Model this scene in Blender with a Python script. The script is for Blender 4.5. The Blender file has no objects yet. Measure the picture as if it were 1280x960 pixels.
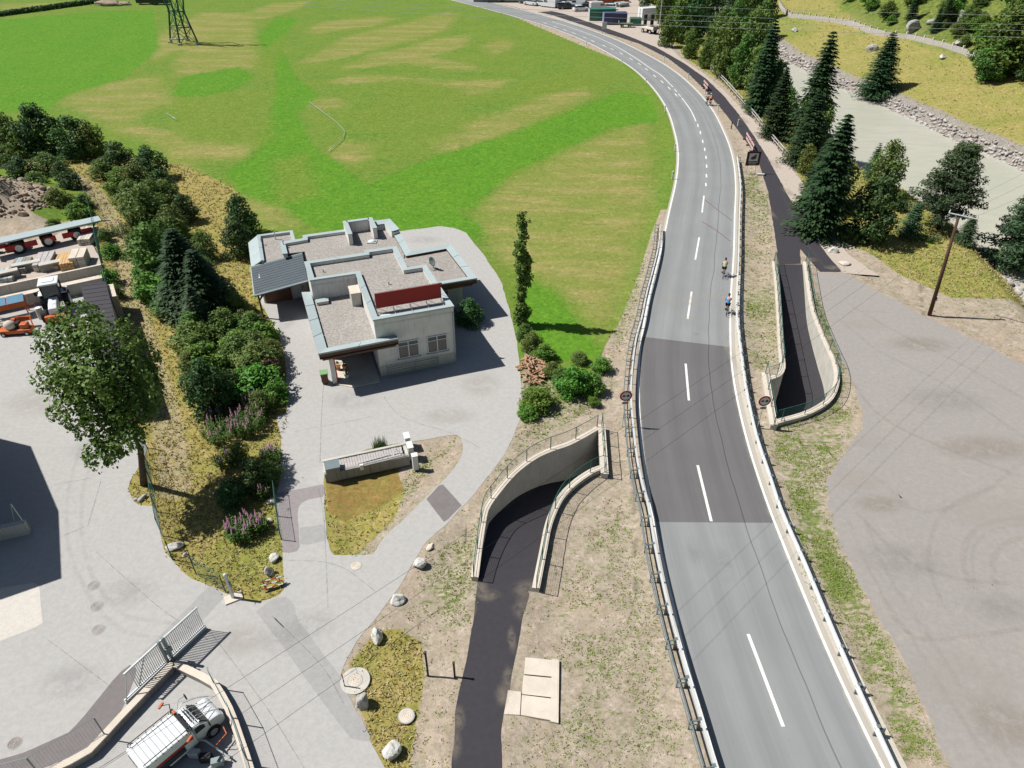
import bpy, bmesh, math, random
import numpy as np
from mathutils import Vector, Matrix, noise as mnoise
from mathutils.geometry import delaunay_2d_cdt, tessellate_polygon
random.seed(7)
RNG = np.random.default_rng(7)
SC = bpy.context.scene
COL = SC.collection
# ------------------------------------------------------------------ camera, sky, sun, exposure
CAM_H = 31.4; PITCH = 36.2; FPX = 887.0
cd = bpy.data.cameras.new('camera'); cam = bpy.data.objects.new('camera', cd); COL.objects.link(cam)
cd.sensor_width = 36; cd.lens = 36*FPX/1280; cd.clip_start = .1; cd.clip_end = 6000
cam.location = (0, 0, CAM_H); cam.rotation_euler = (math.radians(90-PITCH), 0, 0)
SC.camera = cam
SUN_EL, SUN_AZ = 52.5, 171.0            # direction towards the sun, azimuth counted from +X
w = bpy.data.worlds.new('World'); SC.world = w; w.use_nodes = True
wn = w.node_tree.nodes; bg = wn['Background']
sky = wn.new('ShaderNodeTexSky'); sky.sky_type = 'NISHITA'; sky.sun_disc = False
sky.sun_elevation = math.radians(SUN_EL); sky.sun_rotation = math.radians(90-SUN_AZ)
w.node_tree.links.new(sky.outputs[0], bg.inputs[0]); bg.inputs[1].default_value = .05
sl = bpy.data.lights.new('sun', 'SUN'); so = bpy.data.objects.new('sun', sl); COL.objects.link(so)
sl.energy = 5.0; sl.angle = math.radians(.5); sl.color = (1, .965, .90)
a_, e_ = math.radians(SUN_AZ), math.radians(SUN_EL)
sd = Vector((math.cos(a_)*math.cos(e_), math.sin(a_)*math.cos(e_), math.sin(e_)))
so.rotation_euler = sd.to_track_quat('Z', 'Y').to_euler(); so.location = (0, 0, 60)
SC.view_settings.view_transform = 'Standard'; SC.view_settings.look = 'None'
SC.view_settings.exposure = 0.28; SC.view_settings.gamma = 1
SC.render.resolution_x = 1024; SC.render.resolution_y = 768
SC.render.engine = 'CYCLES'
SC.cycles.max_bounces = 5; SC.cycles.diffuse_bounces = 1; SC.cycles.transparent_max_bounces = 6
# ------------------------------------------------------------------ surveying: where a sight line of the photograph meets the ground
CT, ST = math.cos(math.radians(PITCH)), math.sin(math.radians(PITCH))
def P(x, y, z=0.0):
    u = (x-640)/FPX; v = (y-480)/FPX
    Z = (CAM_H-z)/(ST+v*CT)
    return Vector((u*Z, (CT-v*ST)*Z, z))
def P2(x, y, z=0.0): q = P(x, y, z); return (q.x, q.y)
def PL(pts, z=0.0): return [P2(x, y, z) for x, y in pts]
def Qy(X, Y, z):
    zz = z-CAM_H; Zc = Y*CT-zz*ST
    return 640+FPX*X/Zc, 480+FPX*(-Y*ST-zz*CT)/Zc
# ------------------------------------------------------------------ polyline helpers
def resample(pts, n=None, step=None):
    p = np.array([tuple(q) for q in pts], float)
    seg = np.linalg.norm(np.diff(p, axis=0), axis=1); s = np.r_[0, np.cumsum(seg)]
    if n is None: n = max(2, int(round(s[-1]/step))+1)
    t = np.linspace(0, s[-1], n)
    return np.stack([np.interp(t, s, p[:, k]) for k in range(p.shape[1])], 1)
def spline(pts, per=6):
    p = np.array([tuple(q) for q in pts], float)
    q = np.vstack([2*p[0]-p[1], p, 2*p[-1]-p[-2]]); out = []
    for i in range(1, len(q)-2):
        for k in range(per):
            t = k/per; a, b, c, d = q[i-1], q[i], q[i+1], q[i+2]
            out.append(.5*((2*b)+(-a+c)*t+(2*a-5*b+4*c-d)*t*t+(-a+3*b-3*c+d)*t**3))
    out.append(p[-1]); return np.array(out)
def normals2(p):
    t = np.gradient(p[:, :2], axis=0); t /= np.linalg.norm(t, axis=1)[:, None]+1e-9
    return np.stack([t[:, 1], -t[:, 0]], 1)        # to the right of travel
def offset(p, d):
    return p[:, :2]+normals2(p)*d
def inpoly(X, Y, poly):
    r = np.zeros(X.shape, bool); n = len(poly); j = n-1
    for i in range(n):
        xi, yi = poly[i]; xj, yj = poly[j]
        if yi != yj:
            r ^= ((yi > Y) != (yj > Y)) & (X < (xj-xi)*(Y-yi)/(yj-yi)+xi)
        j = i
    return r
def dline(X, Y, pts, closed=False):
    d = np.full(X.shape, 1e9); m = len(pts)
    for i in range(m if closed else m-1):
        ax, ay = pts[i][:2]; bx, by = pts[(i+1) % m][:2]; dx, dy = bx-ax, by-ay
        t = np.clip(((X-ax)*dx+(Y-ay)*dy)/(dx*dx+dy*dy+1e-12), 0, 1)
        d = np.minimum(d, np.hypot(X-ax-t*dx, Y-ay-t*dy))
    return d
def sdist(X, Y, poly):
    return np.where(inpoly(X, Y, poly), 1, -1)*dline(X, Y, poly, True)   # + inside
def sstep(a, b, x): t = np.clip((x-a)/(b-a), 0, 1); return t*t*(3-2*t)
# ------------------------------------------------------------------ terrain
FAR = PL([(925, -45), (930, -12), (940, 22), (956, 54), (982, 76), (1015, 92), (1050, 110), (1085, 122), (1120, 140), (1155, 155), (1185, 172), (1222, 186), (1255, 202), (1280, 215), (1340, 250), (1500, 350)], -3)
NEAR = PL([(860, -45), (868, -12), (880, 22), (905, 66), (940, 108), (985, 146), (1050, 196), (1105, 234), (1150, 256), (1190, 284), (1222, 308), (1260, 350), (1300, 395), (1400, 520)], -3)
def side(X, Y, pts):
    """signed distance to an open line, + on its right (east) side"""
    d = np.full(X.shape, 1e9); sg = np.ones(X.shape)
    for i in range(len(pts)-1):
        ax, ay = pts[i]; bx, by = pts[i+1]; dx, dy = bx-ax, by-ay
        t = np.clip(((X-ax)*dx+(Y-ay)*dy)/(dx*dx+dy*dy), 0, 1)
        dd = np.hypot(X-ax-t*dx, Y-ay-t*dy); c = dx*(Y-ay)-dy*(X-ax)
        m = dd < d-1e-9; d = np.where(m, dd, d); sg = np.where(m, np.sign(c), sg)
    return d*sg
def Hn(X, Y):
    f = side(X, Y, FAR); n = side(X, Y, NEAR)      # f>0 beyond the far shore; n>0 on the river side of the near shore
    z = np.zeros(X.shape)
    near = np.where(n > -5, -3*sstep(-5, .5, n), 0)
    z = np.where(n > .0, -3-1.0*sstep(0, 2, n), near)
    up = -3+1.9*sstep(-.3, 2.4, f)+np.clip(f-2.0, 0, 17)*.24+np.clip(f-19, 0, 90)*.55
    z = np.where(f > -2, np.where(f > 0, up, np.where(f > -2, -4+1.0*(f+2)/2, z)), z)
    return z
def H(x, y): return float(Hn(np.array([x]), np.array([y]))[0])
def hit(px, py, zoff=0.0):
    """march the sight line to the terrain"""
    a = P(px, py, 12.0); b = P(px, py, -4.5); A3 = np.array(a); B3 = np.array(b)
    for _ in range(3):
        t = np.linspace(0, 1, 80)[:, None]; q = A3+(B3-A3)*t; m = q[:, 2] <= Hn(q[:, 0], q[:, 1]); i = int(np.argmax(m)) if m.any() else 79; i = max(i, 1); A3, B3 = q[i-1], q[i]
    return Vector((B3[0], B3[1], H(B3[0], B3[1])))
def G(px, py): return P(px, py, 0) if px < 1040 or py > 340 else hit(px, py)
# ------------------------------------------------------------------ node helpers
class NT:
    def __init__(s, name):
        s.m = bpy.data.materials.new(name); s.m.use_nodes = True; s.t = s.m.node_tree
        s.b = s.t.nodes['Principled BSDF']; s.co = s.t.nodes.new('ShaderNodeTexCoord'); s.geo = None
    def n(s, k, **kw):
        o = s.t.nodes.new(k)
        for a, b in kw.items(): setattr(o, a, b)
        return o
    def l(s, a, b): s.t.links.new(a, b)
    def put(s, sock, v):
        if isinstance(v, bpy.types.NodeSocket): s.l(v, sock)
        elif isinstance(v, (tuple, list)) and len(v) == 3 and sock.type == 'RGBA': sock.default_value = (*v, 1)
        else: sock.default_value = v
    def noise(s, sc, det=4, rough=.6, vec=None, dist=0, w=None):
        o = s.n('ShaderNodeTexNoise'); o.inputs['Scale'].default_value = sc; o.inputs['Detail'].default_value = det
        o.inputs['Roughness'].default_value = rough; o.inputs['Distortion'].default_value = dist
        s.l(vec or s.co.outputs['Object'], o.inputs['Vector']); return o.outputs['Fac']
    def vor(s, sc, vec=None, feat='F1', out='Distance'):
        o = s.n('ShaderNodeTexVoronoi', feature=feat); o.inputs['Scale'].default_value = sc
        s.l(vec or s.co.outputs['Object'], o.inputs['Vector']); return o.outputs[out]
    def scale(s, v, vec=None, rot=0):
        o = s.n('ShaderNodeMapping'); o.inputs['Scale'].default_value = v; o.inputs['Rotation'].default_value = (0, 0, rot)
        s.l(vec or s.co.outputs['Object'], o.inputs['Vector']); return o.outputs[0]
    def math(s, op, a, b=0.0, c=0.0, clamp=False):
        o = s.n('ShaderNodeMath', operation=op, use_clamp=clamp); s.put(o.inputs[0], a); s.put(o.inputs[1], b); s.put(o.inputs[2], c); return o.outputs[0]
    def step(s, v, a, b, lo=0.0, hi=1.0):
        o = s.n('ShaderNodeMapRange', interpolation_type='SMOOTHSTEP'); s.put(o.inputs[0], v)
        s.put(o.inputs[1], a); s.put(o.inputs[2], b); o.inputs[3].default_value = lo; o.inputs[4].default_value = hi; return o.outputs[0]
    def mix(s, f, a, b, mode='MIX'):
        o = s.n('ShaderNodeMix', data_type='RGBA', blend_type=mode); s.put(o.inputs[0], f); s.put(o.inputs[6], a); s.put(o.inputs[7], b); return o.outputs[2]
    def attr(s, name):
        o = s.n('ShaderNodeAttribute', attribute_name=name); q = s.n('ShaderNodeSeparateColor'); s.l(o.outputs['Color'], q.inputs[0]); return q.outputs
    def bump(s, h, strength=.3, dist=.05):
        o = s.n('ShaderNodeBump'); o.inputs['Strength'].default_value = strength; o.inputs['Distance'].default_value = dist
        s.l(h, o.inputs['Height']); s.l(o.outputs[0], s.b.inputs['Normal'])
    def fin(s, col, rough=.9, spec=.2, metal=0):
        s.put(s.b.inputs['Base Color'], col); s.put(s.b.inputs['Roughness'], rough)
        s.b.inputs['Specular IOR Level'].default_value = spec; s.b.inputs['Metallic'].default_value = metal; return s.m
def mul(c, k): return tuple(min(1, v*k) for v in c)
def plain(name, c, rough=.75, var=.16, sc=1.5, spec=.3, metal=0, bump=.0, streak=False):
    s = NT(name); v = s.scale((1, 1, .25)) if streak else None
    f = s.noise(sc, 5, .65, v); f2 = s.noise(sc*14, 3, .6)
    col = s.mix(s.step(f, .3, .7), mul(c, 1-var), mul(c, 1+var))
    col = s.mix(s.step(f2, .25, .75), mul(c, .86), col) if var > .03 else col
    if bump: s.bump(f2, bump, .02)
    return s.fin(col, rough, spec, metal)
def concrete(name, c, stain=.25, sc=.9):
    s = NT(name); f = s.noise(sc, 6, .65); g = s.noise(26, 4, .7); v = s.noise(3.0, 4, .6, s.scale((2.2, 2.2, .18)))
    col = s.mix(s.step(f, .3, .72), mul(c, .88), mul(c, 1.08)); col = s.mix(s.math('MULTIPLY', s.step(v, .52, .75), stain*1.6), col, mul((c[0]*.9, c[1]*.86, c[2]*.8), .55))
    col = s.mix(s.step(g, .3, .7, 0, .22), col, mul(c, .7)); s.bump(g, .25, .01)
    return s.fin(col, .88, .2)
def asphalt(name, c, tint=(.9, .82, .74), dirt=.25, crack=.5, speck=.3, big=.11):
    s = NT(name)
    f = s.noise(big, 6, .62, dist=.6); g = s.noise(.9, 5, .65); h = s.noise(34, 3, .75); st = s.noise(.5, 5, .7, dist=1.2)
    col = s.mix(s.step(f, .32, .68), mul(c, .86), mul(c, 1.1))
    col = s.mix(s.step(g, .35, .75, 0, .35), col, mul(c, .8))
    col = s.mix(s.step(h, .35, .7, 0, speck), mul(c, 1.15) if speck > .25 else col, col)
    col = s.mix(s.math('MULTIPLY', s.step(st, .5, .78), dirt), col, tuple(a*b for a, b in zip((c[0]*1.25, c[0]*1.15, c[0]*1.02), (1, tint[1]/.82, tint[2]/.74))))
    pb_ = s.noise(.35, 6, .7, dist=1.5); col = s.mix(s.step(pb_, .5, .72, 0, .35), col, mul(c, 1.18))
    dk = s.noise(1.7, 4, .7, dist=.8); col = s.mix(s.step(dk, .64, .80, 0, .45), col, mul(c, .6)); spk = s.noise(9, 3, .8); md = s.noise(3.1, 6, .8); col = s.mix(s.step(md, .40, .60, .35, 0), col, mul(c, .82)); col = s.mix(s.step(spk, .60, .72, 0, .4), col, mul(c, .7)); col = s.mix(s.step(s.noise(13, 2, .8), .63, .72, 0, .5), col, mul(c, 1.25))
    if crack:
        nv = s.n('ShaderNodeVectorMath', operation='ADD'); no = s.n('ShaderNodeTexNoise'); no.inputs['Scale'].default_value = .7
        s.l(s.co.outputs['Object'], no.inputs['Vector']); s.l(s.co.outputs['Object'], nv.inputs[0])
        sc2 = s.n('ShaderNodeVectorMath', operation='SCALE'); s.l(no.outputs['Color'], sc2.inputs[0]); sc2.inputs['Scale'].default_value = 2.5; s.l(sc2.outputs[0], nv.inputs[1])
        e = s.vor(.16, nv.outputs[0], 'DISTANCE_TO_EDGE'); br = s.noise(.25, 3, .6)
        k = s.math('MULTIPLY', s.step(e, .0, .008, 1, 0), s.step(br, .45, .6)); col = s.mix(s.math('MULTIPLY', k, crack), col, mul(c, .35))
    s.bump(h, .35, .008); return s.fin(col, .92, .18)
M = {}
M['concrete'] = concrete('concrete', (.52, .50, .45)); M['concrete_dark'] = concrete('stained and shade-toned concrete', (.27, .26, .24), .5)
M['white_wall'] = concrete('white render', (.70, .69, .66), .35); M['slab'] = concrete('pale slab', (.62, .55, .47), .1)
M['cap'] = plain('zinc grey coping', (.38, .45, .46), .5, .07, .6, .4); M['cap_seam'] = plain('coping seam', (.14, .17, .18), .6, .05)
M['wood_brown'] = plain('brown boards', (.13, .062, .04), .7, .25, 2, streak=True)
M['roof_dark'] = plain('slate grey roofing', (.085, .105, .12), .7, .12, .8); M['roof_purple'] = plain('dark ribbed roofing', (.052, .047, .055), .6, .12, .8)
M['red_panel'] = plain('red panel', (.33, .022, .020), .55, .05, .8); M['galv'] = plain('galvanised steel', (.55, .58, .59), .42, .12, 2, .5, .35)
M['rail_white'] = plain('bright zinc steel', (.66, .68, .68), .45, .08, 2, .5, .2); M['galv_dark'] = plain('weathered galvanised steel', (.20, .25, .26), .5, .15, 2, .4, .3); M['green_mesh'] = plain('green mesh', (.035, .12, .10), .6, .1)
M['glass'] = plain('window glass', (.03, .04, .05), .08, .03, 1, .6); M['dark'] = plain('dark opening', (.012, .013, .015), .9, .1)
M['frame_white'] = plain('white frame', (.7, .72, .72), .5, .05); M['black'] = plain('black rubber', (.018, .018, .02), .75, .15)
M['white_paint'] = plain('white vehicle paint', (.72, .74, .76), .28, .04, 1, .5); M['orange'] = plain('orange paint', (.55, .13, .035), .5, .2)
M['red'] = plain('red paint', (.42, .025, .025), .5, .12); M['sign_white'] = plain('sign white', (.62, .68, .72), .5, .05); M['sign_brown'] = plain('sign brown', (.075, .028, .024), .55, .06)
M['sign_black'] = plain('sign black', (.012, .012, .014), .5, .03); M['pole_wood'] = plain('tarred pole wood', (.085, .042, .028), .8, .3, 2, streak=True)
M['timber'] = plain('pale timber', (.55, .36, .17), .75, .15, 3); M['grey_timber'] = plain('weathered timber', (.44, .41, .40), .8, .2, 3); M['log'] = plain('split log', (.42, .26, .16), .85, .3, 4)
M['bark'] = plain('bark', (.075, .055, .04), .9, .3, 4, bump=.3); M['blue'] = plain('blue sheet', (.10, .22, .33), .5, .1)
M['rock'] = plain('grey boulder', (.40, .39, .37), .9, .32, 2.2, bump=.5); M['riprap'] = plain('pale quarry stone', (.42, .39, .37), .9, .38, 1.1, bump=.5)
M['rubble'] = plain('brown rubble', (.34, .26, .20), .95, .4, 1.6, bump=.6); M['rubble'].name = 'rubble'
M['skin'] = plain('skin', (.55, .33, .24), .6, .06); M['iron'] = plain('cast iron', (.30, .27, .25), .7, .25, 6)
M['pinkish'] = plain('fireweed flower', (.36, .17, .27), .8, .25, 5); M['far_red'] = plain('rust red steel', (.33, .10, .055), .7, .3, 1)
def foliage(name, c1, c2, c3=None, sc=.5):
    s = NT(name); f = s.noise(sc, 4, .7); oi = s.n('ShaderNodeObjectInfo')
    ra = s.attr('tone')[0]
    col = s.mix(s.step(f, .3, .7), c1, c2)
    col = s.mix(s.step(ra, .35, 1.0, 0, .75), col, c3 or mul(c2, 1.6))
    hv = s.n('ShaderNodeHueSaturation'); s.l(col, hv.inputs['Color'])
    s.l(s.math('MULTIPLY_ADD', oi.outputs['Random'], .05, .475), hv.inputs['Hue']); s.l(s.math('MULTIPLY_ADD', oi.outputs['Random'], .35, .82), hv.inputs['Value'])
    s.fin(hv.outputs[0], .6, .25)
    tr = s.n('ShaderNodeBsdfTranslucent'); s.l(hv.outputs[0], tr.inputs[0]); mx = s.n('ShaderNodeMixShader'); mx.inputs[0].default_value = .22
    out = s.t.nodes['Material Output']; s.l(s.b.outputs[0], mx.inputs[1]); s.l(tr.outputs[0], mx.inputs[2]); s.l(mx.outputs[0], out.inputs[0]); return s.m
M['leaf'] = foliage('broad leaves', (.070, .145, .03), (.115, .205, .04), (.20, .29, .06))
M['leaf_dark'] = foliage('dark leaves', (.032, .080, .028), (.055, .12, .036), (.11, .19, .05))
M['leaf_olive'] = foliage('olive leaves', (.085, .15, .035), (.13, .20, .045), (.23, .28, .07))
M['leaf_bright'] = foliage('bright weed leaves', (.075, .185, .025), (.11, .24, .03), (.18, .31, .05))
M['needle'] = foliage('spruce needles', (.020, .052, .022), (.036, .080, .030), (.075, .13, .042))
M['pine'] = foliage('pine needles', (.045, .090, .045), (.070, .125, .058), (.14, .20, .085))
M['leaf_purple'] = foliage('purple leaves', (.07, .035, .035), (.10, .06, .05), (.14, .10, .06))
# ------------------------------------------------------------------ mesh builder
class MB:
    def __init__(s): s.v = []; s.f = []
    def add(s, vs, fs):
        o = len(s.v); s.v += [tuple(q) for q in vs]; s.f += [tuple(i+o for i in f) for f in fs]; return s
    def hexa(s, b, t):
        return s.add(list(b)+list(t), [(3, 2, 1, 0), (4, 5, 6, 7), (0, 1, 5, 4), (1, 2, 6, 5), (2, 3, 7, 6), (3, 0, 4, 7)])
    def box(s, c, d, rz=0, tilt=None):
        m = Matrix.Rotation(rz, 3, 'Z')
        if tilt: m = m @ Matrix.Rotation(tilt[0], 3, tilt[1])
        c = Vector(c); h = Vector(d)/2
        q = [c+m @ Vector((sx*h.x, sy*h.y, sz*h.z)) for sz in (-1, 1) for sx, sy in ((-1, -1), (1, -1), (1, 1), (-1, 1))]
        return s.hexa(q[:4], q[4:])
    def tube(s, a, b, r, r2=None, n=8, cap=True):
        a, b = Vector(a), Vector(b); r2 = r if r2 is None else r2; d = (b-a)
        if d.length < 1e-6: return s
        q = d.to_track_quat('Z', 'Y'); vs = []
        for p, rr in ((a, r), (b, r2)):
            for k in range(n):
                t = 2*math.pi*k/n; vs.append(p+q @ Vector((rr*math.cos(t), rr*math.sin(t), 0)))
        fs = [(k, (k+1) % n, n+(k+1) % n, n+k) for k in range(n)]
        if cap: fs += [tuple(range(n))[::-1], tuple(range(n, 2*n))]
        return s.add(vs, fs)
    def path(s, pts, r, n=6):
        pts = [Vector(p) for p in pts]; vs = []; m = len(pts)
        for i, p in enumerate(pts):
            d = (pts[min(i+1, m-1)]-pts[max(i-1, 0)]); q = d.to_track_quat('Z', 'Y'); rr = r[i] if isinstance(r, (list, tuple)) else r
            for k in range(n): t = 2*math.pi*k/n; vs.append(p+q @ Vector((rr*math.cos(t), rr*math.sin(t), 0)))
        fs = [(i*n+k, i*n+(k+1) % n, (i+1)*n+(k+1) % n, (i+1)*n+k) for i in range(m-1) for k in range(n)]
        fs += [tuple(range(n))[::-1], tuple(range((m-1)*n, m*n))]
        return s.add(vs, fs)
    def prism(s, poly, z0, z1):
        n = len(poly); ar = sum(poly[i][0]*poly[(i+1) % n][1]-poly[(i+1) % n][0]*poly[i][1] for i in range(n))
        if ar < 0: poly = poly[::-1]
        tr = tessellate_polygon([[Vector((p[0], p[1], 0)) for p in poly]])
        vs = [(p[0], p[1], z0) for p in poly]+[(p[0], p[1], z1) for p in poly]
        fs = [(i, (i+1) % n, n+(i+1) % n, n+i) for i in range(n)]
        for t in tr:
            a, b, c = t; cr = (poly[b][0]-poly[a][0])*(poly[c][1]-poly[a][1])-(poly[b][1]-poly[a][1])*(poly[c][0]-poly[a][0])
            if cr < 0: a, b, c = c, b, a
            fs += [(n+a, n+b, n+c), (c, b, a)]
        return s.add(vs, fs)
    def sweep(s, pts, prof, closed_prof=True, cap=True):
        """pts Nx3; prof list of (offset to the right, height)"""
        p = np.array([tuple(q) for q in pts], float); nn = normals2(p); k = len(prof); vs = []
        for i in range(len(p)):
            for (o, h) in prof: vs.append((p[i, 0]+nn[i, 0]*o, p[i, 1]+nn[i, 1]*o, p[i, 2]+h))
        kk = k if closed_prof else k-1
        fs = [(i*k+j, i*k+(j+1) % k, (i+1)*k+(j+1) % k, (i+1)*k+j) for i in range(len(p)-1) for j in range(kk)]
        if cap and closed_prof: fs += [tuple(range(k))[::-1], tuple(range((len(p)-1)*k, len(p)*k))]
        return s.add(vs, fs)
    def ball(s, c, r, n=8, m=6, sq=(1, 1, 1)):
        vs = [(c[0], c[1], c[2]+r*sq[2])]
        for i in range(1, m):
            t = math.pi*i/m
            for k in range(n): u = 2*math.pi*k/n; vs.append((c[0]+r*sq[0]*math.sin(t)*math.cos(u), c[1]+r*sq[1]*math.sin(t)*math.sin(u), c[2]+r*sq[2]*math.cos(t)))
        vs.append((c[0], c[1], c[2]-r*sq[2])); L = len(vs)-1
        fs = [(0, 1+k, 1+(k+1) % n) for k in range(n)]
        for i in range(m-2): fs += [(1+i*n+k, 1+(i+1)*n+k, 1+(i+1)*n+(k+1) % n, 1+i*n+(k+1) % n) for k in range(n)]
        fs += [(1+(m-2)*n+k, L, 1+(m-2)*n+(k+1) % n) for k in range(n)]
        return s.add(vs, fs)
    def torus(s, c, R, r, axis, n=20, k=6):
        q = Vector(axis).to_track_quat('Z', 'Y'); pts = [Vector(c)+q @ Vector((R*math.cos(2*math.pi*i/n), R*math.sin(2*math.pi*i/n), 0)) for i in range(n)]
        ax = q @ Vector((0, 0, 1)); vs = []
        for p in pts:
            o = (p-Vector(c)).normalized()
            for j in range(k): t = 2*math.pi*j/k; vs.append(p+o*(r*math.cos(t))+ax*(r*math.sin(t)))
        fs = [(i*k+j, ((i+1) % n)*k+j, ((i+1) % n)*k+(j+1) % k, i*k+(j+1) % k) for i in range(n) for j in range(k)]
        return s.add(vs, fs)
    def mesh(s, name, mat, smooth=False, fix=True):
        me = bpy.data.meshes.new(name); me.from_pydata(s.v, [], s.f); me.materials.append(mat)
        if fix and len(s.f) < 20000:
            bm = bmesh.new(); bm.from_mesh(me); bmesh.ops.recalc_face_normals(bm, faces=bm.faces); bm.to_mesh(me); bm.free()
        if smooth: me.shade_smooth()
        return me
    def build(s, name, mat, parent=None, smooth=False, bevel=0, fix=True, **kw):
        return put(name, s.mesh(name, M[mat] if isinstance(mat, str) else mat, smooth, fix), parent, bevel, **kw)
def put(name, me, parent=None, bevel=0, loc=None, rz=0, label=None):
    o = bpy.data.objects.new(name, me); COL.objects.link(o)
    if parent: o.parent = parent
    if loc is not None: o.location = loc
    if rz: o.rotation_euler.z = rz
    if bevel: b = o.modifiers.new('bevel', 'BEVEL'); b.width = bevel; b.segments = 2; b.limit_method = 'ANGLE'
    if label: o['label'] = label
    return o
def thing(name, label, cat, loc=(0, 0, 0), rz=0, group=None):
    o = bpy.data.objects.new(name, None); o.empty_display_size = .3; COL.objects.link(o)
    o.location = loc; o.rotation_euler = (0, 0, rz); return tag(o, label, cat, group)
def tag(o, label, cat, group=None):
    o['label'] = label; o['category'] = cat
    if group: o['group'] = group
    return o
def struct(o, kind='structure'): o['kind'] = kind; return o
def copy_tree(o, loc=None, rz=None, label=None, sc=None):
    def rec(q, par):
        c = q.copy(); COL.objects.link(c)
        if par: c.parent = par
        for ch in q.children: rec(ch, c)
        return c
    c = rec(o, None)
    if loc is not None: c.location = loc
    if rz is not None: c.rotation_euler.z = rz
    if label: c['label'] = label
    if sc: c.scale = (sc,)*3 if not isinstance(sc, tuple) else sc
    return c
def np_mesh(name, V, F, mat, tone=None, smooth=False):
    """V Nx3, F MxK (all same size)"""
    me = bpy.data.meshes.new(name); k = F.shape[1]
    me.vertices.add(len(V)); me.vertices.foreach_set('co', np.ascontiguousarray(V, np.float32).ravel())
    me.loops.add(F.size); me.loops.foreach_set('vertex_index', np.ascontiguousarray(F, np.int32).ravel())
    me.polygons.add(len(F)); me.polygons.foreach_set('loop_start', np.arange(len(F), dtype=np.int32)*k)
    if tone is not None:
        at = me.color_attributes.new('tone', 'FLOAT_COLOR', 'POINT'); c = np.ones((len(V), 4), np.float32); c[:, 0] = tone; c[:, 1] = tone; c[:, 2] = tone
        at.data.foreach_set('color', c.ravel())
    me.update(calc_edges=True); me.materials.append(mat)
    if smooth: me.shade_smooth()
    return me
# ================================================================== SETTING
def Z8(x0, y0, k, pts): return [(x0+a*k, y0+b*k) for a, b in pts]
# main road: centre between the two edge lines, measured on both edges
RL = [(440, -26), (540, 0), (590, 12), (632, 22), (675, 34), (730, 55), (777, 80), (806, 103), (830, 135), (842, 162), (848, 190), (846, 225), (837, 262), (828, 310), (815, 357), (806, 407), (800, 440), (799, 495), (802, 540), (809, 585), (819, 639), (838, 723), (859, 808), (884, 893), (904, 958), (940, 1060), (985, 1180), (1040, 1310)]
RR = [(520, -24), (620, -1), (685, 17), (730, 31), (775, 48), (830, 77), (865, 104), (890, 132), (905, 165), (915, 195), (919, 232), (918, 270), (916, 315), (913, 360), (911, 405), (911, 430), (915, 475), (924, 520), (935, 567), (947, 607), (957, 639), (988, 715), (1020, 797), (1048, 864), (1091, 956), (1150, 1075), (1215, 1200), (1300, 1370)]
rl = resample(spline(PL(RL), 5), n=600); rr = resample(spline(PL(RR), 5), n=600)
def nearest(p, line): return line[np.argmin(np.hypot(line[:, 0]-p[0], line[:, 1]-p[1]))]
cen = np.array([(p+nearest(p, rr))/2 for p in rl[6:-8]])[::-1]; cen = resample(cen, n=240)
for _ in range(6): cen[1:-1] = (cen[:-2]+2*cen[1:-1]+cen[2:])/4
CEN = resample(cen, step=.9); NC = len(CEN)
HW = 3.62
roadpoly = [tuple(q) for q in offset(CEN, -HW-.35)]+[tuple(q) for q in offset(CEN, HW+.35)][::-1]
DRIVE = [(-260, 390), (0, 386), (40, 379), (100, 365), (140, 358), (140, 420), (150, 520), (185, 555), (180, 575), (163, 600), (160, 612), (166, 626), (175, 632), (194, 632), (197, 652), (205, 687), (225, 712), (245, 726), (262, 733), (282, 743), (320, 753), (345, 748), (356, 737), (354, 694), (348, 660), (345, 626), (347, 612), (351, 587), (356, 553), (359, 525), (359, 480), (355, 440), (349, 420), (331, 387), (321, 370), (330, 320), (420, 300), (508, 288), (548, 283), (568, 285), (582, 291), (604, 318), (626, 351), (637, 387), (646, 427), (651, 477), (653, 505), (650, 525), (635, 561), (615, 590), (590, 620), (565, 649), (536, 674), (517, 702), (500, 733), (489, 748), (472, 771), (446, 801), (432, 827), (425, 846), (427, 866), (441, 883), (452, 900), (460, 922), (472, 942), (482, 960), (520, 1060), (-700, 1060), (-700, 600)]
ISLE = [(404, 601), (405, 625), (407, 655), (411, 688), (417, 694), (438, 694), (466, 694), (477, 674), (503, 651), (531, 623), (551, 604), (566, 586), (576, 573), (580, 560), (577, 549), (569, 543), (545, 547), (517, 552), (489, 556), (461, 561), (432, 573), (406, 583)]
PATHL = [(598, 724), (594, 757), (590, 787), (580, 838), (569, 894), (565, 960), (562, 1060), (632, 1060), (627, 960), (625, 917), (632, 883), (639, 844), (652, 779), (662, 738)]
CYC_L = [(672, 15), (690, 19), (727, 31), (760, 42), (800, 55), (835, 73), (860, 92), (880, 111), (900, 134), (915, 153), (929, 172), (942, 190), (952, 214), (960, 240), (965, 270), (970, 305), (973, 330)]
CYC_R = [(690, 14), (704, 17), (740, 29), (780, 43), (820, 59), (855, 79), (882, 98), (905, 120), (925, 145), (943, 171), (960, 198), (985, 245), (1005, 274), (1020, 300), (1037, 322), (1052, 340)]
CYC = CYC_L+[(1001, 330), (1000, 311), (1025, 340)]+CYC_R[::-1]
LOT = [(1020, 341), (1054, 341), (1082, 356), (1120, 376), (1160, 398), (1190, 411), (1240, 436), (1280, 456), (1400, 520), (1600, 640), (1600, 1100), (1250, 1080), (1188, 960), (1150, 870), (1110, 790), (1075, 730), (1050, 680), (1035, 630), (1034, 600), (1055, 568), (1076, 540), (1078, 515), (1066, 480), (1046, 437), (1035, 407), (1026, 375), (1022, 355)]
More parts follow.
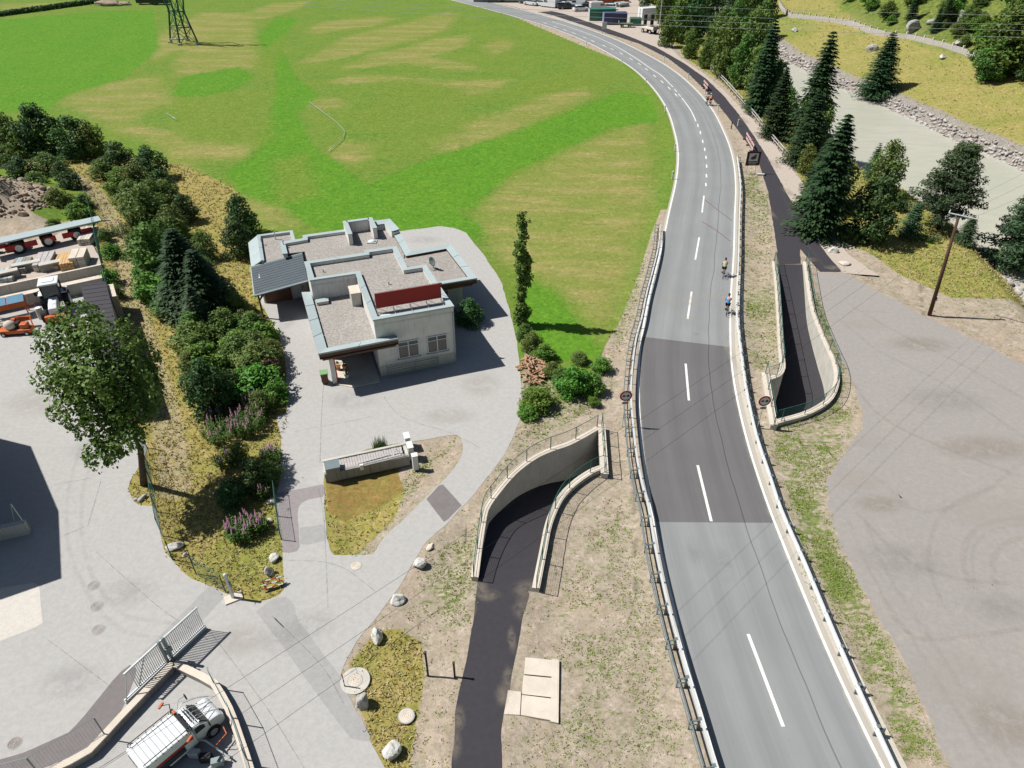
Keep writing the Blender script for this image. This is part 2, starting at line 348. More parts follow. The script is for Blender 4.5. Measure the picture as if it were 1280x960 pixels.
TRACK = [(700, 10), (760, 30), (800, 20), (822, 42), (850, 72), (880, 92), (905, 113), (940, 148), (968, 180), (985, 205), (1003, 228), (1030, 275), (1062, 320), (1100, 345), (1054, 341), (1037, 322), (1020, 300), (1005, 274), (985, 245), (960, 198), (925, 145), (882, 98), (820, 59), (740, 29), (690, 14)]
FORE = [(560, -6), (640, -10), (800, -8), (830, 20), (822, 42), (760, 42), (700, 25), (640, 8), (600, 0)]
YARD = [(-200, 330), (0, 312), (60, 295), (105, 283), (128, 330), (140, 358), (0, 388), (-200, 420)]
RW1 = [(597, 722), (602, 682), (607, 650), (611, 635), (625, 615), (645, 592), (667, 575), (687, 565), (710, 557), (730, 547), (749, 536)]
RW2 = [(666, 735), (671, 710), (676, 685), (681, 660), (687, 642), (697, 622), (710, 607), (725, 595), (740, 586), (752, 582)]
RW3 = [(970, 327), (973, 350), (975, 375), (977, 405), (979, 437), (981, 455), (980, 463), (975, 470), (961, 475)]
RW4 = [(1004, 327), (1008, 355), (1013, 385), (1021, 408), (1031, 432), (1041, 455), (1043, 475), (1036, 495), (1020, 508), (1000, 517), (985, 521), (967, 526)]
def wl(pts, z=.3, n=36): return resample(spline(PL(pts, z), 5), n=n)
W1, W2, W3, W4 = wl(RW1), wl(RW2), wl(RW3), wl(RW4)
HOLE_A = [tuple(q) for q in W1]+[tuple(q) for q in W2[::-1]]; HOLE_B = [tuple(q) for q in W3]+[tuple(q) for q in W4[::-1]]
drive_w, isle_w, pathl_w, cyc_w, lot_w = PL(DRIVE), PL(ISLE), PL(PATHL), PL(CYC), PL(LOT)
# ---- the ground: one sheet
rows = [-40.0, -20, -8, 2]; y = 7.0
while y < 262: rows.append(y); y += max(.16, (y+12)*.0078)
while y < 2600: rows.append(y); y *= 1.09
rows = np.array(rows)
tc = np.linspace(-1, 1, 430); tc = np.r_[-9, -5, -3, -2, -1.6, -1.35, -1.15, tc, 1.15, 1.35, 1.6, 2, 3, 5, 9]
hw = 26+.86*np.clip(rows, 0, None)
GX = hw[:, None]*tc[None, :]; GY = np.repeat(rows[:, None], len(tc), 1)
GZ = Hn(GX, GY)
paved = np.full(GX.shape, -1e9)
for poly in (roadpoly, drive_w, pathl_w, cyc_w, lot_w, HOLE_A, HOLE_B): 
    sd_ = sdist(GX, GY, poly)
    if poly is drive_w: sd_ = np.minimum(sd_, -sdist(GX, GY, isle_w))
    paved = np.maximum(paved, sd_)
def vnoise(X, Y, s, seed=0):
    xi = np.floor(X/s).astype(int); yi = np.floor(Y/s).astype(int); fx = X/s-xi; fy = Y/s-yi
    def h(a, b):
        v = np.sin(a*127.1+b*311.7+seed*74.7)*43758.5453; return v-np.floor(v)
    ux = fx*fx*(3-2*fx); uy = fy*fy*(3-2*fy)
    return (h(xi, yi)*(1-ux)+h(xi+1, yi)*ux)*(1-uy)+(h(xi, yi+1)*(1-ux)+h(xi+1, yi+1)*ux)*uy
def fbm(X, Y, s, seed=0, o=4):
    r = 0; a = .5
    for k in range(o): r = r+a*vnoise(X, Y, s, seed+k); s *= .5; a *= .5
    return r/(1-.5**o)
bumpy = sstep(0, 1.6, -paved)
GZ = GZ-bumpy*(.02+.16*fbm(GX, GY, 3.0, 1)*sstep(-2, 2, -paved)+.06*vnoise(GX, GY, .5, 9))
off = Hn(GX, GY)
hillm = (off > .6); GZ = np.where(hillm, GZ+(.9*fbm(GX, GY, 7, 5)-.4)*sstep(.6, 4, off), GZ)
hd = HEAP = P(28, 262); GZ = GZ+3.2*np.exp(-(((GX-hd.x+3)/7.5)**2+((GY-hd.y)/5.5)**2))*(.45+1.1*fbm(GX, GY, 2.6, 3))
# ---- masks (kinds of ground cover)
FIELD_TAN = [
 [(594, 262), (612, 239), (640, 222), (690, 196), (740, 172), (790, 152), (815, 150), (812, 185), (822, 230), (812, 270), (800, 320), (785, 370), (762, 418), (745, 412), (722, 392), (690, 362), (660, 340), (630, 330), (604, 300)],
 [(540, 180), (560, 193), (600, 182), (634, 165), (700, 138), (742, 118), (730, 108), (680, 118), (640, 135), (590, 150), (565, 166)],
 [(372, 78), (400, 62), (430, 45), (500, 28), (560, 14), (575, 18), (560, 36), (520, 50), (480, 58), (430, 72), (385, 78)],
 [(425, 86), (460, 68), (500, 60), (545, 46), (590, 42), (580, 58), (540, 70), (590, 80), (605, 88), (560, 86), (500, 78), (460, 84)],
 [(406, 101), (440, 93), (480, 93), (540, 98), (590, 100), (642, 98), (625, 110), (590, 118), (560, 106), (500, 100), (430, 105)],
 [(405, 190), (430, 176), (468, 178), (462, 195), (438, 208), (415, 206)],
 [(380, 132), (398, 122), (426, 122), (434, 130), (405, 138)],
 [(600, 56), (625, 48), (645, 50), (638, 62), (615, 70)],
 [(318, 10), (345, 3), (390, 0), (375, 10), (330, 24), (312, 22)],
 [(380, 40), (400, 26), (470, 20), (500, 22), (470, 32), (430, 36), (400, 42)],
 [(78, 128), (85, 118), (150, 100), (192, 93), (212, 110), (210, 130), (176, 140), (172, 152), (250, 175), (320, 182), (320, 200), (270, 198), (238, 205), (262, 240), (225, 212), (188, 176), (140, 160), (105, 142)],
 [(186, 50), (210, 35), (250, 15), (320, 15), (320, 85), (250, 100), (218, 95), (215, 82), (225, 62), (190, 75), (182, 66)],
 [(262, 245), (320, 240), (365, 255), (385, 278), (330, 285), (300, 270)], [(0, 5), (60, 3), (110, 0), (60, 12), (0, 18)]]
FIELD_MID = [[(212, 122), (320, 112), (330, 180), (260, 176), (215, 155)], [(470, 120), (500, 100), (560, 105), (620, 112), (560, 140), (500, 160), (460, 165), (440, 150)], [(690, 40), (740, 70), (770, 95), (740, 120), (700, 130), (640, 150), (650, 100), (720, 90)], [(320, 70), (370, 30), (330, 110), (345, 170), (320, 180)], [(340, 200), (385, 190), (400, 240), (340, 260)]]
FIELD_LUSH = [[(-60, 24), (0, 24), (120, 14), (192, 12), (198, 60), (160, 95), (80, 118), (60, 138), (-60, 142)], [(322, 45), (345, 20), (372, 22), (352, 60), (372, 96), (400, 118), (372, 140), (392, 180), (420, 200), (470, 235), (560, 255), (600, 280), (600, 300), (470, 290), (390, 285), (360, 262), (300, 240), (280, 215), (318, 190), (340, 130), (345, 95)], [(215, 118), (225, 95), (300, 82), (318, 96), (290, 112), (240, 122)], [(648, 340), (700, 368), (735, 418), (765, 446), (700, 452), (655, 430)], [(430, 240), (540, 195), (640, 165), (780, 112), (815, 118), (825, 150), (760, 160), (640, 215), (590, 260), (480, 270)]]
GOLD = [[(-80, 170), (0, 190), (60, 196), (150, 192), (225, 205), (290, 232), (305, 250), (312, 300), (318, 375), (330, 372), (362, 430), (368, 470), (368, 620), (368, 760), (280, 760), (200, 700), (170, 700), (150, 640), (150, 590), (138, 400), (115, 250), (70, 215), (-80, 205)], [(425, 830), (470, 775), (505, 770), (530, 800), (532, 860), (515, 960), (545, 1080), (440, 1080)]]
SOIL_L = [(640, 538), (652, 478), (656, 440), (672, 425), (690, 470), (745, 462), (757, 430), (775, 400), (795, 350), (815, 290), (826, 262), (850, 262), (905, 500), (990, 1100), (1100, 1500), (470, 1500), (400, 1100), (380, 800), (470, 690), (560, 600), (620, 520)]
SOIL_R = [(560, -14), (880, 120), (915, 220), (880, 430), (950, 1100), (1000, 1500), (1900, 1500), (1700, 1100), (1700, 540), (1280, 372), (1190, 371), (1158, 356), (1125, 342), (1098, 321), (1075, 309), (1045, 296), (1010, 240), (990, 200), (960, 160), (905, 104), (860, 74), (822, 30), (800, -6), (600, -20)]
RED_DRY = [(408, 600), (440, 586), (480, 575), (505, 590), (512, 606), (480, 630), (430, 650), (410, 640)]
def px_cover(polys, soft=2.0): 
    r = np.zeros(GX.shape)
    for q in polys: r = np.maximum(r, sstep(-soft, soft, sdist(GX, GY, PL(q))))
    return r
tan = px_cover(FIELD_TAN, 3.2); mid = px_cover(FIELD_MID, 4.5); lush = px_cover(FIELD_LUSH, 1.5); gold = px_cover(GOLD, .8)
soil = px_cover([SOIL_L], .5); soil = np.maximum(soil, px_cover([SOIL_R], .5)); red = px_cover([RED_DRY], .4)
isle = sstep(-.3, .3, sdist(GX, GY, isle_w)); gold = np.maximum(gold, isle*(1-sstep(-1, .2, sdist(GX, GY, PL([(517, 545), (590, 540), (590, 600), (470, 700), (455, 694), (500, 652), (515, 610), (505, 590)])))))
soil = np.maximum(soil, isle*(1-gold))
east = ((GX-np.interp(GY, CEN[:, 1], CEN[:, 0])) > 0) & (GY > 0); gold = np.where(east & (gold < .45), .5, gold); yardm = px_cover([[(-300, 285), (0, 270), (70, 280), (108, 275), (135, 350), (150, 420), (-300, 420)]], .8); soil = np.maximum(soil, yardm*.9)
heapm = np.exp(-(((GX-hd.x+3)/6.5)**2+((GY-hd.y+1)/4.5)**2)); soil = np.maximum(soil, sstep(.25, .5, heapm))
field_side = np.ones(GX.shape)
fz = side(GX, GY, FAR); nz = side(GX, GY, NEAR)
bank = ((off > -2.5) & (fz > -1)).astype(float)
slope_gold = bank*(.04+.32*fbm(GX, GY, 16, 21))+((nz > -14) & (nz < 0) & (soil < .5) & (GY < 140))*.55
gold = np.maximum(gold, slope_gold)
field_tan = np.clip(tan*(1-lush), 0, 1); field_tan = np.maximum(field_tan, bank*sstep(.36, .52, fbm(GX, GY, 13, 31))*1.0)
weed = np.zeros(GX.shape)
for q, d, s_ in (([(944, 212), (962, 250), (971, 330), (976, 450), (945, 462), (930, 440), (928, 300), (930, 220)], .58, .5), ([(968, 535), (1010, 520), (1045, 500), (1070, 520), (1050, 570), (1030, 620), (1050, 690), (1110, 800), (1180, 950), (1130, 950), (1060, 800), (1000, 660), (965, 570)], .80, .8),
               ([(985, 660), (1005, 660), (1035, 800), (1025, 800)], .85, .4), ([(610, 600), (660, 560), (740, 520), (770, 470), (650, 520), (600, 640), (540, 700), (500, 760), (590, 780), (600, 700)], .55, 1.2), ([(668, 737), (790, 600), (850, 900), (870, 960), (640, 960), (700, 830)], .42, 1.5),
               ([(1022, 345), (1035, 360), (1050, 437), (1062, 480), (1046, 500), (1040, 440), (1016, 380), (1006, 345)], .75, .5), ([(760, 410), (800, 330), (822, 285), (790, 400), (775, 440)], .7, .6), ([(415, 640), (470, 690), (420, 692), (520, 580), (575, 545), (520, 612), (470, 660)], .7, .5), ([(655, 450), (760, 440), (740, 490), (652, 525)], .8, .6),
               ([(1100, 322), (1160, 357), (1190, 372), (1280, 378), (1280, 360), (1150, 330)], .6, 1.5)):
    weed = np.maximum(weed, d*sstep(-s_, s_, sdist(GX, GY, PL(q))))
weed = np.clip(weed*(.35+1.1*fbm(GX, GY, 5, 51)), 0, 1); weed = np.maximum(weed, .10*soil*(np.abs(dline(GX, GY, CEN)) < 30))
rip = sstep(-.6, .2, fz)*(1-sstep(2.2, 3.2, fz)); rip = np.maximum(rip, ((nz > -3.0) & (nz < 2)).astype(float)*.8)
hill = sstep(17, 21, fz)
gold = np.where(hill > .5, .15, gold)
def attr(me, name, r, g, b):
    at = me.color_attributes.new(name, 'FLOAT_COLOR', 'POINT'); c = np.ones((len(r), 4), np.float32); c[:, 0] = r; c[:, 1] = g; c[:, 2] = b; at.data.foreach_set('color', c.ravel())
soil = soil*(1-.85*sstep(-.5, .6, sdist(GX, GY, PL([(432, 832), (470, 785), (500, 782), (530, 800), (533, 850), (516, 950), (530, 1020), (470, 960)])))); trackm = (1-sstep(.8, 2.0, dline(GX, GY, PL([(20, 200), (60, 204), (105, 228), (135, 262), (152, 310), (160, 360), (176, 420), (196, 480), (215, 560), (218, 610)])))); A0_ = trackm*(vnoise(GX, GY, 2.5, 44)*.5+.55); red = np.maximum(red, trackm*.40); red = np.maximum(red, .40*sstep(-.5, .5, sdist(GX, GY, PL([(430, 835), (468, 790), (505, 780), (530, 810), (528, 860), (515, 950), (480, 940)])))); red = np.maximum(red, .42*sstep(-.4, .6, sdist(GX, GY, PL([(932, 215), (962, 235), (968, 300), (974, 380), (976, 455), (945, 462), (930, 440), (926, 330)])))); soil = np.maximum(soil, trackm*.50); field_tan = np.maximum(field_tan, 0); nr, ncl = GX.shape
V = np.stack([GX.ravel(), GY.ravel(), GZ.ravel()], 1)
ii, jj = np.meshgrid(np.arange(nr-1), np.arange(ncl-1), indexing='ij'); base = (ii*ncl+jj)
F = np.stack([base, base+1, base+ncl+1, base+ncl], -1)
keep = np.ones(ii.shape, bool); extraV = []; extraF = []; A = [field_tan, gold, soil, weed, mid, rip, red, hill, lush]; A = [q.ravel() for q in A]; extraA = [[] for _ in A]
base_n = len(V)
def punch(poly):
    """cut an exact opening in the ground sheet"""
    P_ = np.array(poly); x0, y0 = P_.min(0)-.6; x1, y1 = P_.max(0)+.6
    ri = np.where((rows > y0) & (rows < y1))[0]; r0, r1 = ri[0]-1, ri[-1]+1
    tx0 = min(x0/hw[r0], x0/hw[r1]); tx1 = max(x1/hw[r0], x1/hw[r1]); c0 = np.searchsorted(tc, tx0)-1; c1 = np.searchsorted(tc, tx1)
    keep[r0:r1, c0:c1] = False
    ids = [(r, c) for r in range(r0, r1+1) for c in range(c0, c1+1)]; loc = {rc: k for k, rc in enumerate(ids)}
    pts = [Vector((GX[r, c], GY[r, c])) for r, c in ids]
    inside = inpoly(np.array([p.x for p in pts]), np.array([p.y for p in pts]), poly)
    pts += [Vector(p) for p in poly]; n0 = len(ids); m = len(poly)
    ed = [(n0+i, n0+(i+1) % m) for i in range(m)]
    ring = [(r0, c) for c in range(c0, c1)]+[(r, c1) for r in range(r0, r1)]+[(r1, c) for c in range(c1, c0, -1)]+[(r, c0) for r in range(r1, r0, -1)]
    ed += [(loc[ring[i]], loc[ring[(i+1) % len(ring)]]) for i in range(len(ring))]
    vs, es, fs, ov, oe, of = delaunay_2d_cdt(pts, ed, [], 0, 1e-5)
    vx = np.array([v.x for v in vs]); vy = np.array([v.y for v in vs]); src = np.array([o[0] if o else -1 for o in ov])
    gi = np.array([r*ncl+c for r, c in ids]); near = np.argmin((vx[:, None]-GX.ravel()[gi][None])**2+(vy[:, None]-GY.ravel()[gi][None])**2, 1)
    nearg = gi[near]; z = GZ.ravel()[nearg]; z = np.where(dline(vx, vy, poly, True) < .25, -.02, z)
    off_ = base_n+sum(len(e) for e in extraV); gm = [int(gi[o[0]]) if (o and min(o) < n0) else -1 for o in ov]; gm = [int(gi[min(o)]) if (o and min(o) < n0) else -1 for o in ov]; extraV.append(np.stack([vx, vy, z], 1))
    for k, q in enumerate(A): extraA[k].append(q[nearg])
    for f in fs:
        for t in range(1, len(f)-1):
            a, b, c = f[0], f[t], f[t+1]; cx, cy = (vx[a]+vx[b]+vx[c])/3, (vy[a]+vy[b]+vy[c])/3
            if inpoly(np.array([cx]), np.array([cy]), poly)[0]: continue
            extraF.append(tuple(gm[q] if gm[q] >= 0 else q+off_ for q in (a, b, c)))
punch(HOLE_A); punch(HOLE_B)
Vall = np.vstack([V]+extraV); Aall = [np.concatenate([q]+extraA[k]) for k, q in enumerate(A)]
quads = F[keep]; me = bpy.data.meshes.new('ground')
tr = np.array(extraF, np.int32)
lv = np.concatenate([quads.ravel(), tr.ravel()]).astype(np.int32); ls = np.concatenate([np.arange(len(quads))*4, len(quads)*4+np.arange(len(tr))*3]).astype(np.int32)
me.vertices.add(len(Vall)); me.vertices.foreach_set('co', Vall.astype(np.float32).ravel()); me.loops.add(len(lv)); me.loops.foreach_set('vertex_index', lv)
me.polygons.add(len(ls)); me.polygons.foreach_set('loop_start', ls); me.update(calc_edges=True)
soil_ = None
attr(me, 'ma', Aall[0], Aall[1], Aall[2]); attr(me, 'mb', Aall[3], Aall[4], Aall[5]); attr(me, 'mc', Aall[6], Aall[7], Aall[8]); me.shade_smooth()
def ground_mat():
    s = NT('ground cover'); a = s.attr('ma'); b = s.attr('mb'); c = s.attr('mc')
    n1 = s.noise(.12, 5, .62, dist=.5); n2 = s.noise(.9, 5, .68); n3 = s.noise(5.5, 4, .75); n4 = s.noise(22, 3, .8); n5 = s.noise(2.6, 5, .7, dist=.5)
    stre = s.noise(1.1, 4, .7, s.scale((.35, 1.6, 1), rot=.5)); strd = s.noise(2.2, 4, .75, s.scale((.5, 2.5, 1), rot=-.6))
    def pert(m, k=.55, lo=.42, hi=.58, nn=None):
        nn = nn or n2; return s.step(s.math('ADD', m, s.math('MULTIPLY', s.math('SUBTRACT', nn, .5), k*2)), lo, hi)
    lush1, lush2 = (.090, .180, .022), (.145, .245, .040)
    col = s.mix(s.step(n2, .3, .7), lush1, lush2); col = s.mix(s.step(s.noise(3.2, 4, .8), .52, .68, 0, .65), col, (.20, .31, .085)); col = s.mix(s.step(n4, .56, .74, 0, .3), col, (.06, .14, .02))
    col = s.mix(s.step(n1, .42, .66, 0, .7), col, (.175, .235, .04)); col = s.mix(s.math('MULTIPLY', s.step(s.math('ADD', c[2], s.math('MULTIPLY', s.math('SUBTRACT', s.noise(.9, 6, .75), .5), 1.2)), .25, .8), .65), col, s.mix(s.step(n5, .35, .65), (.055, .19, .01), (.11, .29, .015)))
    midc = s.mix(s.step(n5, .35, .65), (.125, .205, .025), (.20, .245, .05)); midc = s.mix(s.step(stre, .42, .62, 0, .5), midc, (.12, .21, .02))
    col = s.mix(s.math('MULTIPLY', pert(b[1], .5, .3, .8, n5), .8), col, midc)
    tanc = s.mix(s.step(stre, .35, .65), (.26, .235, .075), (.345, .29, .12)); tanc = s.mix(s.step(n5, .5, .75, 0, .55), tanc, (.18, .215, .045)); tanc = s.mix(s.step(n4, .5, .75, 0, .35), tanc, (.40, .345, .17))
    fine = s.noise(.45, 6, .7, dist=.6); col = s.mix(s.math('MULTIPLY', s.step(s.math('ADD', a[0], s.math('MULTIPLY', s.math('SUBTRACT', fine, .5), 1.3)), .15, 1.0), .88), col, tanc); band = s.noise(.35, 4, .6, s.scale((.22, 1.0, 1), rot=.35)); col = s.mix(s.math('MULTIPLY', s.math('MULTIPLY', s.step(s.math('ADD', band, s.math('MULTIPLY', s.math('SUBTRACT', n5, .5), .35)), .34, .60), s.math('SUBTRACT', 1.0, s.step(s.math('ADD', c[2], s.math('MULTIPLY', s.math('SUBTRACT', s.noise(.7, 5, .7), .5), 1.1)), .25, .75))), s.math('SUBTRACT', .66, s.math('MULTIPLY', a[1], .7))), col, midc)
    goldc = s.mix(s.step(n2, .35, .65), (.35, .275, .10), (.29, .26, .065)); goldc = s.mix(s.step(n5, .45, .7, 0, .75), goldc, (.44, .34, .17)); goldc = s.mix(s.step(n3, .5, .7, 0, .5), goldc, (.115, .17, .025)); goldc = s.mix(s.step(n4, .5, .7, 0, .4), goldc, (.20, .17, .05))
    goldc = s.mix(s.step(n1, .46, .64, 0, .5), goldc, (.15, .215, .03))
    col = s.mix(pert(a[1], .4, .35, .65, n5), col, goldc)
    hc = s.mix(s.step(n2, .35, .65), (.07, .13, .018), (.18, .20, .05)); hc = s.mix(s.step(n5, .5, .7, 0, .6), hc, (.30, .25, .11)); col = s.mix(c[1], col, hc)
    redc = s.mix(s.step(n5, .3, .65), (.27, .15, .06), (.22, .19, .05)); redc = s.mix(s.step(n3, .5, .7, 0, .5), redc, (.38, .24, .11)); col = s.mix(s.math('MULTIPLY', pert(c[0], .4), .9), col, redc)
    so_ = s.mix(s.step(n2, .32, .68), (.34, .285, .225), (.42, .36, .29)); so_ = s.mix(s.step(n3, .45, .72, 0, .55), so_, (.34, .28, .195)); so_ = s.mix(s.step(n4, .5, .75, 0, .5), so_, (.27, .22, .15)); so_ = s.mix(s.step(n1, .5, .65, 0, .4), so_, (.42, .32, .24))
    wv = s.math('ADD', s.math('MULTIPLY', n5, .5), s.math('MULTIPLY', strd, .5))
    wm = s.math('MULTIPLY', s.step(s.math('ADD', wv, s.math('MULTIPLY', b[0], .24)), .60, .72), s.step(b[0], .02, .2))
    wc = s.mix(s.step(n3, .35, .65), (.13, .155, .035), (.11, .20, .02)); wc = s.mix(s.step(n4, .5, .7, 0, .5), wc, (.25, .21, .10)); so_ = s.mix(s.math('MULTIPLY', wm, .85), so_, wc)
    col = s.mix(pert(a[2], .3, .42, .58, n3), col, so_)
    rc = s.mix(s.step(n3, .3, .7), (.20, .18, .16), (.34, .31, .28)); col = s.mix(s.step(b[2], .3, .7), col, rc)
    mc = s.noise(4.2, 6, .82); mc2 = s.noise(1.5, 5, .8, dist=.4); col = s.mix(s.step(mc, .38, .56, .55, 0), col, s.mix(1.0, col, (.62, .60, .56), 'MULTIPLY')); col = s.mix(s.step(mc2, .53, .66, 0, .6), col, s.mix(1.0, col, (1.5, 1.40, 1.6), 'MULTIPLY')); mc3 = s.noise(1.9, 6, .85); col = s.mix(s.step(mc3, .40, .50, .55, 0), col, s.mix(1.0, col, (.62, .72, .55), 'MULTIPLY')); col = s.mix(s.step(s.noise(2.6, 3, .9), .60, .66, 0, .5), col, s.mix(1.0, col, (1.6, 1.4, 1.9), 'MULTIPLY'))
    hgt = s.math('ADD', s.math('MULTIPLY', n4, .5), s.math('MULTIPLY', n3, .9)); s.bump(hgt, .35, .07)
    return s.fin(col, .95, .1)
me.materials.append(ground_mat()); struct(put('ground', me))
# ---- river
s = NT('milky river water'); s.l(s.co.outputs['Object'], s.n('ShaderNodeMapping').inputs[0])
wv = s.noise(.55, 4, .6, s.scale((.5, 2.2, 1), rot=1.2)); wv2 = s.noise(2.6, 4, .65, s.scale((.6, 2.4, 1), rot=1.2)); s.bump(s.math('ADD', wv, s.math('MULTIPLY', wv2, .5)), .5, .12)
col = s.mix(s.step(wv, .3, .7), (.42, .415, .345), (.47, .46, .39)); col = s.mix(s.step(s.noise(.05, 3, .5), .4, .65, 0, .5), col, (.41, .42, .345)); s.fin(col, .35, .35)
rv = [tuple(p) for p in NEAR]+[tuple(p) for p in FAR[::-1]]
river_c = [((a[0]+b[0])/2, (a[1]+b[1])/2) for a, b in zip(resample(NEAR, n=60), resample(FAR, n=60))]
r1 = resample(NEAR, n=90); r2 = resample(FAR, n=90); r1 = r1-(r2-r1)/np.linalg.norm(r2-r1, axis=1)[:, None]*3; r2 = r2+(r2-r1)/np.linalg.norm(r2-r1, axis=1)[:, None]*3
mb = MB(); vs = []
for k in range(90):
    for t in np.linspace(0, 1, 14): q = r1[k]*(1-t)+r2[k]*t; vs.append((q[0], q[1], -3.0))
mb.add(vs, [(k*14+j, k*14+j+1, (k+1)*14+j+1, (k+1)*14+j) for k in range(89) for j in range(13)])
struct(mb.build('river', s.m, smooth=True))
# ---- paved sheets
def sheet(name, poly, z, mat, hole=None, parent=None, wob=.06, step=.45, kind='structure'):
    def rough(pl, sd):
        p = resample(list(pl)+[pl[0]], step=step)[:-1]; n = np.array([vnoise(p[:, 0]*1.0, p[:, 1]*1.0, .8, sd)-.5, vnoise(p[:, 0]*1.0, p[:, 1]*1.0, .8, sd+4)-.5]).T
        return p+n*wob*2
    o = rough(poly, 3); pts = [Vector(q) for q in o]; m = len(pts); ed = [(i, (i+1) % m) for i in range(m)]; hl = None
    if hole:
        hl = rough(hole, 6); k0 = len(pts); pts += [Vector(q) for q in hl]; ed += [(k0+i, k0+(i+1) % len(hl)) for i in range(len(hl))]
    vs, es, fs, _, _, _ = delaunay_2d_cdt(pts, ed, [], 0, 1e-5)
    cx = np.array([[sum(vs[i].x for i in f)/len(f), sum(vs[i].y for i in f)/len(f)] for f in fs]); kp = inpoly(cx[:, 0], cx[:, 1], [tuple(q) for q in o])
    if hole: kp &= ~inpoly(cx[:, 0], cx[:, 1], [tuple(q) for q in hl])
    fl = [f for f, k in zip(fs, kp) if k]; mb = MB(); mb.add([(v.x, v.y, z) for v in vs], fl)
    me = mb.mesh(name, M[mat] if isinstance(mat, str) else mat, fix=False)
    bm = bmesh.new(); bm.from_mesh(me)
    for f in bm.faces:
        f.normal_update()
        if f.normal.z < 0: f.normal_flip()
    bm.to_mesh(me); bm.free(); ob = put(name, me, parent)
    if parent is None: struct(ob, kind)
    return ob
M['yard'] = asphalt('bleached yard asphalt', (.36, .353, .343), dirt=.3, crack=.0, big=.09)
M['patch_dark'] = asphalt('dark asphalt patch', (.17, .155, .155), dirt=.35, crack=0); M['patch_mid'] = asphalt('mid grey asphalt patch', (.30, .295, .29), dirt=.3, crack=0)
M['patch_purple'] = asphalt('purplish asphalt patch', (.245, .22, .225), dirt=.3, crack=0); M['lot'] = asphalt('rolled gravel', (.275, .256, .243), dirt=.8, crack=.0, big=.05, speck=.5)
M['cycle'] = asphalt('fresh dark asphalt', (.043, .041, .048), dirt=.35, crack=0, speck=.35); M['dirt_track'] = asphalt('packed pale gravel', (.40, .345, .30), dirt=.4, crack=0)
M['concrete_yard'] = asphalt('pale concrete yard', (.50, .47, .43), dirt=.2, crack=0)
drive = sheet('driveway', drive_w, .012, 'yard', hole=isle_w)
sheet('storage_yard', PL(YARD), .010, 'dirt_track')
sheet('parking_area', lot_w, .012, 'lot', wob=.14)
sheet('gravel_track', PL(TRACK), .008, 'dirt_track', wob=.12)
sheet('forecourt', PL(FORE), .016, 'dirt_track')
sheet('cycle_path', cyc_w, .020, 'cycle', wob=.05)
sheet('cycle_path_approach', pathl_w, .020, 'cycle', wob=.05)
k6 = .28125
def patch(name, pts, mat, z=.016): return sheet(name, PL(pts), z, mat, parent=drive, wob=.015)
patch('asphalt_patch', Z8(320, 480, k6, [(97, 485), (303, 446), (306, 500), (225, 515), (192, 535), (185, 565), (195, 740), (120, 757), (105, 600)]), 'patch_purple')
patch('asphalt_patch', Z8(320, 480, k6, [(193, 640), (305, 625), (315, 697), (197, 720)]), 'patch_mid')
patch('asphalt_patch', Z8(320, 480, k6, [(757, 512), (825, 440), (915, 540), (838, 618)]), 'patch_dark')
patch('asphalt_patch', Z8(320, 720, k6, [(0, 160), (60, 110), (125, 85), (172, 125), (178, 185), (240, 265), (370, 440), (440, 590), (520, 735), (425, 728), (360, 645), (200, 430), (140, 340)]), 'patch_mid')
patch('asphalt_patch', Z8(0, 720, .25, [(-300, 990), (0, 918), (130, 880), (350, 780), (430, 690), (520, 580), (590, 490), (650, 445), (690, 470), (620, 650), (570, 740), (430, 890), (280, 955), (100, 1030)]), 'patch_dark', .0165)
patch('asphalt_patch', Z8(0, 720, .25, [(1045, 55), (1090, 60), (1125, 100), (1000, 235), (900, 320), (800, 380), (700, 440), (680, 420)]), 'patch_mid', .017)
patch('concrete_patch', Z8(0, 720, .25, [(-250, 170), (0, 60), (180, 35), (195, 45), (215, 243), (0, 327), (-250, 420)]), 'concrete_yard')
patch('concrete_patch', [(345, 520), (420, 505), (440, 540), (415, 580), (350, 590), (352, 550)], 'yard', .018)
# ---- main road as a strip that carries its own across/along coordinates
def strip(name, line, o0, o1, z, mat, nu=8, parent=None, i0=0, i1=None):
    p = line[i0:i1]; nn = normals2(line)[i0:i1]; s_ = np.r_[0, np.cumsum(np.hypot(*np.diff(line[:, :2], axis=0).T))][i0:i1]
    n = len(p); u = np.linspace(0, 1, nu+1); vs = []; uv = []
    for i in range(n):
        a = o0[i] if hasattr(o0, '__len__') else o0; b = o1[i] if hasattr(o1, '__len__') else o1
        for t in u: d = a+(b-a)*t; vs.append((p[i, 0]+nn[i, 0]*d, p[i, 1]+nn[i, 1]*d, z)); uv.append((d, s_[i]))
    fs = [(i*(nu+1)+j, i*(nu+1)+j+1, (i+1)*(nu+1)+j+1, (i+1)*(nu+1)+j) for i in range(n-1) for j in range(nu)]
    me = bpy.data.meshes.new(name); me.from_pydata(vs, [], fs); me.materials.append(M[mat] if isinstance(mat, str) else mat)
    ul = me.uv_layers.new(name='along'); idx = np.empty(len(me.loops), np.int32); me.loops.foreach_get('vertex_index', idx); ul.data.foreach_set('uv', np.array(uv, np.float32)[idx].ravel())
    bm = bmesh.new(); bm.from_mesh(me)
    for f in bm.faces:
        f.normal_update()
        if f.normal.z < 0: f.normal_flip()
    bm.to_mesh(me); bm.free(); ob = put(name, me, parent)
    return ob
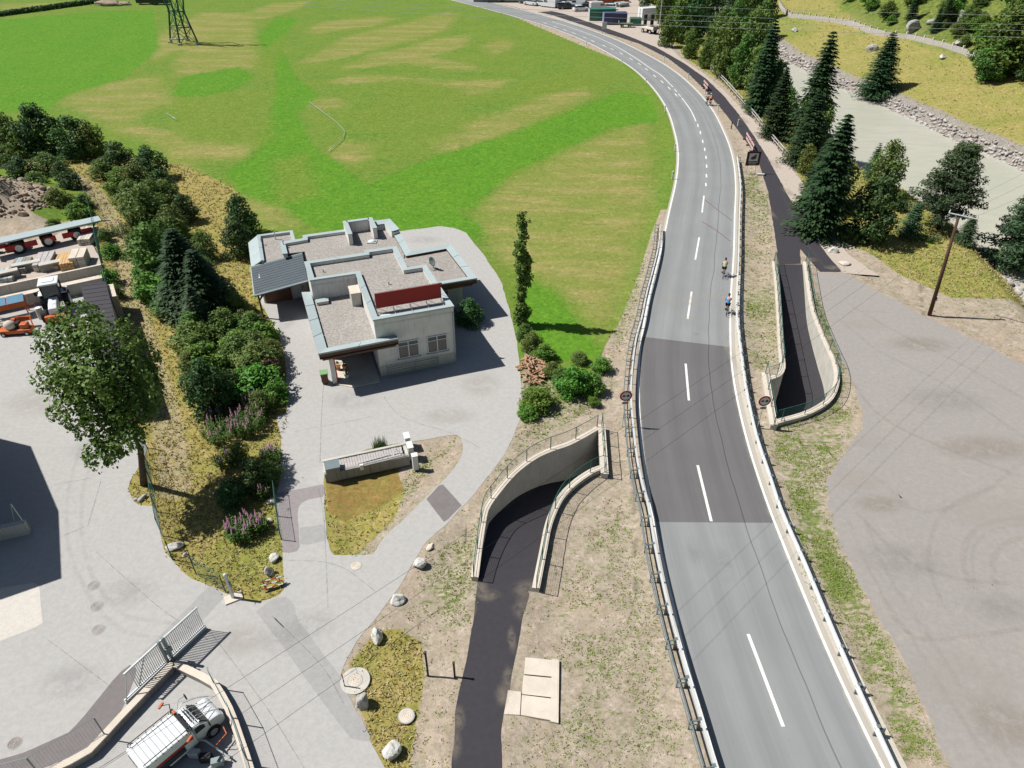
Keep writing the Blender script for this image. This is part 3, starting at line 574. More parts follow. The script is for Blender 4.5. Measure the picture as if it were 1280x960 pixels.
def road_mat(name, c, tracks, dusty):
    s = NT(name); uv = s.n('ShaderNodeUVMap'); uv.uv_map = 'along'; sp = s.n('ShaderNodeSeparateXYZ'); s.l(uv.outputs[0], sp.inputs[0]); X = sp.outputs[0]
    st = s.noise(1.6, 5, .65, s.scale((1.3, .035, 1), uv.outputs[0])); st2 = s.noise(5, 4, .7, s.scale((1.0, .02, 1), uv.outputs[0])); n = s.noise(.25, 5, .6); g = s.noise(40, 3, .8); m = s.noise(1.2, 5, .7)
    col = s.mix(s.step(n, .3, .7), mul(c, .93), mul(c, 1.07)); col = s.mix(s.step(st, .35, .68, 0, .5), col, mul(c, .80)); col = s.mix(s.step(st2, .45, .7, 0, .35), col, mul(c, 1.22))
    for x in (-2.75, -1.0, 1.0, 2.75):
        d = s.math('ABSOLUTE', s.math('SUBTRACT', X, x)); col = s.mix(s.math('MULTIPLY', s.step(d, .0, .55, 1, 0), tracks), col, mul(c, .78))
    for x in (-1.85, 1.85, 0.0): d = s.math('ABSOLUTE', s.math('SUBTRACT', X, x)); col = s.mix(s.math('MULTIPLY', s.step(d, .0, .7, 1, 0), .35), col, mul(c, 1.14))
    e = s.math('ABSOLUTE', X); col = s.mix(s.math('MULTIPLY', s.step(s.math('ADD', e, s.math('MULTIPLY', m, .5)), 3.55, 3.95), dusty), col, (.50, .45, .38))
    col = s.mix(s.step(g, .35, .7, 0, .25), col, mul(c, .7)); col = s.mix(s.step(m, .62, .78, 0, .25), col, mul(c, .6))
    d = s.math('ABSOLUTE', s.math('SUBTRACT', X, s.math('MULTIPLY_ADD', s.noise(.15, 2, .5), .5, 1.55))); col = s.mix(s.step(d, .015, .05, .75, 0), col, mul(c, .38)); s.bump(g, .3, .006)
    return s.fin(col, .8, .3)
M['road'] = road_mat('worn road asphalt', (.245, .254, .258), .38, .75); M['road_new'] = road_mat('newer road asphalt', (.135, .131, .134), .25, .5)
road = struct(strip('main_road', CEN, -HW-.18, HW+.30, .024, 'road', 10))
cpx = np.array([Qy(p[0], p[1], 0) for p in CEN])
def at_y(yy): m = np.where(cpx[:, 1] > -5)[0]; return m[np.argmin(np.abs(cpx[m, 1]-yy))]
ia, ib = sorted((at_y(425), at_y(657)))
pv = CEN[ia:ib+1]; nv_ = normals2(CEN)[ia:ib+1]
strip('newer_surface', CEN, -HW-.16, HW+.05, .028, 'road_new', 8, road, ia, ib+1)
M['shoulder'] = asphalt('dusty concrete shoulder', (.47, .43, .37), dirt=.5, crack=0)
ic = at_y(330); lo, hi = (ic, NC) if cpx[-1, 1] > cpx[0, 1] else (0, ic)
struct(strip('road_shoulder', CEN, HW+.30, HW+1.0, .016, 'shoulder', 2, None, lo, hi))
def paint(name, wear=.5):
    s = NT(name); g = s.noise(18, 4, .8); h = s.noise(2.0, 4, .7); col = s.mix(s.math('MULTIPLY', s.step(s.math('ADD', g, s.math('MULTIPLY', h, .6)), .78, 1.0), wear), (.74, .74, .70), (.36, .35, .34)); return s.fin(col, .7, .3)
M['line'] = paint('road paint', .65)
strip('edge_line', CEN, -HW+.0, -HW+.16, .033, 'line', 1, road); strip('edge_line', CEN, HW-.13, HW+.02, .033, 'line', 1, road)
dirn = 1 if cpx[-1, 1] > cpx[0, 1] else -1
def seg_line(ya, yb, off_=0, wd=.15, name='lane_dash'):
    a, b = sorted((at_y(ya), at_y(yb)))
    return strip(name, CEN, off_-wd/2, off_+wd/2, .034, 'line', 1, road, a, max(b, a+1)+1)
def off_at(px, py):
    q = P(px, py); d = np.hypot(CEN[:, 0]-q.x, CEN[:, 1]-q.y); i = int(np.argmin(d)); n = normals2(CEN)[i]; return i, (q.x-CEN[i, 0])*n[0]+(q.y-CEN[i, 1])*n[1]
def dash(a, b, wd=.15):
    """a painted dash between two surveyed points"""
    p, q = P(*a), P(*b); d = (q-p); d.z = 0; L = max(d.length, 1.1); d.normalize(); n = Vector((d.y, -d.x, 0))*wd/2; c = (p+q)/2; k = max(2, int(L/.6)); mb = MB()
    vs = []
    for i in range(k+1): t = c+d*L*(i/k-.5); vs += [(t.x-n.x, t.y-n.y, .034), (t.x+n.x, t.y+n.y, .034)]
    mb.add(vs, [(2*i, 2*i+1, 2*i+3, 2*i+2) for i in range(k)]); mb.build('lane_dash', 'line', road)
for a, b in (((935, 793), (979, 909)), ((872, 582), (889, 652)), ((857, 455), (861, 501)), ((864.5, 365), (859.5, 399)), ((874, 297), (869, 325)), ((880, 245), (877.5, 266))): dash(a, b, .17)
for px, py in ((882.5, 231), (883.2, 220), (883.4, 208), (882.6, 197), (881, 187), (878.5, 177), (875.6, 166), (872.5, 157)): dash((px, py+2.0), (px-.3, py-2.0), .17)
for k_, (px, py) in enumerate(((851, 121), (846, 115), (841, 109))): dash((px, py), (px-3, py-3.4), .15)
sol = [(869, 151), (862, 136), (853, 123)]; 
for pts in ([(870, 152), (864, 139), (857, 129), (852, 122.5)], [(838, 106), (826, 94), (812, 85), (795, 73), (772, 59), (747, 47), (715, 35), (690, 27)]):
    l = resample(spline(PL(pts), 5), step=.8); strip('solid_line', l, -.08, .08, .034, 'line', 1, road)
for q in [(845, 119), (836, 110), (827, 102), (817.5, 94.5), (808.5, 87), (799, 80), (788, 73.5), (777.5, 67.5), (766, 62), (754.5, 57), (742, 52), (731, 47), (718, 42), (706, 37.5), (694, 33.5), (681, 29)]:
    i, o_ = off_at(*q); dash_i = strip('lane_dash', CEN, o_-.09, o_+.09, .034, 'line', 1, road, max(0, i-1), min(NC, i+2))
M['rust_line'] = plain('rust stain', (.20, .11, .09), .9, .3, 3)
for a, b in (((881, 250), (896, 262)), ((896, 262), (915, 276)), ((877, 277), (895, 288)), ((895, 288), (913, 302))):
    p, q = P(*a), P(*b); d = (q-p).normalized(); n = Vector((d.y, -d.x, 0))*.05; mb = MB(); mb.add([(p.x-n.x, p.y-n.y, .035), (p.x+n.x, p.y+n.y, .035), (q.x+n.x, q.y+n.y, .035), (q.x-n.x, q.y-n.y, .035)], [(0, 1, 2, 3)]); mb.build('asphalt_joint', 'rust_line', road)
# ---- underpass ramps
def zprof(t, zend): return -abs(zend)*np.clip(sstep(0, 1, np.clip(t*1.08, 0, 1))*.55+np.clip(t*1.1, 0, 1)*.45, 0, 1)
def ramp(nm, A_, B_, zend, up):
    mb = MB(); vs = []; nn = 10; N_ = len(A_)
    for i in range(N_):
        z = float(zprof(i/(N_-1), zend))+.012
        for j in range(nn+1): t = j/nn; q = A_[i]*(1-t)+B_[i]*t; vs.append((q[0], q[1], z))
    mb.add(vs, [(i*(nn+1)+j, i*(nn+1)+j+1, (i+1)*(nn+1)+j+1, (i+1)*(nn+1)+j) for i in range(N_-1) for j in range(nn)])
    return struct(mb.build('cycle_path_ramp', 'cycle', smooth=True))
ZE = 3.0
ramp('a', W1, W2, ZE, 0); ramp('b', W3, W4, ZE, 0)
def retaining(line, label, side_out, zend=ZE, group=None, thick=.34, ends=True):
    """side_out +1: outside is on the right of travel"""
    t = thing('retaining_wall', label, 'wall', (float(line[0][0]), float(line[0][1]), 0)); loc = np.array([line[0][0], line[0][1]])
    l = line-loc; n = len(l); nn = normals2(l)*side_out; mb = MB(); vs = []
    for i in range(n):
        zb = float(zprof(i/(n-1), zend))-.35; a, b = l[i]-nn[i]*.02, l[i]+nn[i]*thick
        vs += [(a[0], a[1], zb), (b[0], b[1], zb), (b[0], b[1], .26), (a[0], a[1], .26)]
    fs = [(i*4+j, i*4+(j+1) % 4, (i+1)*4+(j+1) % 4, (i+1)*4+j) for i in range(n-1) for j in range(4)]+[(0, 3, 2, 1), tuple((n-1)*4+k for k in range(4))]
    mb.add(vs, fs).build('wall_body', 'concrete', t)
    mb = MB(); vs = []
    for i in range(n):
        a, b = l[i]-nn[i]*.05, l[i]+nn[i]*(thick+.03); vs += [(a[0], a[1], .262), (b[0], b[1], .262), (b[0], b[1], .33), (a[0], a[1], .33)]
    mb.add(vs, fs).build('coping', 'slab', t)
    # mesh railing on top
    ln = resample(np.array([l[i]+nn[i]*thick*.6 for i in range(n)]), step=.5); posts = MB(); rail = MB(); pm = MB()
    q = [(p[0], p[1], 1.36) for p in ln]; rail.path(q, .022, 5); rail.path([(p[0], p[1], .48) for p in ln], .014, 4)
    for i, p in enumerate(ln):
        if i % 4 == 0: MB().tube((p[0], p[1], .33), (p[0], p[1], 1.38), .028, n=6).build('railing_post', 'green_mesh', t)
    fine = resample(ln, step=.11)
    for p in fine: pm.tube((p[0], p[1], .48), (p[0], p[1], 1.35), .0035, n=3, cap=False)
    for z in (.62, .76, .90, 1.04, 1.18): pm.path([(p[0], p[1], z) for p in ln], .0035, 3)
    rail.build('railing_rail', 'green_mesh', t); struct(pm.build('railing_mesh', 'green_mesh', t), 'stuff'); return t
retaining(W1, 'long curving concrete retaining wall on the outer left of the ramp beside the driveway', -1)
retaining(W2, 'low curved concrete wall between the left ramp and the sandy verge', 1)
retaining(W3, 'straight concrete wall with short curved end between the road bank and the right ramp', 1)
retaining(W4, 'sunlit white concrete wall curling round the bottom of the right ramp', -1)
def headwall(a, b, label, inward):
    p, q = P(*a, .35), P(*b, .35); d = (q-p); d.z = 0; L = d.length; d.normalize(); rz = math.atan2(d.y, d.x); c = (p+q)/2
    t = thing('portal_headwall', label, 'headwall', (c.x, c.y, 0), rz)
    MB().box((0, 0, -.08), (L, .42, .76)).build('beam', 'concrete', t, bevel=.015)
    MB().box((0, 0, .33), (L+.04, .5, .07)).build('coping', 'slab', t, bevel=.01)
    r = MB(); r.tube((-L/2, 0, 1.35), (L/2, 0, 1.35), .025, n=6); r.tube((-L/2, 0, .55), (L/2, 0, .55), .02, n=6); r.build('railing_rail', 'green_mesh', t)
    for k in range(4): x = -L/2+.1+k*(L-.2)/3; MB().tube((x, 0, .36), (x, 0, 1.37), .028, n=6).build('railing_post', 'green_mesh', t)
    return p, q
h1 = headwall((752, 531), (756, 592), 'concrete portal beam of the underpass on the left side of the road', 1)
h2 = headwall((956.5, 466), (967.5, 532), 'concrete portal beam of the underpass on the right side of the road', -1)
a1, a2 = Vector((*W1[-1], 0)), Vector((*W2[-1], 0)); b1, b2 = Vector((*W3[-1], 0)), Vector((*W4[-1], 0))
mb = MB(); t = thing('underpass', 'dark concrete underpass carrying the cycle path below the road', 'underpass')
mb.add([(a1.x, a1.y, -ZE), (b1.x, b1.y, -ZE), (b2.x, b2.y, -ZE), (a2.x, a2.y, -ZE)], [(0, 1, 2, 3)]); mb.build('floor', 'cycle', t)
for nm, p, q in (('side_wall', a1, b1), ('side_wall', a2, b2)):
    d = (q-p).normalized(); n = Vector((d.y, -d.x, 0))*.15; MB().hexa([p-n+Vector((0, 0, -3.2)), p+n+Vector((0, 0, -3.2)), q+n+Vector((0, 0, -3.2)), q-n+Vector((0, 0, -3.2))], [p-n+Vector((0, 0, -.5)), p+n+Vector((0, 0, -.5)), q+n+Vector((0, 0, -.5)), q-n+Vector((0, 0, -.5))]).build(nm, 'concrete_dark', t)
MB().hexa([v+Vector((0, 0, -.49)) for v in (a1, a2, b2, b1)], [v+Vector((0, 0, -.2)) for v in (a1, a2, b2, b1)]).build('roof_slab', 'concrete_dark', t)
# concrete slabs by the path
sl_ = thing('slab_path', 'pale concrete paving slabs laid in an L shape beside the dark path', 'paving', tuple(P(665, 865)))
o_ = P(665, 865)
for pts in ([(657, 822), (698, 826), (697.5, 847), (655, 843)], [(654.6, 844.5), (697.3, 848.5), (697, 873), (652.5, 868)], [(652.3, 869), (697, 874.5), (696, 902), (651, 894)], [(635, 863), (651.5, 865), (650, 894), (630, 893)]):
    pw = [(P(*q)-o_) for q in pts]; MB().prism([(q.x, q.y) for q in pw], -.12, .035).build('slab', 'slab', sl_, bevel=.01)
MB().prism([(q.x*1.0, q.y) for q in [P(*z)-o_ for z in ((690, 824), (699, 825), (698, 904), (688, 902))]], -.15, .028).build('slab', 'slab', sl_)
# ================================================================== LARGE THINGS: guardrails, house, walls, poles
def guardrail(pts, label, double):
    l = resample(spline(PL(pts, .45), 5)[::-1], step=1.0); o = np.array([l[0, 0], l[0, 1]]); l = l-o; z = np.zeros((len(l), 1)); l3 = np.hstack([l, z])
    t = thing('guardrail', label, 'guardrail', (float(o[0]), float(o[1]), 0)); s = 1 if double else -1    # side facing the traffic
    prof = [(0, .47), (.035, .50), (.035, .56), (.0, .61), (.035, .67), (.035, .73), (0, .76), (-.012, .76), (.018, .725), (.018, .675), (-.02, .615), (.018, .555), (.018, .505), (-.012, .47)]
    b = MB(); b.sweep(l3, [(s*(a+.10), h+.02) for a, h in prof]); b.build('beam', 'rail_white', t, smooth=False)
    tp = MB(); k_ = .065 if double else .022; tp.sweep(l3, [(s*.06-k_, .775), (s*.06+k_, .775), (s*.06+k_, .815), (s*.06-k_, .815)]); tp.build('top_rail', 'rail_white', t)
    if double:
        b = MB(); b.sweep(l3, [(-.42+a, h) for a, h in ((-.03, .70), (.03, .70), (.03, .77), (-.03, .77))]); b.build('rear_rail', 'galv_dark', t)
        b = MB(); b.sweep(l3, [(-.42+a, h) for a, h in ((-.02, .36), (.02, .36), (.02, .41), (-.02, .41))]); b.build('rear_rail', 'galv_dark', t)
    m = MB(); m.box((0, 0, .34), (.10, .065, .9)); m.box((s*.05, 0, .62), (.13, .10, .16)); m.box((0, 0, .80), (.16, .16, .05))
    if double: m.box((-.22, 0, .68), (.42, .05, .06)); m.box((-.42, 0, .38), (.05, .06, .78)); m.box((-.22, 0, .33), (.42, .035, .04))
    else: m.box((.20, 0, .55), (.34, .07, .07), 0); m.box((.36, 0, .35), (.06, .07, .5), 0)
    me_ = m.mesh('post', M['galv_dark']); pp = resample(l, step=2.0); nn = normals2(pp)
    for p, n in zip(pp, nn): put('post', me_, t, loc=(p[0], p[1], 0), rz=math.atan2(n[1], n[0]))
    return t
guardrail([(922, 198), (926, 232), (925, 270), (924, 320), (922, 370), (922, 400), (926, 437), (931, 475), (937, 507), (947, 550), (962, 595), (977, 640), (1006, 706), (1038, 783), (1073, 864), (1112, 949), (1165, 1065), (1220, 1190)], 'long galvanised steel guardrail on the river side of the road', False)
guardrail([(824, 284), (822, 310), (815, 340), (807, 370), (801, 400), (794, 425), (789, 462), (787, 500), (790, 540), (794, 575), (800, 607), (808, 635), (817, 691), (831, 755), (849, 822), (866, 878), (888, 953), (925, 1065), (965, 1180)], 'double galvanised guardrail with rear handrail on the field side of the road', True)
# ------------------------------------------------------------------ the flat roofed house
HO = P(476.3, 470.5); HA = math.radians(19.4)
hs = thing('house', 'flat roofed white house with stepped gravel roofs, grey coping and a red panel on top', 'house', tuple(HO), HA)
def segs(path, closed=False):
    return [(path[i], path[(i+1) % len(path)]) for i in range(len(path) if closed else len(path)-1)]
def inset(path, d, closed=False):
    n = len(path); out = []
    def nrm(a, b): dx, dy = b[0]-a[0], b[1]-a[1]; L = math.hypot(dx, dy); return (-dy/L, dx/L)
    for i in range(n):
        if not closed and i == 0: m = nrm(path[0], path[1]); out.append((path[0][0]+m[0]*d, path[0][1]+m[1]*d)); continue
        if not closed and i == n-1: m = nrm(path[-2], path[-1]); out.append((path[-1][0]+m[0]*d, path[-1][1]+m[1]*d)); continue
        a = nrm(path[i-1], path[i]); b = nrm(path[i], path[(i+1) % n]); k = d/(1+a[0]*b[0]+a[1]*b[1]); out.append((path[i][0]+(a[0]+b[0])*k, path[i][1]+(a[1]+b[1])*k))
    return out
def parapet(path, w_, z0, z1, closed=False, wall='white_wall', over=.05, slope=.03):
    """path runs with the roof on its left"""
    inn = inset(path, w_, closed); outc = inset(path, -over, closed); innc = inset(path, w_+over*.6, closed)
    n = len(path); R = range(n if closed else n-1); mb = MB()
    for i in R:
        j = (i+1) % n; q = [path[i], path[j], inn[j], inn[i]]
        mb.hexa([(x, y, z0) for x, y in q], [(x, y, z1-.11-(slope if slope > .05 else 0)) for x, y in q])
    mb.build('parapet', wall, hs)
    for i in R:
        j = (i+1) % n; a, b, c, d = outc[i], outc[j], innc[j], innc[i]; L = math.dist(a, b); k = max(1, int(round(L/2.6)))
        for t in range(k):
            u, v = t/k+(.004 if t else 0), (t+1)/k-(.004 if t < k-1 else 0); lp = lambda p, q, s: (p[0]+(q[0]-p[0])*s, p[1]+(q[1]-p[1])*s)
            q = [lp(a, b, u), lp(a, b, v), lp(d, c, v), lp(d, c, u)]
            m = MB().hexa([(x, y, z1-.13 if e < 2 else z1-.10) for e, (x, y) in enumerate(q)], [(x, y, z1+(0 if e < 2 else -slope)) for e, (x, y) in enumerate(q)]); m.build('coping_piece', 'cap', hs)
def gravel_mat():
    s = NT('roof gravel'); g = s.vor(13, out='Color', feat='F1'); sp = s.n('ShaderNodeSeparateColor'); s.l(g, sp.inputs[0]); n = s.noise(.6, 5, .65); v = s.vor(13)
    col = s.mix(sp.outputs[0], (.22, .205, .19), (.44, .41, .38)); col = s.mix(s.step(n, .3, .7, 0, .5), col, mul((.32, .30, .28), .85)); col = s.mix(s.step(s.noise(1.1, 5, .7), .62, .75, 0, .5), col, (.12, .12, .10)); s.bump(v, .6, .03); return s.fin(col, .95, .1)
M['gravel'] = gravel_mat()
U = [(0, 0), (5.95, 0), (5.72, 4.0), (5.6, 7.25), (4.05, 7.25), (4.05, 11.5), (1.35, 11.5), (1.3, 11.05), (-3.65, 11.05), (-3.6, 7.65), (0, 7.6)]
MB().prism(U, -.1, 4.55).build('wall', 'white_wall', hs); MB().prism(inset(U, .1, True), 4.555, 4.66).build('gravel_roof', 'gravel', hs)
parapet(U, .34, 4.5, 5.02, True)
# front wing with porch
Lp = [(-4.35, 8.75), (-4.2, -.75), (1.5, -.62)]
Lpoly = [(-4.35, 8.75), (-4.2, -.75), (1.5, -.62), (1.45, -.05), (-.02, -.05), (-.02, 7.68), (-3.62, 7.68), (-3.65, 8.75)]
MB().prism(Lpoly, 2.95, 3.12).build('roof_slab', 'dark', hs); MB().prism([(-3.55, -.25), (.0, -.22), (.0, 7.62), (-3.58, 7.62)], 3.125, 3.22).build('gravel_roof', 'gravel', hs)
parapet(Lp, .62, 3.1, 3.52, False, 'wood_brown', slope=.10)
MB().box((.75, -.35, 3.2), (1.45, .5, .12)).build('gutter_end', 'dark', hs)
m = MB().hexa([(-4.0, -.70, 2.78), (1.3, -.56, 2.78), (1.25, -.1, 2.80), (-3.95, -.1, 2.80)], [(-4.24, -.785, 3.40), (1.52, -.655, 3.40), (1.5, -.2, 3.40), (-4.2, -.2, 3.40)]); m.build('fascia', 'wood_brown', hs)
m = MB().hexa([(-3.9, -.1, 2.72), (-3.6, -.1, 2.72), (-3.6, 8.6, 2.72), (-4.05, 8.6, 2.72)], [(-4.26, -.2, 3.38), (-3.9, -.2, 3.38), (-4.0, 8.75, 3.38), (-4.42, 8.75, 3.38)]); m.build('fascia', 'wood_brown', hs)
MB().prism([(-3.55, 3.6), (-.01, 3.6), (-.01, 7.6), (-3.55, 7.6)], -.1, 2.94).build('wall', 'concrete_dark', hs)  # wall inside the porch: shade of the recess put into its darker colour
MB().box((-3.42, .55, 1.42), (.32, .75, 2.95)).build('porch_wall', 'white_wall', hs, bevel=.01); MB().box((-3.2, .22, 1.42), (.1, .1, 2.9)).build('porch_post', 'red', hs)
MB().box((-1.1, 3.55, 1.05), (1.1, .1, 2.1)).build('front_door', 'wood_brown', hs); MB().prism([(-3.4, .1), (-2.3, -.75), (-.2, -.75), (-.1, 3.5), (-3.4, 3.5)], 0, .08).build('porch_floor', 'slab', hs)
# rear wing
B = [(5.9, 6.5), (9.7, 6.5), (9.35, 13.55), (5.6, 13.3), (5.5, 18.5), (5.2, 20.1), (.75, 20.1), (.75, 20.0), (-3.1, 20.0), (-3.15, 19.3), (-5.22, 19.1), (-5.2, 16.6)]
Bb = [(5.9, 8.2), (8.9, 8.2), (8.8, 13.2), (5.5, 13.2), (5.3, 19.9), (-3.0, 19.8), (-3.1, 19.1), (-5.1, 19.0), (-5.1, 17.1), (-3.3, 17.1), (-3.3, 10)]
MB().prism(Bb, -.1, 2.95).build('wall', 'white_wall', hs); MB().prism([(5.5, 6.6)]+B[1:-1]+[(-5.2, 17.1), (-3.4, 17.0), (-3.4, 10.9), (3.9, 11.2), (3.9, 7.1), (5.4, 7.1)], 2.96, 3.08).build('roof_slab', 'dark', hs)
MB().prism(inset([(5.5, 6.6)]+B[1:-1]+[(-5.2, 17.1), (-3.4, 17.0), (-3.4, 10.9), (3.9, 11.2), (3.9, 7.1), (5.4, 7.1)], .08, True), 3.085, 3.16).build('gravel_roof', 'gravel', hs)
parapet(B[:5], .55, 3.05, 3.46, False, 'wood_brown', slope=.08); parapet(B[7:], .36, 3.05, 3.46, False)
parapet([(5.5, 17.5), (5.12, 20.15), (3.35, 20.15)], .75, 3.05, 3.86, False, slope=.1)
for q in ([(.72, 17.0), (1.08, 17.0), (1.08, 20.1), (.72, 20.1)], [(3.1, 17.6), (3.46, 17.6), (3.46, 20.1), (3.1, 20.1)], [(1.08, 19.75), (3.1, 19.75), (3.1, 20.1), (1.08, 20.1)]):
    MB().prism(q, 3.1, 4.2).build('roof_screen_wall', 'white_wall', hs); MB().prism(inset(q, -.04, True), 4.2, 4.27).build('coping_piece', 'cap', hs)
m = MB().hexa([(6.1, 6.6, 2.75), (9.3, 6.6, 2.75), (9.0, 7.2, 2.65), (6.1, 7.2, 2.65)], [(5.95, 6.44, 3.34), (9.72, 6.44, 3.34), (9.6, 6.9, 3.34), (5.95, 6.9, 3.34)]); m.build('fascia', 'wood_brown', hs)
m = MB().hexa([(8.9, 7.1, 2.65), (9.1, 6.9, 2.65), (8.9, 13.4, 2.65), (8.7, 13.4, 2.65)], [(9.2, 7, 3.34), (9.74, 6.5, 3.34), (9.4, 13.5, 3.34), (9.0, 13.5, 3.34)]); m.build('fascia', 'wood_brown', hs)
# left wing C and the carport roof D
MB().prism([(-7.6, 14.5), (-3.6, 14.5), (-3.6, 19.0), (-4.0, 22.6), (-7.1, 22.6)], -.1, 2.5).build('wall', 'white_wall', hs)
MB().prism([(-7.1, 17.05), (-3.9, 17.05), (-3.9, 22.65), (-7.1, 22.65)], 2.51, 2.64).build('gravel_roof', 'gravel', hs)
parapet([(-3.9, 19.8), (-3.95, 22.75), (-7.15, 22.75), (-7.15, 17.05)], .22, 2.5, 2.92, False)
for i in range(3):
    y0, y1 = 17.02+i*1.92, 17.02+(i+1)*1.92-.012; MB().hexa([(-8.12, y0, 2.34), (-7.18, y0, 2.78), (-7.18, y1, 2.78), (-8.12, y1-(.3 if i == 2 else 0), 2.34)], [(-8.12, y0, 2.40), (-7.18, y0, 2.89), (-7.18, y1, 2.89), (-8.12, y1-(.3 if i == 2 else 0), 2.40)]).build('roof_flashing', 'cap', hs)
dq = [(-8.12, 11.6, 2.38), (-3.66, 11.5, 3.02), (-3.55, 16.95, 3.06), (-8.12, 17.0, 2.42)]
MB().hexa([(x, y, z-.14) for x, y, z in dq], dq).build('carport_roof', 'roof_dark', hs)
for i in range(12):
    t = i/12; a = Vector(dq[0]).lerp(Vector(dq[3]), t); b = Vector(dq[1]).lerp(Vector(dq[2]), t); c = Vector((0, .44, 0)); MB().hexa([a+Vector((0, .006, .002)), b+Vector((0, .006, .002)), b+c, a+c], [a+Vector((0, .006, .022)), b+Vector((0, .006, .022)), b+c+Vector((0, 0, .008)), a+c+Vector((0, 0, .008))]).build('roofing_strip', 'roof_dark', hs)
for a, b in ((dq[0], dq[1]), (dq[3], dq[2]), (dq[0], dq[3])): MB().path([Vector(a)+Vector((0, 0, .02)), Vector(b)+Vector((0, 0, .02))], .075, 4).build('edge_trim', 'cap', hs)
for x in (-7.85, -4.1): MB().box((x, 11.85, 1.2), (.14, .14, 2.5)).build('carport_post', 'wood_brown', hs)
for s_ in (0, 1): MB().tube((-7.85, 11.85, 1.7), (-7.3+s_*.0, 11.85+s_*.7, 2.35), .05).build('brace', 'wood_brown', hs)
MB().box((-6.3, 14.42, 1.05), (2.3, .1, 2.1)).build('garage_door', 'wood_brown', hs); MB().box((-4.6, 14.42, 1.1), (.6, .08, 2.0)).build('side_door', 'frame_white', hs)
# windows in the front wall
def window(x0, x1, z0, z1, y, rows_=(.28,), face='y'):
    fr = MB(); d = .06
    for (a, b, c, e) in ((x0, x1, z0, z0+d), (x0, x1, z1-d, z1), (x0, x0+d, z0+d, z1-d), (x1-d, x1, z0+d, z1-d), ((x0+x1)/2-.035, (x0+x1)/2+.035, z0+d, z1-d)): fr.box(((a+b)/2, y-.03, (c+e)/2), (b-a, .09, e-c))
    tz = z1-.38; fr.box(((x0+x1)/2, y-.035, tz), (x1-x0-2*d, .08, .05))
    f = fr.build('window', 'frame_white', hs)
    for s_ in (0, 1):
        a = x0+d if s_ == 0 else (x0+x1)/2+.035; b = (x0+x1)/2-.035 if s_ == 0 else x1-d
        MB().box(((a+b)/2, y-.012, (z0+d+tz-.025)/2), (b-a, .03, tz-.025-z0-d)).build('pane', 'blind', f); MB().box(((a+b)/2, y-.012, (tz+.025+z1-d)/2), (b-a, .03, z1-d-tz-.025)).build('pane', 'glass', f)
    MB().box(((x0+x1)/2, y-.07, z0-.04), (x1-x0+.16, .16, .05)).build('sill', 'cap', f)
M['blind'] = plain('grey blinds behind glass', (.13, .12, .11), .25, .1, 3, .5)
window(1.5, 3.1, 1.3, 2.75, 0); window(3.75, 5.3, 1.3, 2.75, 0)
MB().box((2.97, -.015, .45), (5.9, .04, .92)).build('plinth', 'concrete', hs)
window(6.3, 7.6, .9, 2.2, 8.2)
r = thing('railing', 'grey horizontal bar railing in front of the white wall of the house', 'railing', tuple(HO), HA)
for z in (.25, .45, .65, .85, 1.05): MB().tube((.5, -.55, z), (4.4, -.45, z), .022 if z < 1 else .03, n=6).build('bar', 'galv_dark', r)
for x in (.5, 2.6, 4.4): MB().box((x, -.5, .54), (.06, .06, 1.1)).build('post', 'galv_dark', r)
for x, y in ((5.86, -.06), (.08, 7.5)): MB().tube((x, y, .05 if y < 0 else 3.2), (x, y, 4.5), .045, n=8).build('downpipe', 'cap', hs)
for x, y in ((2.2, 5.5), (4.4, 9.8), (-2.4, 9.4)): MB().tube((x, y, 4.6), (x, y, 4.95), .06, n=8).build('roof_vent', 'galv', hs)
# red panel on its frame
pn = thing('roof_panel', 'long plain dark red panel standing on the highest roof of the house', 'panel', tuple(HO+Vector((0, 0, 4.66))), HA)
MB().box((2.95, 1.45, 1.0), (4.95, .06, 1.2)).build('board', 'red_panel', pn)
fr = MB()
for x in (.5, 1.75, 3.0, 4.25, 5.4):
    MB().tube((x, 1.55, 0), (x, 1.5, 1.65), .03, n=6).build('upright', 'galv', pn)
    MB().tube((x, 1.55, 1.3), (x, 2.5, .02), .02, n=6).build('strut', 'galv_dark', pn); MB().tube((x, 1.4, .35), (x, .6, .02), .018, n=6).build('strut', 'galv', pn)
for z in (.36, 1.63): MB().tube((.45, 1.5, z), (5.45, 1.5, z), .022, n=6).build('cross_bar', 'galv', pn)
MB().box((2.9, .75, .02), (5.0, .5, .02)).build('base_sheet', 'frame_white', pn)
def on_house(x, y, z=0): c, s_ = math.cos(HA), math.sin(HA); return (HO.x+x*c-y*s_, HO.y+x*s_+y*c, z)
t = thing('roof_cabinet', 'beige box cabinet on the low gravel roof against the higher wall', 'cabinet', on_house(-.45, 6.2, 3.22), HA); MB().box((0, 0, .55), (.75, 1.3, 1.1)).build('casing', 'concrete', t, bevel=.03); MB().box((0, 0, 1.13), (.82, 1.38, .06)).build('lid', 'slab', t)
t = thing('roof_hatch', 'small flat pale box at the corner of the low gravel roof', 'hatch', on_house(-3.0, 6.9, 3.22), HA); MB().box((0, 0, .12), (.9, .5, .24)).build('casing', 'slab', t, bevel=.02); MB().box((0, 0, .26), (.98, .58, .04)).build('lid', 'cap', t)
dx = P(541, 336, 3.2); t = thing('satellite_dish', 'dark satellite dish on the rear gravel roof of the house', 'satellite dish', (dx.x, dx.y, 3.16), HA-1.1)
m = MB(); n = 16; vs = [(0, .10, 0)]
for rr, dp in ((.16, .085), (.3, .045), (.42, -.02)): vs += [(rr*math.cos(2*math.pi*k/n), dp, rr*1.05*math.sin(2*math.pi*k/n)) for k in range(n)]
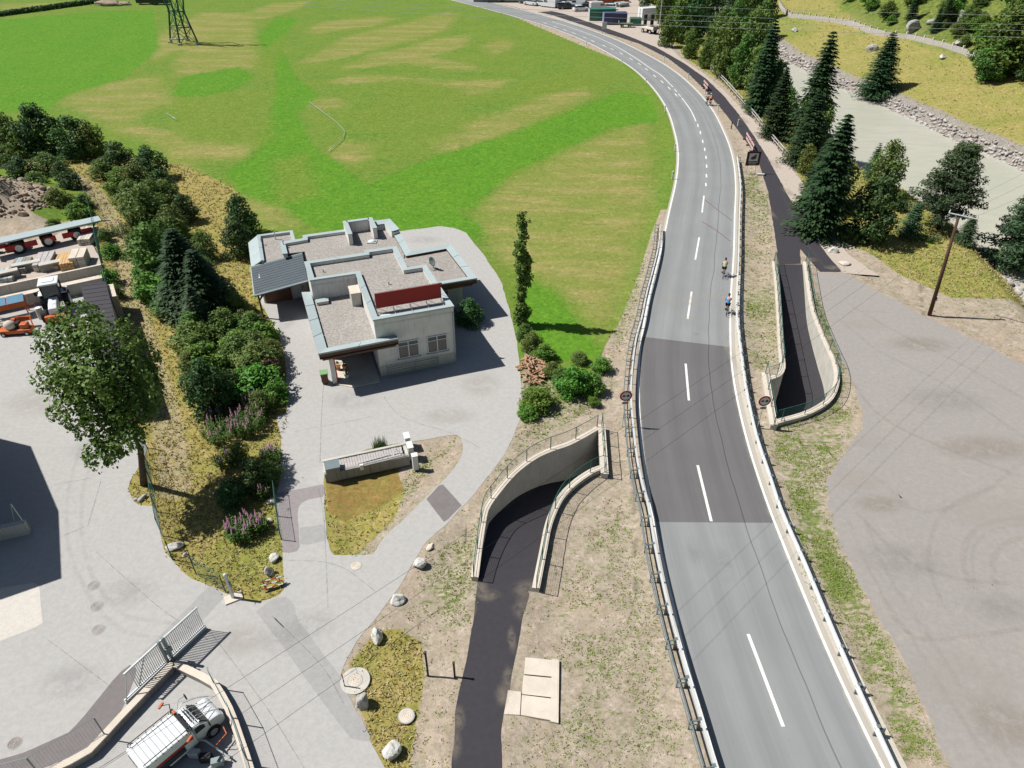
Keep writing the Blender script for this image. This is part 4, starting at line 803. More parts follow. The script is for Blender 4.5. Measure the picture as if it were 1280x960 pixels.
m.add(vs, [(0, 1+k, 1+(k+1) % n) for k in range(n)]+[(1+r_*n+k, 1+(r_+1)*n+k, 1+(r_+1)*n+(k+1) % n, 1+r_*n+(k+1) % n) for r_ in (0, 1) for k in range(n)])
o = m.build('dish', 'galv_dark', t, smooth=True); o.location = (0, 0, .75); o.modifiers.new('s', 'SOLIDIFY').thickness = .02
MB().tube((0, .1, 0), (0, .1, .75), .03).build('mast', 'galv_dark', t); MB().box((0, .1, .03), (.6, .6, .06)).build('foot', 'concrete_dark', t); MB().tube((0, .1, .5), (0, -.42, .72), .014).build('feed_arm', 'galv_dark', t)
for i, (q, hgt, lab) in enumerate((((-5.6, 21.8, 2.64), .7, 'thin vent pipe at the back of the left gravel roof'), ((-6.9, 21.0, 2.64), .55, 'thin vent pipe beside the sloping edge of the left gravel roof'), ((-5.0, 18.6, 3.16), .6, 'short grey pipe in the corner of the rear roof near the carport'))):
    t = thing('vent_pipe', lab, 'vent pipe', on_house(*q)); MB().tube((0, 0, 0), (0, 0, hgt), .05, n=10).build('pipe', 'galv', t); MB().tube((0, 0, hgt+.02), (0, 0, hgt+.12), .1, .04, n=10).build('cowl', 'galv', t)
for q, lab in (((2.8, 17.0, 3.16), 'white roof light between the two screen walls'), ((1.6, 12.3, 3.16), 'white roof light beside the middle step of the roof')):
    t = thing('roof_light', lab, 'roof light', on_house(*q)); MB().ball((0, 0, .05), .38, 12, 6, (1, .8, .5)).build('dome', 'frame_white', t, smooth=True); MB().box((0, 0, .04), (.85, .7, .08)).build('kerb', 'cap', t)
# wheelie bin and pots at the porch
bp = P(407, 479); t = thing('waste_bin', 'brown waste bin with a light green lid beside the porch', 'bin', tuple(bp), .3)
MB().hexa([(-.2, -.2, .05), (.2, -.2, .05), (.2, .2, .05), (-.2, .2, .05)], [(-.27, -.27, .95), (.27, -.27, .95), (.27, .27, .95), (-.27, .27, .95)]).build('bin_body', 'wood_brown', t, bevel=.02)
M['lid_green'] = plain('lid green', (.19, .36, .16), .5, .05); MB().box((0, 0, 1.0), (.6, .6, .08), 0, (.06, 'X')).build('lid', 'lid_green', t, bevel=.03)
for s_ in (-1, 1): MB().tube((s_*.2, .24, .1), (s_*.26, .24, .1), .1, n=12).build('wheel', 'black', t)
M['terracotta'] = plain('terracotta', (.42, .17, .09), .8, .1, 4)
for (px, py), lab, mt in (((423, 462), 'flower pot with a small green plant just inside the porch', 'terracotta'), ((431, 461), 'flower pot with a bushy plant right of the first pot in the porch', 'terracotta'), ((434, 472), 'white planter at the front edge of the porch', 'frame_white')):
    q = P(px, py, .08); t = thing('flower_pot', lab, 'flower pot', tuple(q)); MB().tube((0, 0, 0), (0, 0, .35), .14, .2, n=12).build('pot', mt, t)
    m = MB(); rr = random.Random(px)
    for k in range(60): a = rr.uniform(0, 6.28); e = rr.uniform(.2, 1.5); L = rr.uniform(.15, .35); c = Vector((math.cos(a)*math.cos(e), math.sin(a)*math.cos(e), math.sin(e)))*L+Vector((0, 0, .35)); d = Vector((-math.sin(a), math.cos(a), 0))*.05; m.add([c-d, c+d, c*1.0+Vector((0, 0, .09))], [(0, 1, 2)])
    m.build('plant', 'leaf_bright', t, fix=False)
# ------------------------------------------------------------------ poles and wires
def wire(a, b, sag, r=.012, n=26): 
    pts = [Vector(a).lerp(Vector(b), k/n)-Vector((0, 0, sag*4*(k/n)*(1-k/n))) for k in range(n+1)]; return pts
pb = G(1162, 394); pt = P(1198, 272, 8.7)
t = thing('utility_pole', 'tall dark wooden utility pole leaning at the edge of the gravel lot', 'utility pole', tuple(pb))
top = pt-pb; MB().path([Vector((0, 0, -.3)), top*.5, top], [.17, .14, .10], 10).build('pole', 'pole_wood', t, smooth=True)
aL, aR = P(1186, 266, 8.75)-pb, P(1222, 274, 8.75)-pb; am = (aL+aR)/2
MB().path([aL, aR], .055, 6).build('crossarm', 'galv', t); WA = []
for k in (0.02, .5, .98): q = aL.lerp(aR, k); WA.append(q+pb+Vector((0, 0, .3))); MB().tube(q, q+Vector((0, 0, .28)), .06, .04, n=8).build('insulator', 'frame_white', t)
MB().tube(aL.lerp(aR, .25), top*.93, .03).build('brace', 'galv_dark', t); MB().box((.1, 0, 1.55), (.04, .22, .3)).build('notice_plate', 'frame_white', t)
for k, (q2, q3) in enumerate((((-150, 1138), (1480, 96)), ((-150, 1196), (1500, 106)), ((-150, 1256), (1520, 117)))):
    e = P(*q2, 9.3); g = P(*q3, 9.0); lab = ('upper', 'middle', 'lower')[k]
    o = MB().path(wire(WA[k], e, .5), .006, 5).build('power_line', 'sign_black'); tag(o, 'thin dark overhead wire crossing the road from the leaning pole, %s of three' % lab, 'wire')
    o = MB().path(wire(WA[k], g, .9), .007, 5).build('power_line', 'sign_black'); tag(o, 'thin overhead wire crossing the river from the leaning pole, %s of three' % lab, 'wire')
for k, (ya, yb) in enumerate(((6, 33), (11, 41), (16, 50), (-4, 22))):
    a, b = P(380, ya-8, 13), P(1420, yb, 12.5); o = MB().path(wire(a, b, .6, n=40), .022, 5).build('power_line', 'galv'); tag(o, 'pale high overhead wire across the top of the view, %s of four' % ('second', 'third', 'lowest', 'highest')[k], 'wire')
q = G(824, 34); t = thing('street_pole', 'slim pale metal pole at the edge of the far gravel forecourt', 'pole', tuple(q)); MB().tube((0, 0, 0), (0, 0, 9), .14, .09, n=8).build('pole', 'galv', t); MB().box((0, 0, .1), (.5, .5, .2)).build('foot', 'concrete', t)
# lattice pylon
lb = [P(213, 53), P(225, 56), P(248, 55), P(235, 50.5)]; c0 = sum(lb, Vector())/4
t = thing('lattice_pylon', 'dark green steel lattice pylon standing in the meadow', 'pylon', tuple(c0)); lb = [q-c0 for q in lb]
bs = [Vector((-2.6, -.8, 0)), Vector((-.3, -2.4, 0)), Vector((3.4, -1.4, 0)), Vector((.9, 1.6, 0))]; lb = [q for q in lb]
rg = [q*.52+Vector((0, 0, 6.2)) for q in lb]; tp = [q*1.0+Vector((0, 0, 13.5)) for q in lb]; md = [a.lerp(b, .52) for a, b in zip(lb, rg)]
for a, b in zip(lb, rg): MB().path([a, b], .19, 5).build('leg', 'green_mesh', t)
for q in lb: MB().box((q.x, q.y, .1), (.7, .7, .4)).build('footing', 'concrete', t)
for a, b in zip(rg, tp): MB().path([a, b], .17, 5).build('upper_leg', 'green_mesh', t)
for lvl in (md, rg, tp):
    for i in range(4): MB().path([lvl[i], lvl[(i+1) % 4]], .10, 4).build('ring_bar', 'green_mesh', t)
for lo_, hi_ in ((lb, md), (md, rg), (rg, tp)):
    for i in range(4):
        j = (i+1) % 4; MB().path([lo_[i], hi_[j]], .065, 4).build('lattice_bar', 'green_mesh', t); MB().path([lo_[j], hi_[i]], .065, 4).build('lattice_bar', 'green_mesh', t)
for i in range(4): MB().box(tuple(rg[i]), (.45, .45, .4)).build('joint_plate', 'green_mesh', t)
MB().box((0, 0, 13.6), (16, .5, .5)).build('crossarm', 'green_mesh', t)
for s_ in (-1, 1): MB().path([(s_*3, 0, 13.6), (s_*2.2, 0, 19)], .12, 5).build('mast', 'green_mesh', t)
MB().box((-.8, -1.0, .9), (3.2, .2, .25), .1).build('warning_bar', 'frame_white', t)
# ------------------------------------------------------------------ fences
def mesh_fence(pts, h, label, base=0.0, step_=2.4, mat='green_mesh', brace=False, z=0, sp=.12):
    l = resample([G(*p)[:2] if z == 0 else P(*p, z)[:2] for p in pts], step=step_); o = l[0].copy(); l = l-o; t = thing('mesh_fence', label, 'fence', (float(o[0]), float(o[1]), base))
    for i, p in enumerate(l):
        MB().tube((p[0], p[1], -.2), (p[0], p[1], h+.05), .032, n=6).build('post', mat, t)
    MB().path([(p[0], p[1], h) for p in l], .016, 5).build('top_rail', mat, t); MB().path([(p[0], p[1], .08) for p in l], .012, 5).build('bottom_rail', mat, t)
    f = resample(l, step=sp); m = MB()
    for p in f: m.tube((p[0], p[1], .08), (p[0], p[1], h), .004, n=3, cap=False)
    for k in range(1, int(h/.14)): m.path([(p[0], p[1], .08+k*.14) for p in l], .004, 3)
    struct(m.build('wire_mesh', mat, t), 'stuff'); return t
mesh_fence([(98, 226), (108, 246), (117, 272), (124, 305), (130, 335), (136, 358), (142, 385)], 1.8, 'green mesh fence running along the sandy track behind the storage yard', sp=.09)
mesh_fence([(184, 560), (187, 590), (194, 618), (198, 650), (207, 685), (216, 700)], 1.5, 'green mesh fence between the yard and the rough grass by the tall tree')
mesh_fence([(245, 717), (268, 724), (282, 740)], 1.4, 'short green mesh fence on the grass next to the gate post')
mesh_fence([(345, 618), (347, 640), (352, 675)], 1.1, 'low green fence at the edge of the flower bank beside the driveway')
def bar_fence(pts, label, h=1.05, rails=(.55, .95), sp=2.2, mat='grey_timber', cat='fence', r=.06):
    l = resample([tuple(hit(*p)) for p in pts], step=sp); o = l[0].copy(); l = l-o; t = thing('rail_fence', label, cat, tuple(float(v) for v in o))
    for p in l: MB().box((p[0], p[1], p[2]+h/2-.1), (.14, .14, h+.2)).build('post', mat, t)
    for z in rails:
        for a, b in zip(l[:-1], l[1:]): MB().path([(a[0], a[1], a[2]+z), (b[0], b[1], b[2]+z)], r, 5).build('rail', mat, t)
    return t
bar_fence([(888, 88), (905, 105), (925, 128), (945, 152), (965, 178), (984, 200)], 'grey wooden rail fence between the gravel track and the riverside trees')
fl = [hit(*p) for p in [(974, 6), (978, 13), (987, 21), (1015, 24), (1060, 30), (1085, 39), (1105, 45), (1135, 48), (1172, 57), (1202, 66), (1240, 78)]]
l = resample([tuple(q) for q in fl], step=2.6); t = thing('stone_fence', 'pale low wall with closely set posts along the foot of the wooded hillside', 'wall', tuple(float(v) for v in l[0])); l = l-l[0]
for i, (a, b) in enumerate(zip(l[:-1], l[1:])):
    m = MB(); d = Vector(b)-Vector(a); nrm = Vector((-d.y, d.x, 0)).normalized()*.13; a, b = Vector(a), Vector(b); za = Vector((0, 0, .75+.12*random.random()))
    m.hexa([a-nrm-Vector((0, 0, .5)), b-nrm-Vector((0, 0, .5)), b+nrm-Vector((0, 0, .5)), a+nrm-Vector((0, 0, .5))], [a-nrm+za, b*.995+a*.005-nrm+za, b*.995+a*.005+nrm+za, a+nrm+za]); m.build('wall_stone', 'grey_timber', t)
    MB().box((a.x, a.y, a.z+.7), (.3, .3, 1.1)).build('post', 'slab', t)
# ------------------------------------------------------------------ yard walls, shed
def wall_between(a, b, h, th, label, mat='concrete', name='concrete_wall', cap=None, z=0, n=1, piece='wall_panel'):
    p, q = P(*a, z), P(*b, z); d = (q-p).normalized(); nn = Vector((-d.y, d.x, 0))*th; t = thing(name, label, 'wall', tuple(p)); L = (q-p).length
    for k in range(n):
        u, v = p.lerp(q, k/n)-p, p.lerp(q, (k+1)/n)-p; v = v-d*(.015 if k < n-1 else 0)
        MB().hexa([u-Vector((0, 0, .1)), v-Vector((0, 0, .1)), v+nn-Vector((0, 0, .1)), u+nn-Vector((0, 0, .1))], [x+Vector((0, 0, h)) for x in (u, v, v+nn, u+nn)]).build(piece, mat, t)
    if cap:
        e = Vector((0, 0, h)); c = nn*.06
        MB().hexa([-c+e, (q-p)-c+e, (q-p)+nn+c+e, nn+c+e], [x+Vector((0, 0, .05)) for x in (-c+e, (q-p)-c+e, (q-p)+nn+c+e, nn+c+e)]).build('coping', cap, t)
    return t
wall_between((-60, 385), (133, 343), 1.0, .22, 'rear grey concrete wall of the storage bays with slabs stacked behind it', cap='slab', n=8)
wall_between((-60, 404), (133, 361), 1.1, .62, 'front thick pale topped concrete wall behind the tractor', cap='slab', n=8)
# ribbed roof shed
z = 2.5; A1, A2, A3 = P(101, 356, z), P(132, 352, z), P(211, 522)-Vector((z*.744, -z*.118, 0)); A3.z = z; A4 = A1+(A3-A2)
sh = thing('shed', 'long low shed with dark ribbed roof behind the crown of the big tree', 'shed', (A1.x, A1.y, 0)); o = Vector((A1.x, A1.y, 0)); q = [v-o for v in (A4, A3, A2, A1)]
MB().hexa([Vector((v.x, v.y, 0)) for v in q], [v-Vector((0, 0, .15)) for v in q]).build('wall', 'concrete', sh); MB().hexa([v-Vector((0, 0, .14)) for v in q], q).build('roof', 'roof_purple', sh)
for k in range(22):
    u = (k+.5)/22; a = q[3].lerp(q[0], u); b = q[2].lerp(q[1], u); MB().hexa([a+Vector((0, .05, .001)), b+Vector((0, .05, .001)), b+Vector((0, .14, .001)), a+Vector((0, .14, .001))], [a+Vector((0, .07, .03)), b+Vector((0, .07, .03)), b+Vector((0, .12, .03)), a+Vector((0, .12, .03))]).build('roof_rib', 'roof_purple', sh)
e1, e2 = q[2], q[1]; d = (q[2]-q[3]).normalized()*.5
MB().hexa([Vector((e.x, e.y, 0)) for e in (q[2]+d*.1, q[2]+d, q[2].lerp(q[1], .14)+d, q[2].lerp(q[1], .14)+d*.1)], [Vector((e.x, e.y, 2.2)) for e in (q[2]+d*.1, q[2]+d, q[2].lerp(q[1], .14)+d, q[2].lerp(q[1], .14)+d*.1)]).build('end_pier', 'slab', sh)
# low walls with fences at the bottom left
def low_wall(pts, label, h=.45, th=.28, fence=1.25, dbl=True):
    l = resample(spline(PL(pts, h), 4), step=.8); o = l[0].copy(); l = l-o; l3 = np.hstack([l, np.zeros((len(l), 1))]); t = thing('low_wall', label, 'wall', (float(o[0]), float(o[1]), 0))
    m = MB(); m.sweep(l3, [(-th/2, -.1), (th/2, -.1), (th/2, h-.04), (-th/2, h-.04)]); m.build('wall_body', 'concrete_dark', t); m = MB(); m.sweep(l3, [(-th/2-.03, h-.04), (th/2+.03, h-.04), (th/2+.03, h+.03), (-th/2-.03, h+.03)]); m.build('coping', 'slab', t)
    return t, l+o
t, l = low_wall([(-40, 990), (30, 975), (72, 958), (106, 942), (124, 925), (142, 905), (164, 882), (185, 860), (216, 829)], 'low concrete wall with pale coping under the sliding gate')
lf = l[:]; fpts = resample(l[:int(len(l)*.62)], step=2.6)
def top_fence(l, h0, h, label, st=2.6):
    l = resample(l, step=st); o = l[0].copy(); l = l-o; t = thing('mesh_fence', label, 'fence', (float(o[0]), float(o[1]), h0))
    for p in l: MB().tube((p[0], p[1], 0), (p[0], p[1], h), .03, n=6).build('post', 'galv_dark', t)
    for z in (.05, h): MB().path([(p[0], p[1], z) for p in l], .014, 5).build('rail', 'galv_dark', t)
    f = resample(l, step=.12); m = MB()
    for p in f: m.tube((p[0], p[1], .05), (p[0], p[1], h), .003, n=3, cap=False)
    struct(m.build('wire_mesh', 'green_mesh', t), 'stuff')
top_fence(l[:int(len(l)*.62)], .48, 1.35, 'thin wire mesh fence on the low wall below the sliding gate')
t, l = low_wall([(218, 829), (245, 842), (262, 850), (271, 859), (288, 890), (302, 930), (312, 960), (325, 1010)], 'curved low concrete wall right of the white utility vehicle')
top_fence(l[3:], .48, 1.3, 'thin green fence on the curved low wall right of the white vehicle', 2.2)
# sliding gate
g0, g1 = P(157, 879, .12), P(257, 784, .12); d = (g1-g0); L = d.length; rz = math.atan2(d.y, d.x)
t = thing('sliding_gate', 'open galvanised sliding gate with upright bars beside the low wall', 'gate', (g0.x, g0.y, 0), rz); GH = 1.75
for z, r_ in ((.14, .085), (.32, .05), (GH, .055)): MB().box((L/2 if z < 1 else L/2+.25, 0, z), (L if z < 1 else L-.5, r_*1.4, r_*1.6)).build('rail', 'galv', t)
xs = np.linspace(.75, L-.08, 42)
for x in xs: MB().box((x, 0, (.35+GH)/2), (.032, .032, GH-.36)).build('upright_bar', 'galv', t)
MB().path([(.05, 0, .15), (.6, 0, GH)], .03, 5).build('end_brace', 'galv', t); MB().path([(.8, .02, .3), (1.6, .02, GH)], .025, 5).build('end_brace', 'galv_dark', t)
for x in (L*.5, L*.55): MB().box((x, -.13, 1.0), (.12, .12, 2.0)).build('guide_post', 'galv_dark', t)
MB().box((L*.55, -.14, 1.05), (.35, .16, .35)).build('latch_box', 'galv_dark', t)
q = P(292, 748); t = thing('gate_post', 'grey metal gate post on a concrete foot at the tip of the grass', 'post', tuple(q)); MB().box((0, 0, .95), (.13, .13, 1.9)).build('post', 'galv', t); MB().box((0, 0, .04), (.9, .55, .1), .5).build('foot', 'slab', t); MB().ball((0, 0, 1.93), .09).build('cap', 'frame_white', t); MB().box((.1, 0, 1.2), (.1, .08, .3)).build('catch', 'galv_dark', t)
# thing in the shaded left yard: low wall with thin stay frame
q = P(0, 673); wall_between((-60, 690), (38, 668), .9, .35, 'short concrete wall standing in the deep shade at the left edge', n=3)
q = P(38, 668); t = thing('stay_frame', 'thin metal frame behind the short wall in the deep shade', 'frame', tuple(q)); MB().tube((0, .1, 0), (-.4, .3, 2.2), .03).build('upright', 'galv', t); MB().tube((-.4, .3, 2.2), (-.9, .2, .1), .02).build('stay', 'galv', t)
# building outside the left edge whose shade falls on the yard
v = Vector((.744, -.118, 0)); zt = 8.0
sp_ = [P(34, 559), P(68, 640), P(71, 722), P(0, 747)]; rf = [Vector((p.x-v.x*zt, p.y-v.y*zt, zt)) for p in sp_]
hall = thing('hall', 'tall grey hall just outside the left edge that shades the yard', 'hall', (rf[0].x, rf[0].y, 0)); o = Vector((rf[0].x, rf[0].y, 0))
poly = [(p-o) for p in rf]; west = [Vector((p.x-14, p.y+(2 if k == 0 else -2), p.z)) for k, p in enumerate((poly[3], poly[0]))]
outl = [(-16, 5)]+[(p.x, p.y) for p in poly]+[(poly[3].x-16, poly[3].y-5)]
MB().prism(outl, 0, 7.9).build('wall', 'concrete', hall); MB().prism(inset(outl[::-1], -.12, True), 7.9, 8.05).build('roof', 'roof_dark', hall)
# ================================================================== VEGETATION AND ROCKS
def leafquads(C, out, size, rng, flat=.0, asp=.6):
    n = len(C); nrm = rng.normal(size=(n, 3)); nrm /= np.linalg.norm(nrm, axis=1)[:, None]; nrm = nrm*.75+out*.7+np.array([0, 0, .35+flat]); nrm /= np.linalg.norm(nrm, axis=1)[:, None]
    t = np.cross(nrm, rng.normal(size=(n, 3))); t /= np.linalg.norm(t, axis=1)[:, None]+1e-9; b = np.cross(nrm, t)
    s = (size*rng.uniform(.55, 1.35, n))[:, None]; k = rng.uniform(-.35, .35, (n, 1))
    V = np.stack([C-t*s, C-b*s*asp+t*s*k, C+t*s, C+b*s*asp*rng.uniform(.6, 1.2, (n, 1))], 1).reshape(-1, 3)
    return V, np.arange(4*n).reshape(-1, 4)
def crown(blobs, n, size, seed, mat, shell=.55, asp=.6, name='crown', holes=.12):
    rng = np.random.default_rng(seed); w_ = np.array([b[3]*b[4]*b[5] for b in blobs])**.75; idx = rng.choice(len(blobs), n, p=w_/w_.sum()); B_ = np.array(blobs)[idx]
    d = rng.normal(size=(n, 3)); d /= np.linalg.norm(d, axis=1)[:, None]; r = rng.uniform(0, 1, n)**.33; r = np.where(rng.uniform(size=n) < shell, .78+.28*rng.uniform(size=n), r)
    lump = 1+.22*np.sin(d[:, 0]*7+idx)*np.sin(d[:, 1]*6+2*idx)*np.sin(d[:, 2]*5+seed)
    C = B_[:, :3]+d*B_[:, 3:6]*(r*lump)[:, None]; ok = C[:, 2] > .02
    q = C*2.2/ max(.6, float(np.mean(B_[:, 3]))); hole = (vnoise(q[:, 0]*2+q[:, 2], q[:, 1]*2-q[:, 2], 1.0, seed) < holes*1.6) & (r > .7); ok &= ~hole
    C, d = C[ok], d[ok]; V_, F_ = leafquads(C, d, size, rng, asp=asp)
    clump = vnoise(C[:, 0]*1.0+C[:, 2]*.7, C[:, 1]*1.0, max(.35, float(B_[0, 3])*.25), seed+3); tone = np.clip(.6*clump+.5*rng.uniform(size=len(C)), 0, 1)
    return np_mesh(name, V_, F_, M[mat], np.repeat(tone, 4))
def trunk_mesh(h, r, limbs, seed, lean=(0, 0), mat='bark'):
    rr = random.Random(seed); m = MB(); pts = [Vector((lean[0]*t*t+rr.uniform(-.02, .02)*h*t, lean[1]*t*t+rr.uniform(-.02, .02)*h*t, h*t-.15*(t == 0))) for t in np.linspace(0, 1, 6)]
    m.path(pts, [r*1.25, r, r*.85, r*.68, r*.5, r*.22], 8)
    for (x, y, z, s_) in limbs:
        t = max(.25, min(.85, (z*.55)/h)); k = t*5; i = int(k); a = pts[i].lerp(pts[min(5, i+1)], k-i); e = Vector((x, y, z)); m.path([a, a.lerp(e, .5)+Vector((0, 0, -.06*h*.3)), e], [r*.4*s_, r*.25*s_, r*.07], 5)
    return m.mesh('trunk', M[mat], True)
def broad(seed, Hh, R, n, size, mat, base=.22, nb=16, lean=(0, 0), squash=1.0, shell=.55, holes=.12):
    rr = random.Random(seed); blobs = []
    for k in range(nb):
        t = (k+.5)/nb; z = base+(1-base)*t; prof = math.sin(math.pi*min(1, (t*.80+.20)))**.6; a = k*2.4+rr.uniform(-.4, .4); rad = R*prof*rr.uniform(.35, .72) if t < .9 else 0
        br = R*rr.uniform(.34, .52)*(1.0 if t < .8 else .75); blobs.append((rad*math.cos(a)+lean[0]*z*z, rad*math.sin(a)+lean[1]*z*z, z*Hh-br*.35, br, br, br*.8*squash))
    return crown(blobs, n, size, seed, mat, shell, holes=holes), trunk_mesh(Hh*.85, .035*Hh*.8, [(b[0], b[1], b[2], .8) for b in blobs[::2]], seed, lean)
def spruce_meshes(seed, Hh=1.0, R=.19, layers=30, mat='needle', sparse=0.0, q=1.0, droop=.35, top=1.0):
    rng = np.random.default_rng(seed); Cs = []; T = []; Wd = []
    for i in range(layers):
        t = (i+.5)/layers; h = .05+.95*t; L = R*((1-h)**.78)*1.05+.012; nb = int(15-7*t); ph = rng.uniform(0, 6.28)
        for k in range(nb):
            if rng.uniform() < sparse: continue
            a = ph+2*math.pi*k/nb+rng.normal()*.12; l = L*rng.uniform(.75, 1.14); dr = droop*rng.uniform(.6, 1.3)*(1-.6*t); m = max(3, int(9*(l/R)**.6*q))
            for j in range(m):
                s = (j+.7)/m; x = l*s; z = h-dr*x*(1-.35*s)+.25*dr*l*s*s*1.2; ww = .026*(1.05-s*.7)*(1 if t < .9 else .7)+.006
                for sd_ in (-1, 1):
                    aa = a+sd_*(.10+.55*(1-s))*.55; Cs.append((x*math.cos(aa), x*math.sin(aa), z+rng.normal()*.004)); T.append((math.cos(aa+sd_*.5), math.sin(aa+sd_*.5), -dr*.9-.15)); Wd.append(ww)
    C = np.array(Cs); T = np.array(T); T /= np.linalg.norm(T, axis=1)[:, None]; Wd = np.array(Wd)[:, None]*rng.uniform(.8, 1.25, (len(C), 1)); n = len(C)
    up = np.array([0, 0, 1.0])+rng.normal(size=(n, 3))*.35; b = np.cross(T, up); b /= np.linalg.norm(b, axis=1)[:, None]
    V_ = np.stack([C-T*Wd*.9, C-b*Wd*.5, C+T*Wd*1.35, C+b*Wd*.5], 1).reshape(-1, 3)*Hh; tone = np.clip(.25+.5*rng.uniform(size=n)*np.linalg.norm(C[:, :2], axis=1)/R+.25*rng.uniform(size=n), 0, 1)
    tm = MB(); tm.path([(0, 0, -.03*Hh), (0, 0, .4*Hh), (0, 0, .97*Hh)], [.018*Hh, .011*Hh, .002*Hh], 7)
    return np_mesh('crown', V_, np.arange(4*n).reshape(-1, 4), M[mat], np.repeat(tone, 4)), tm.mesh('trunk', M['bark'], True)
LIB = {}
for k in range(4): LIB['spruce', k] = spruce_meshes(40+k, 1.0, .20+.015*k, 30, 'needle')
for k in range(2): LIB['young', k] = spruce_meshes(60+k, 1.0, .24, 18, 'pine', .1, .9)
def pine_meshes(seed):
    rng = np.random.default_rng(seed); rr = random.Random(seed); blobs = []; limbs = []
    for k in range(44):
        t = (k+.5)/44; h = .14+.84*t; L = (.27*(1-t)**.75*min(1, .55+t*3)+.02)*rr.uniform(.6, 1.15); a = k*2.4+rr.uniform(-.5, .5)
        for s in (.55, 1.0): blobs.append((L*s*math.cos(a), L*s*math.sin(a), h+.03*s, .075+.025*rr.random(), .075+.025*rr.random(), .042))
        if k % 2 == 0: limbs.append((L*.9*math.cos(a), L*.9*math.sin(a), h, 1.1))
    return crown(blobs, 15000, .019, seed, 'pine', .4, asp=.3, holes=0), trunk_mesh(.95, .02, limbs, seed)
for k in range(2): LIB['pine', k] = pine_meshes(70+k)
for k in range(5): LIB['broad', k] = broad(80+k, 1.0, .36, 5200, .026, 'leaf', .12, 20)
for k in range(3): LIB['dark', k] = broad(90+k, 1.0, .44, 4600, .030, 'leaf_dark', .05, 18)
for k in range(3): LIB['olive', k] = broad(95+k, 1.0, .46, 4600, .028, 'leaf_olive', .03, 18)
for k in range(2): LIB['purple', k] = broad(98+k, 1.0, .5, 3000, .04, 'leaf_purple', .0, 10)
for k in range(2): LIB['weedy', k] = broad(101+k, 1.0, .62, 3600, .045, 'leaf_bright', .0, 14)
_r = random.Random(8); _b = [(_r.uniform(-.016, .016), _r.uniform(-.016, .016), .05+.93*k/43, (.045+.02*_r.random())*(1.15-.45*abs(k/43-.35)-(.45 if k > 38 else 0)), (.045+.02*_r.random())*(1.15-.45*abs(k/43-.35)), .045) for k in range(44)]
LIB['poplar', 0] = (crown(_b, 9000, .014, 8, 'leaf', .35, holes=.3), trunk_mesh(.95, .014, [], 8))
def plant(kind, var, base, h, label, cat=None, wide=1.0, group=None, rz=None, name=None, tip=None):
    if tip is not None:                        # height from a surveyed tip
        best = None
        for k in range(6, 500):
            z = k*.06; yy = Qy(base.x, base.y, base.z+z)[1]
            if best is None or abs(yy-tip) < best[0]: best = (abs(yy-tip), z)
        h = best[1]
    c, t_ = LIB[kind, var]
    nm = name or {'spruce': 'spruce_tree', 'young': 'young_spruce_tree', 'pine': 'pine_tree', 'poplar': 'poplar_tree', 'broad': 'broadleaf_tree'}.get(kind, 'shrub')
    t = thing(nm, label, cat or ('tree' if nm.endswith('tree') else 'shrub'), tuple(base), random.uniform(0, 6.28) if rz is None else rz, group); t.scale = (h*wide, h*wide, h)
    put('crown' if nm.endswith('tree') else 'foliage', c, t); put('trunk' if nm.endswith('tree') else 'stem', t_, t); return t
def tipbase(tx, ty, by):
    """foot of an upright tree from its tip and the row of its foot"""
    k = (1692-by)/(1692-ty); return G(640+(tx-640)*k, by)
# --- conifers and pines on the right
for tx, ty, by, kind, v, wd, lab in (
 (971, 20, 140, 'spruce', 0, 1.05, 'tallest dark spruce in the riverside row, left of the visible river bend'),
 (985, 84, 172, 'spruce', 1, 1.15, 'dark spruce right behind the rail fence in front of the tallest spruce'),
 (1043, 38, 178, 'spruce', 2, 1.1, 'slender pointed spruce standing out against the river'),
 (1026, 112, 205, 'spruce', 3, 1.35, 'shaggy spruce below the slender pointed one'),
 (1062, 142, 292, 'spruce', 1, 1.25, 'big full spruce at the end of the riverside row beside the fork of the path'),
 (1038, 175, 262, 'spruce', 0, 1.5, 'broad lower spruce on the track side of the big full spruce'),
 (1118, 40, 121, 'spruce', 3, 1.55, 'lone leaning spruce on the sunny far bank with its shade on the grass'),
 (1178, 8, 40, 'spruce', 2, 1.2, 'dark spruce on the wooded hillside above the stone fence'),
 (1150, -14, 26, 'spruce', 0, 1.2, 'dark spruce at the top edge behind the grey hillside boulder'),
 (1193, -10, 32, 'spruce', 1, 1.2, 'dark spruce at the top edge between the hillside boulder and the big leafy tree')):
    b = tipbase(tx, ty, by) if by > 130 or tx < 1000 else hit(640+(tx-640)*(1692-by)/(1692-ty), by); plant(kind, v, b, 1, lab, wide=wd, tip=ty)
plant('pine', 0, hit(1172, 285), 1, 'feathery pine on the near river bank behind the utility pole', wide=1.35, tip=182)
plant('pine', 1, hit(1262, 345), 1, 'bluish pine at the right edge on the near river bank', wide=1.5, tip=240)
plant('pine', 1, hit(1300, 340), 1, 'pine cut by the right edge of the view', wide=1.5, tip=215, rz=2)
plant('young', 0, hit(1135, 295), 3.6, 'small dense spruce at the foot of the feathery pine', wide=1.9)
plant('young', 1, hit(1205, 303), 3.0, 'small spruce right of the foot of the feathery pine', wide=1.9)
plant('dark', 0, hit(1085, 300), 6.5, 'round dark bush beside the big full spruce casting a round shade on the grass', wide=.95)
plant('olive', 0, hit(1100, 240), 6.0, 'greyish willow bush leaning over the river behind the big spruce', wide=.85)
plant('olive', 1, hit(1122, 262), 2.2, 'low greyish bush on the bank below the willow'); plant('young', 0, hit(1088, 222), 1, 'young spruce top rising behind the willow bush', wide=1.3, tip=178)
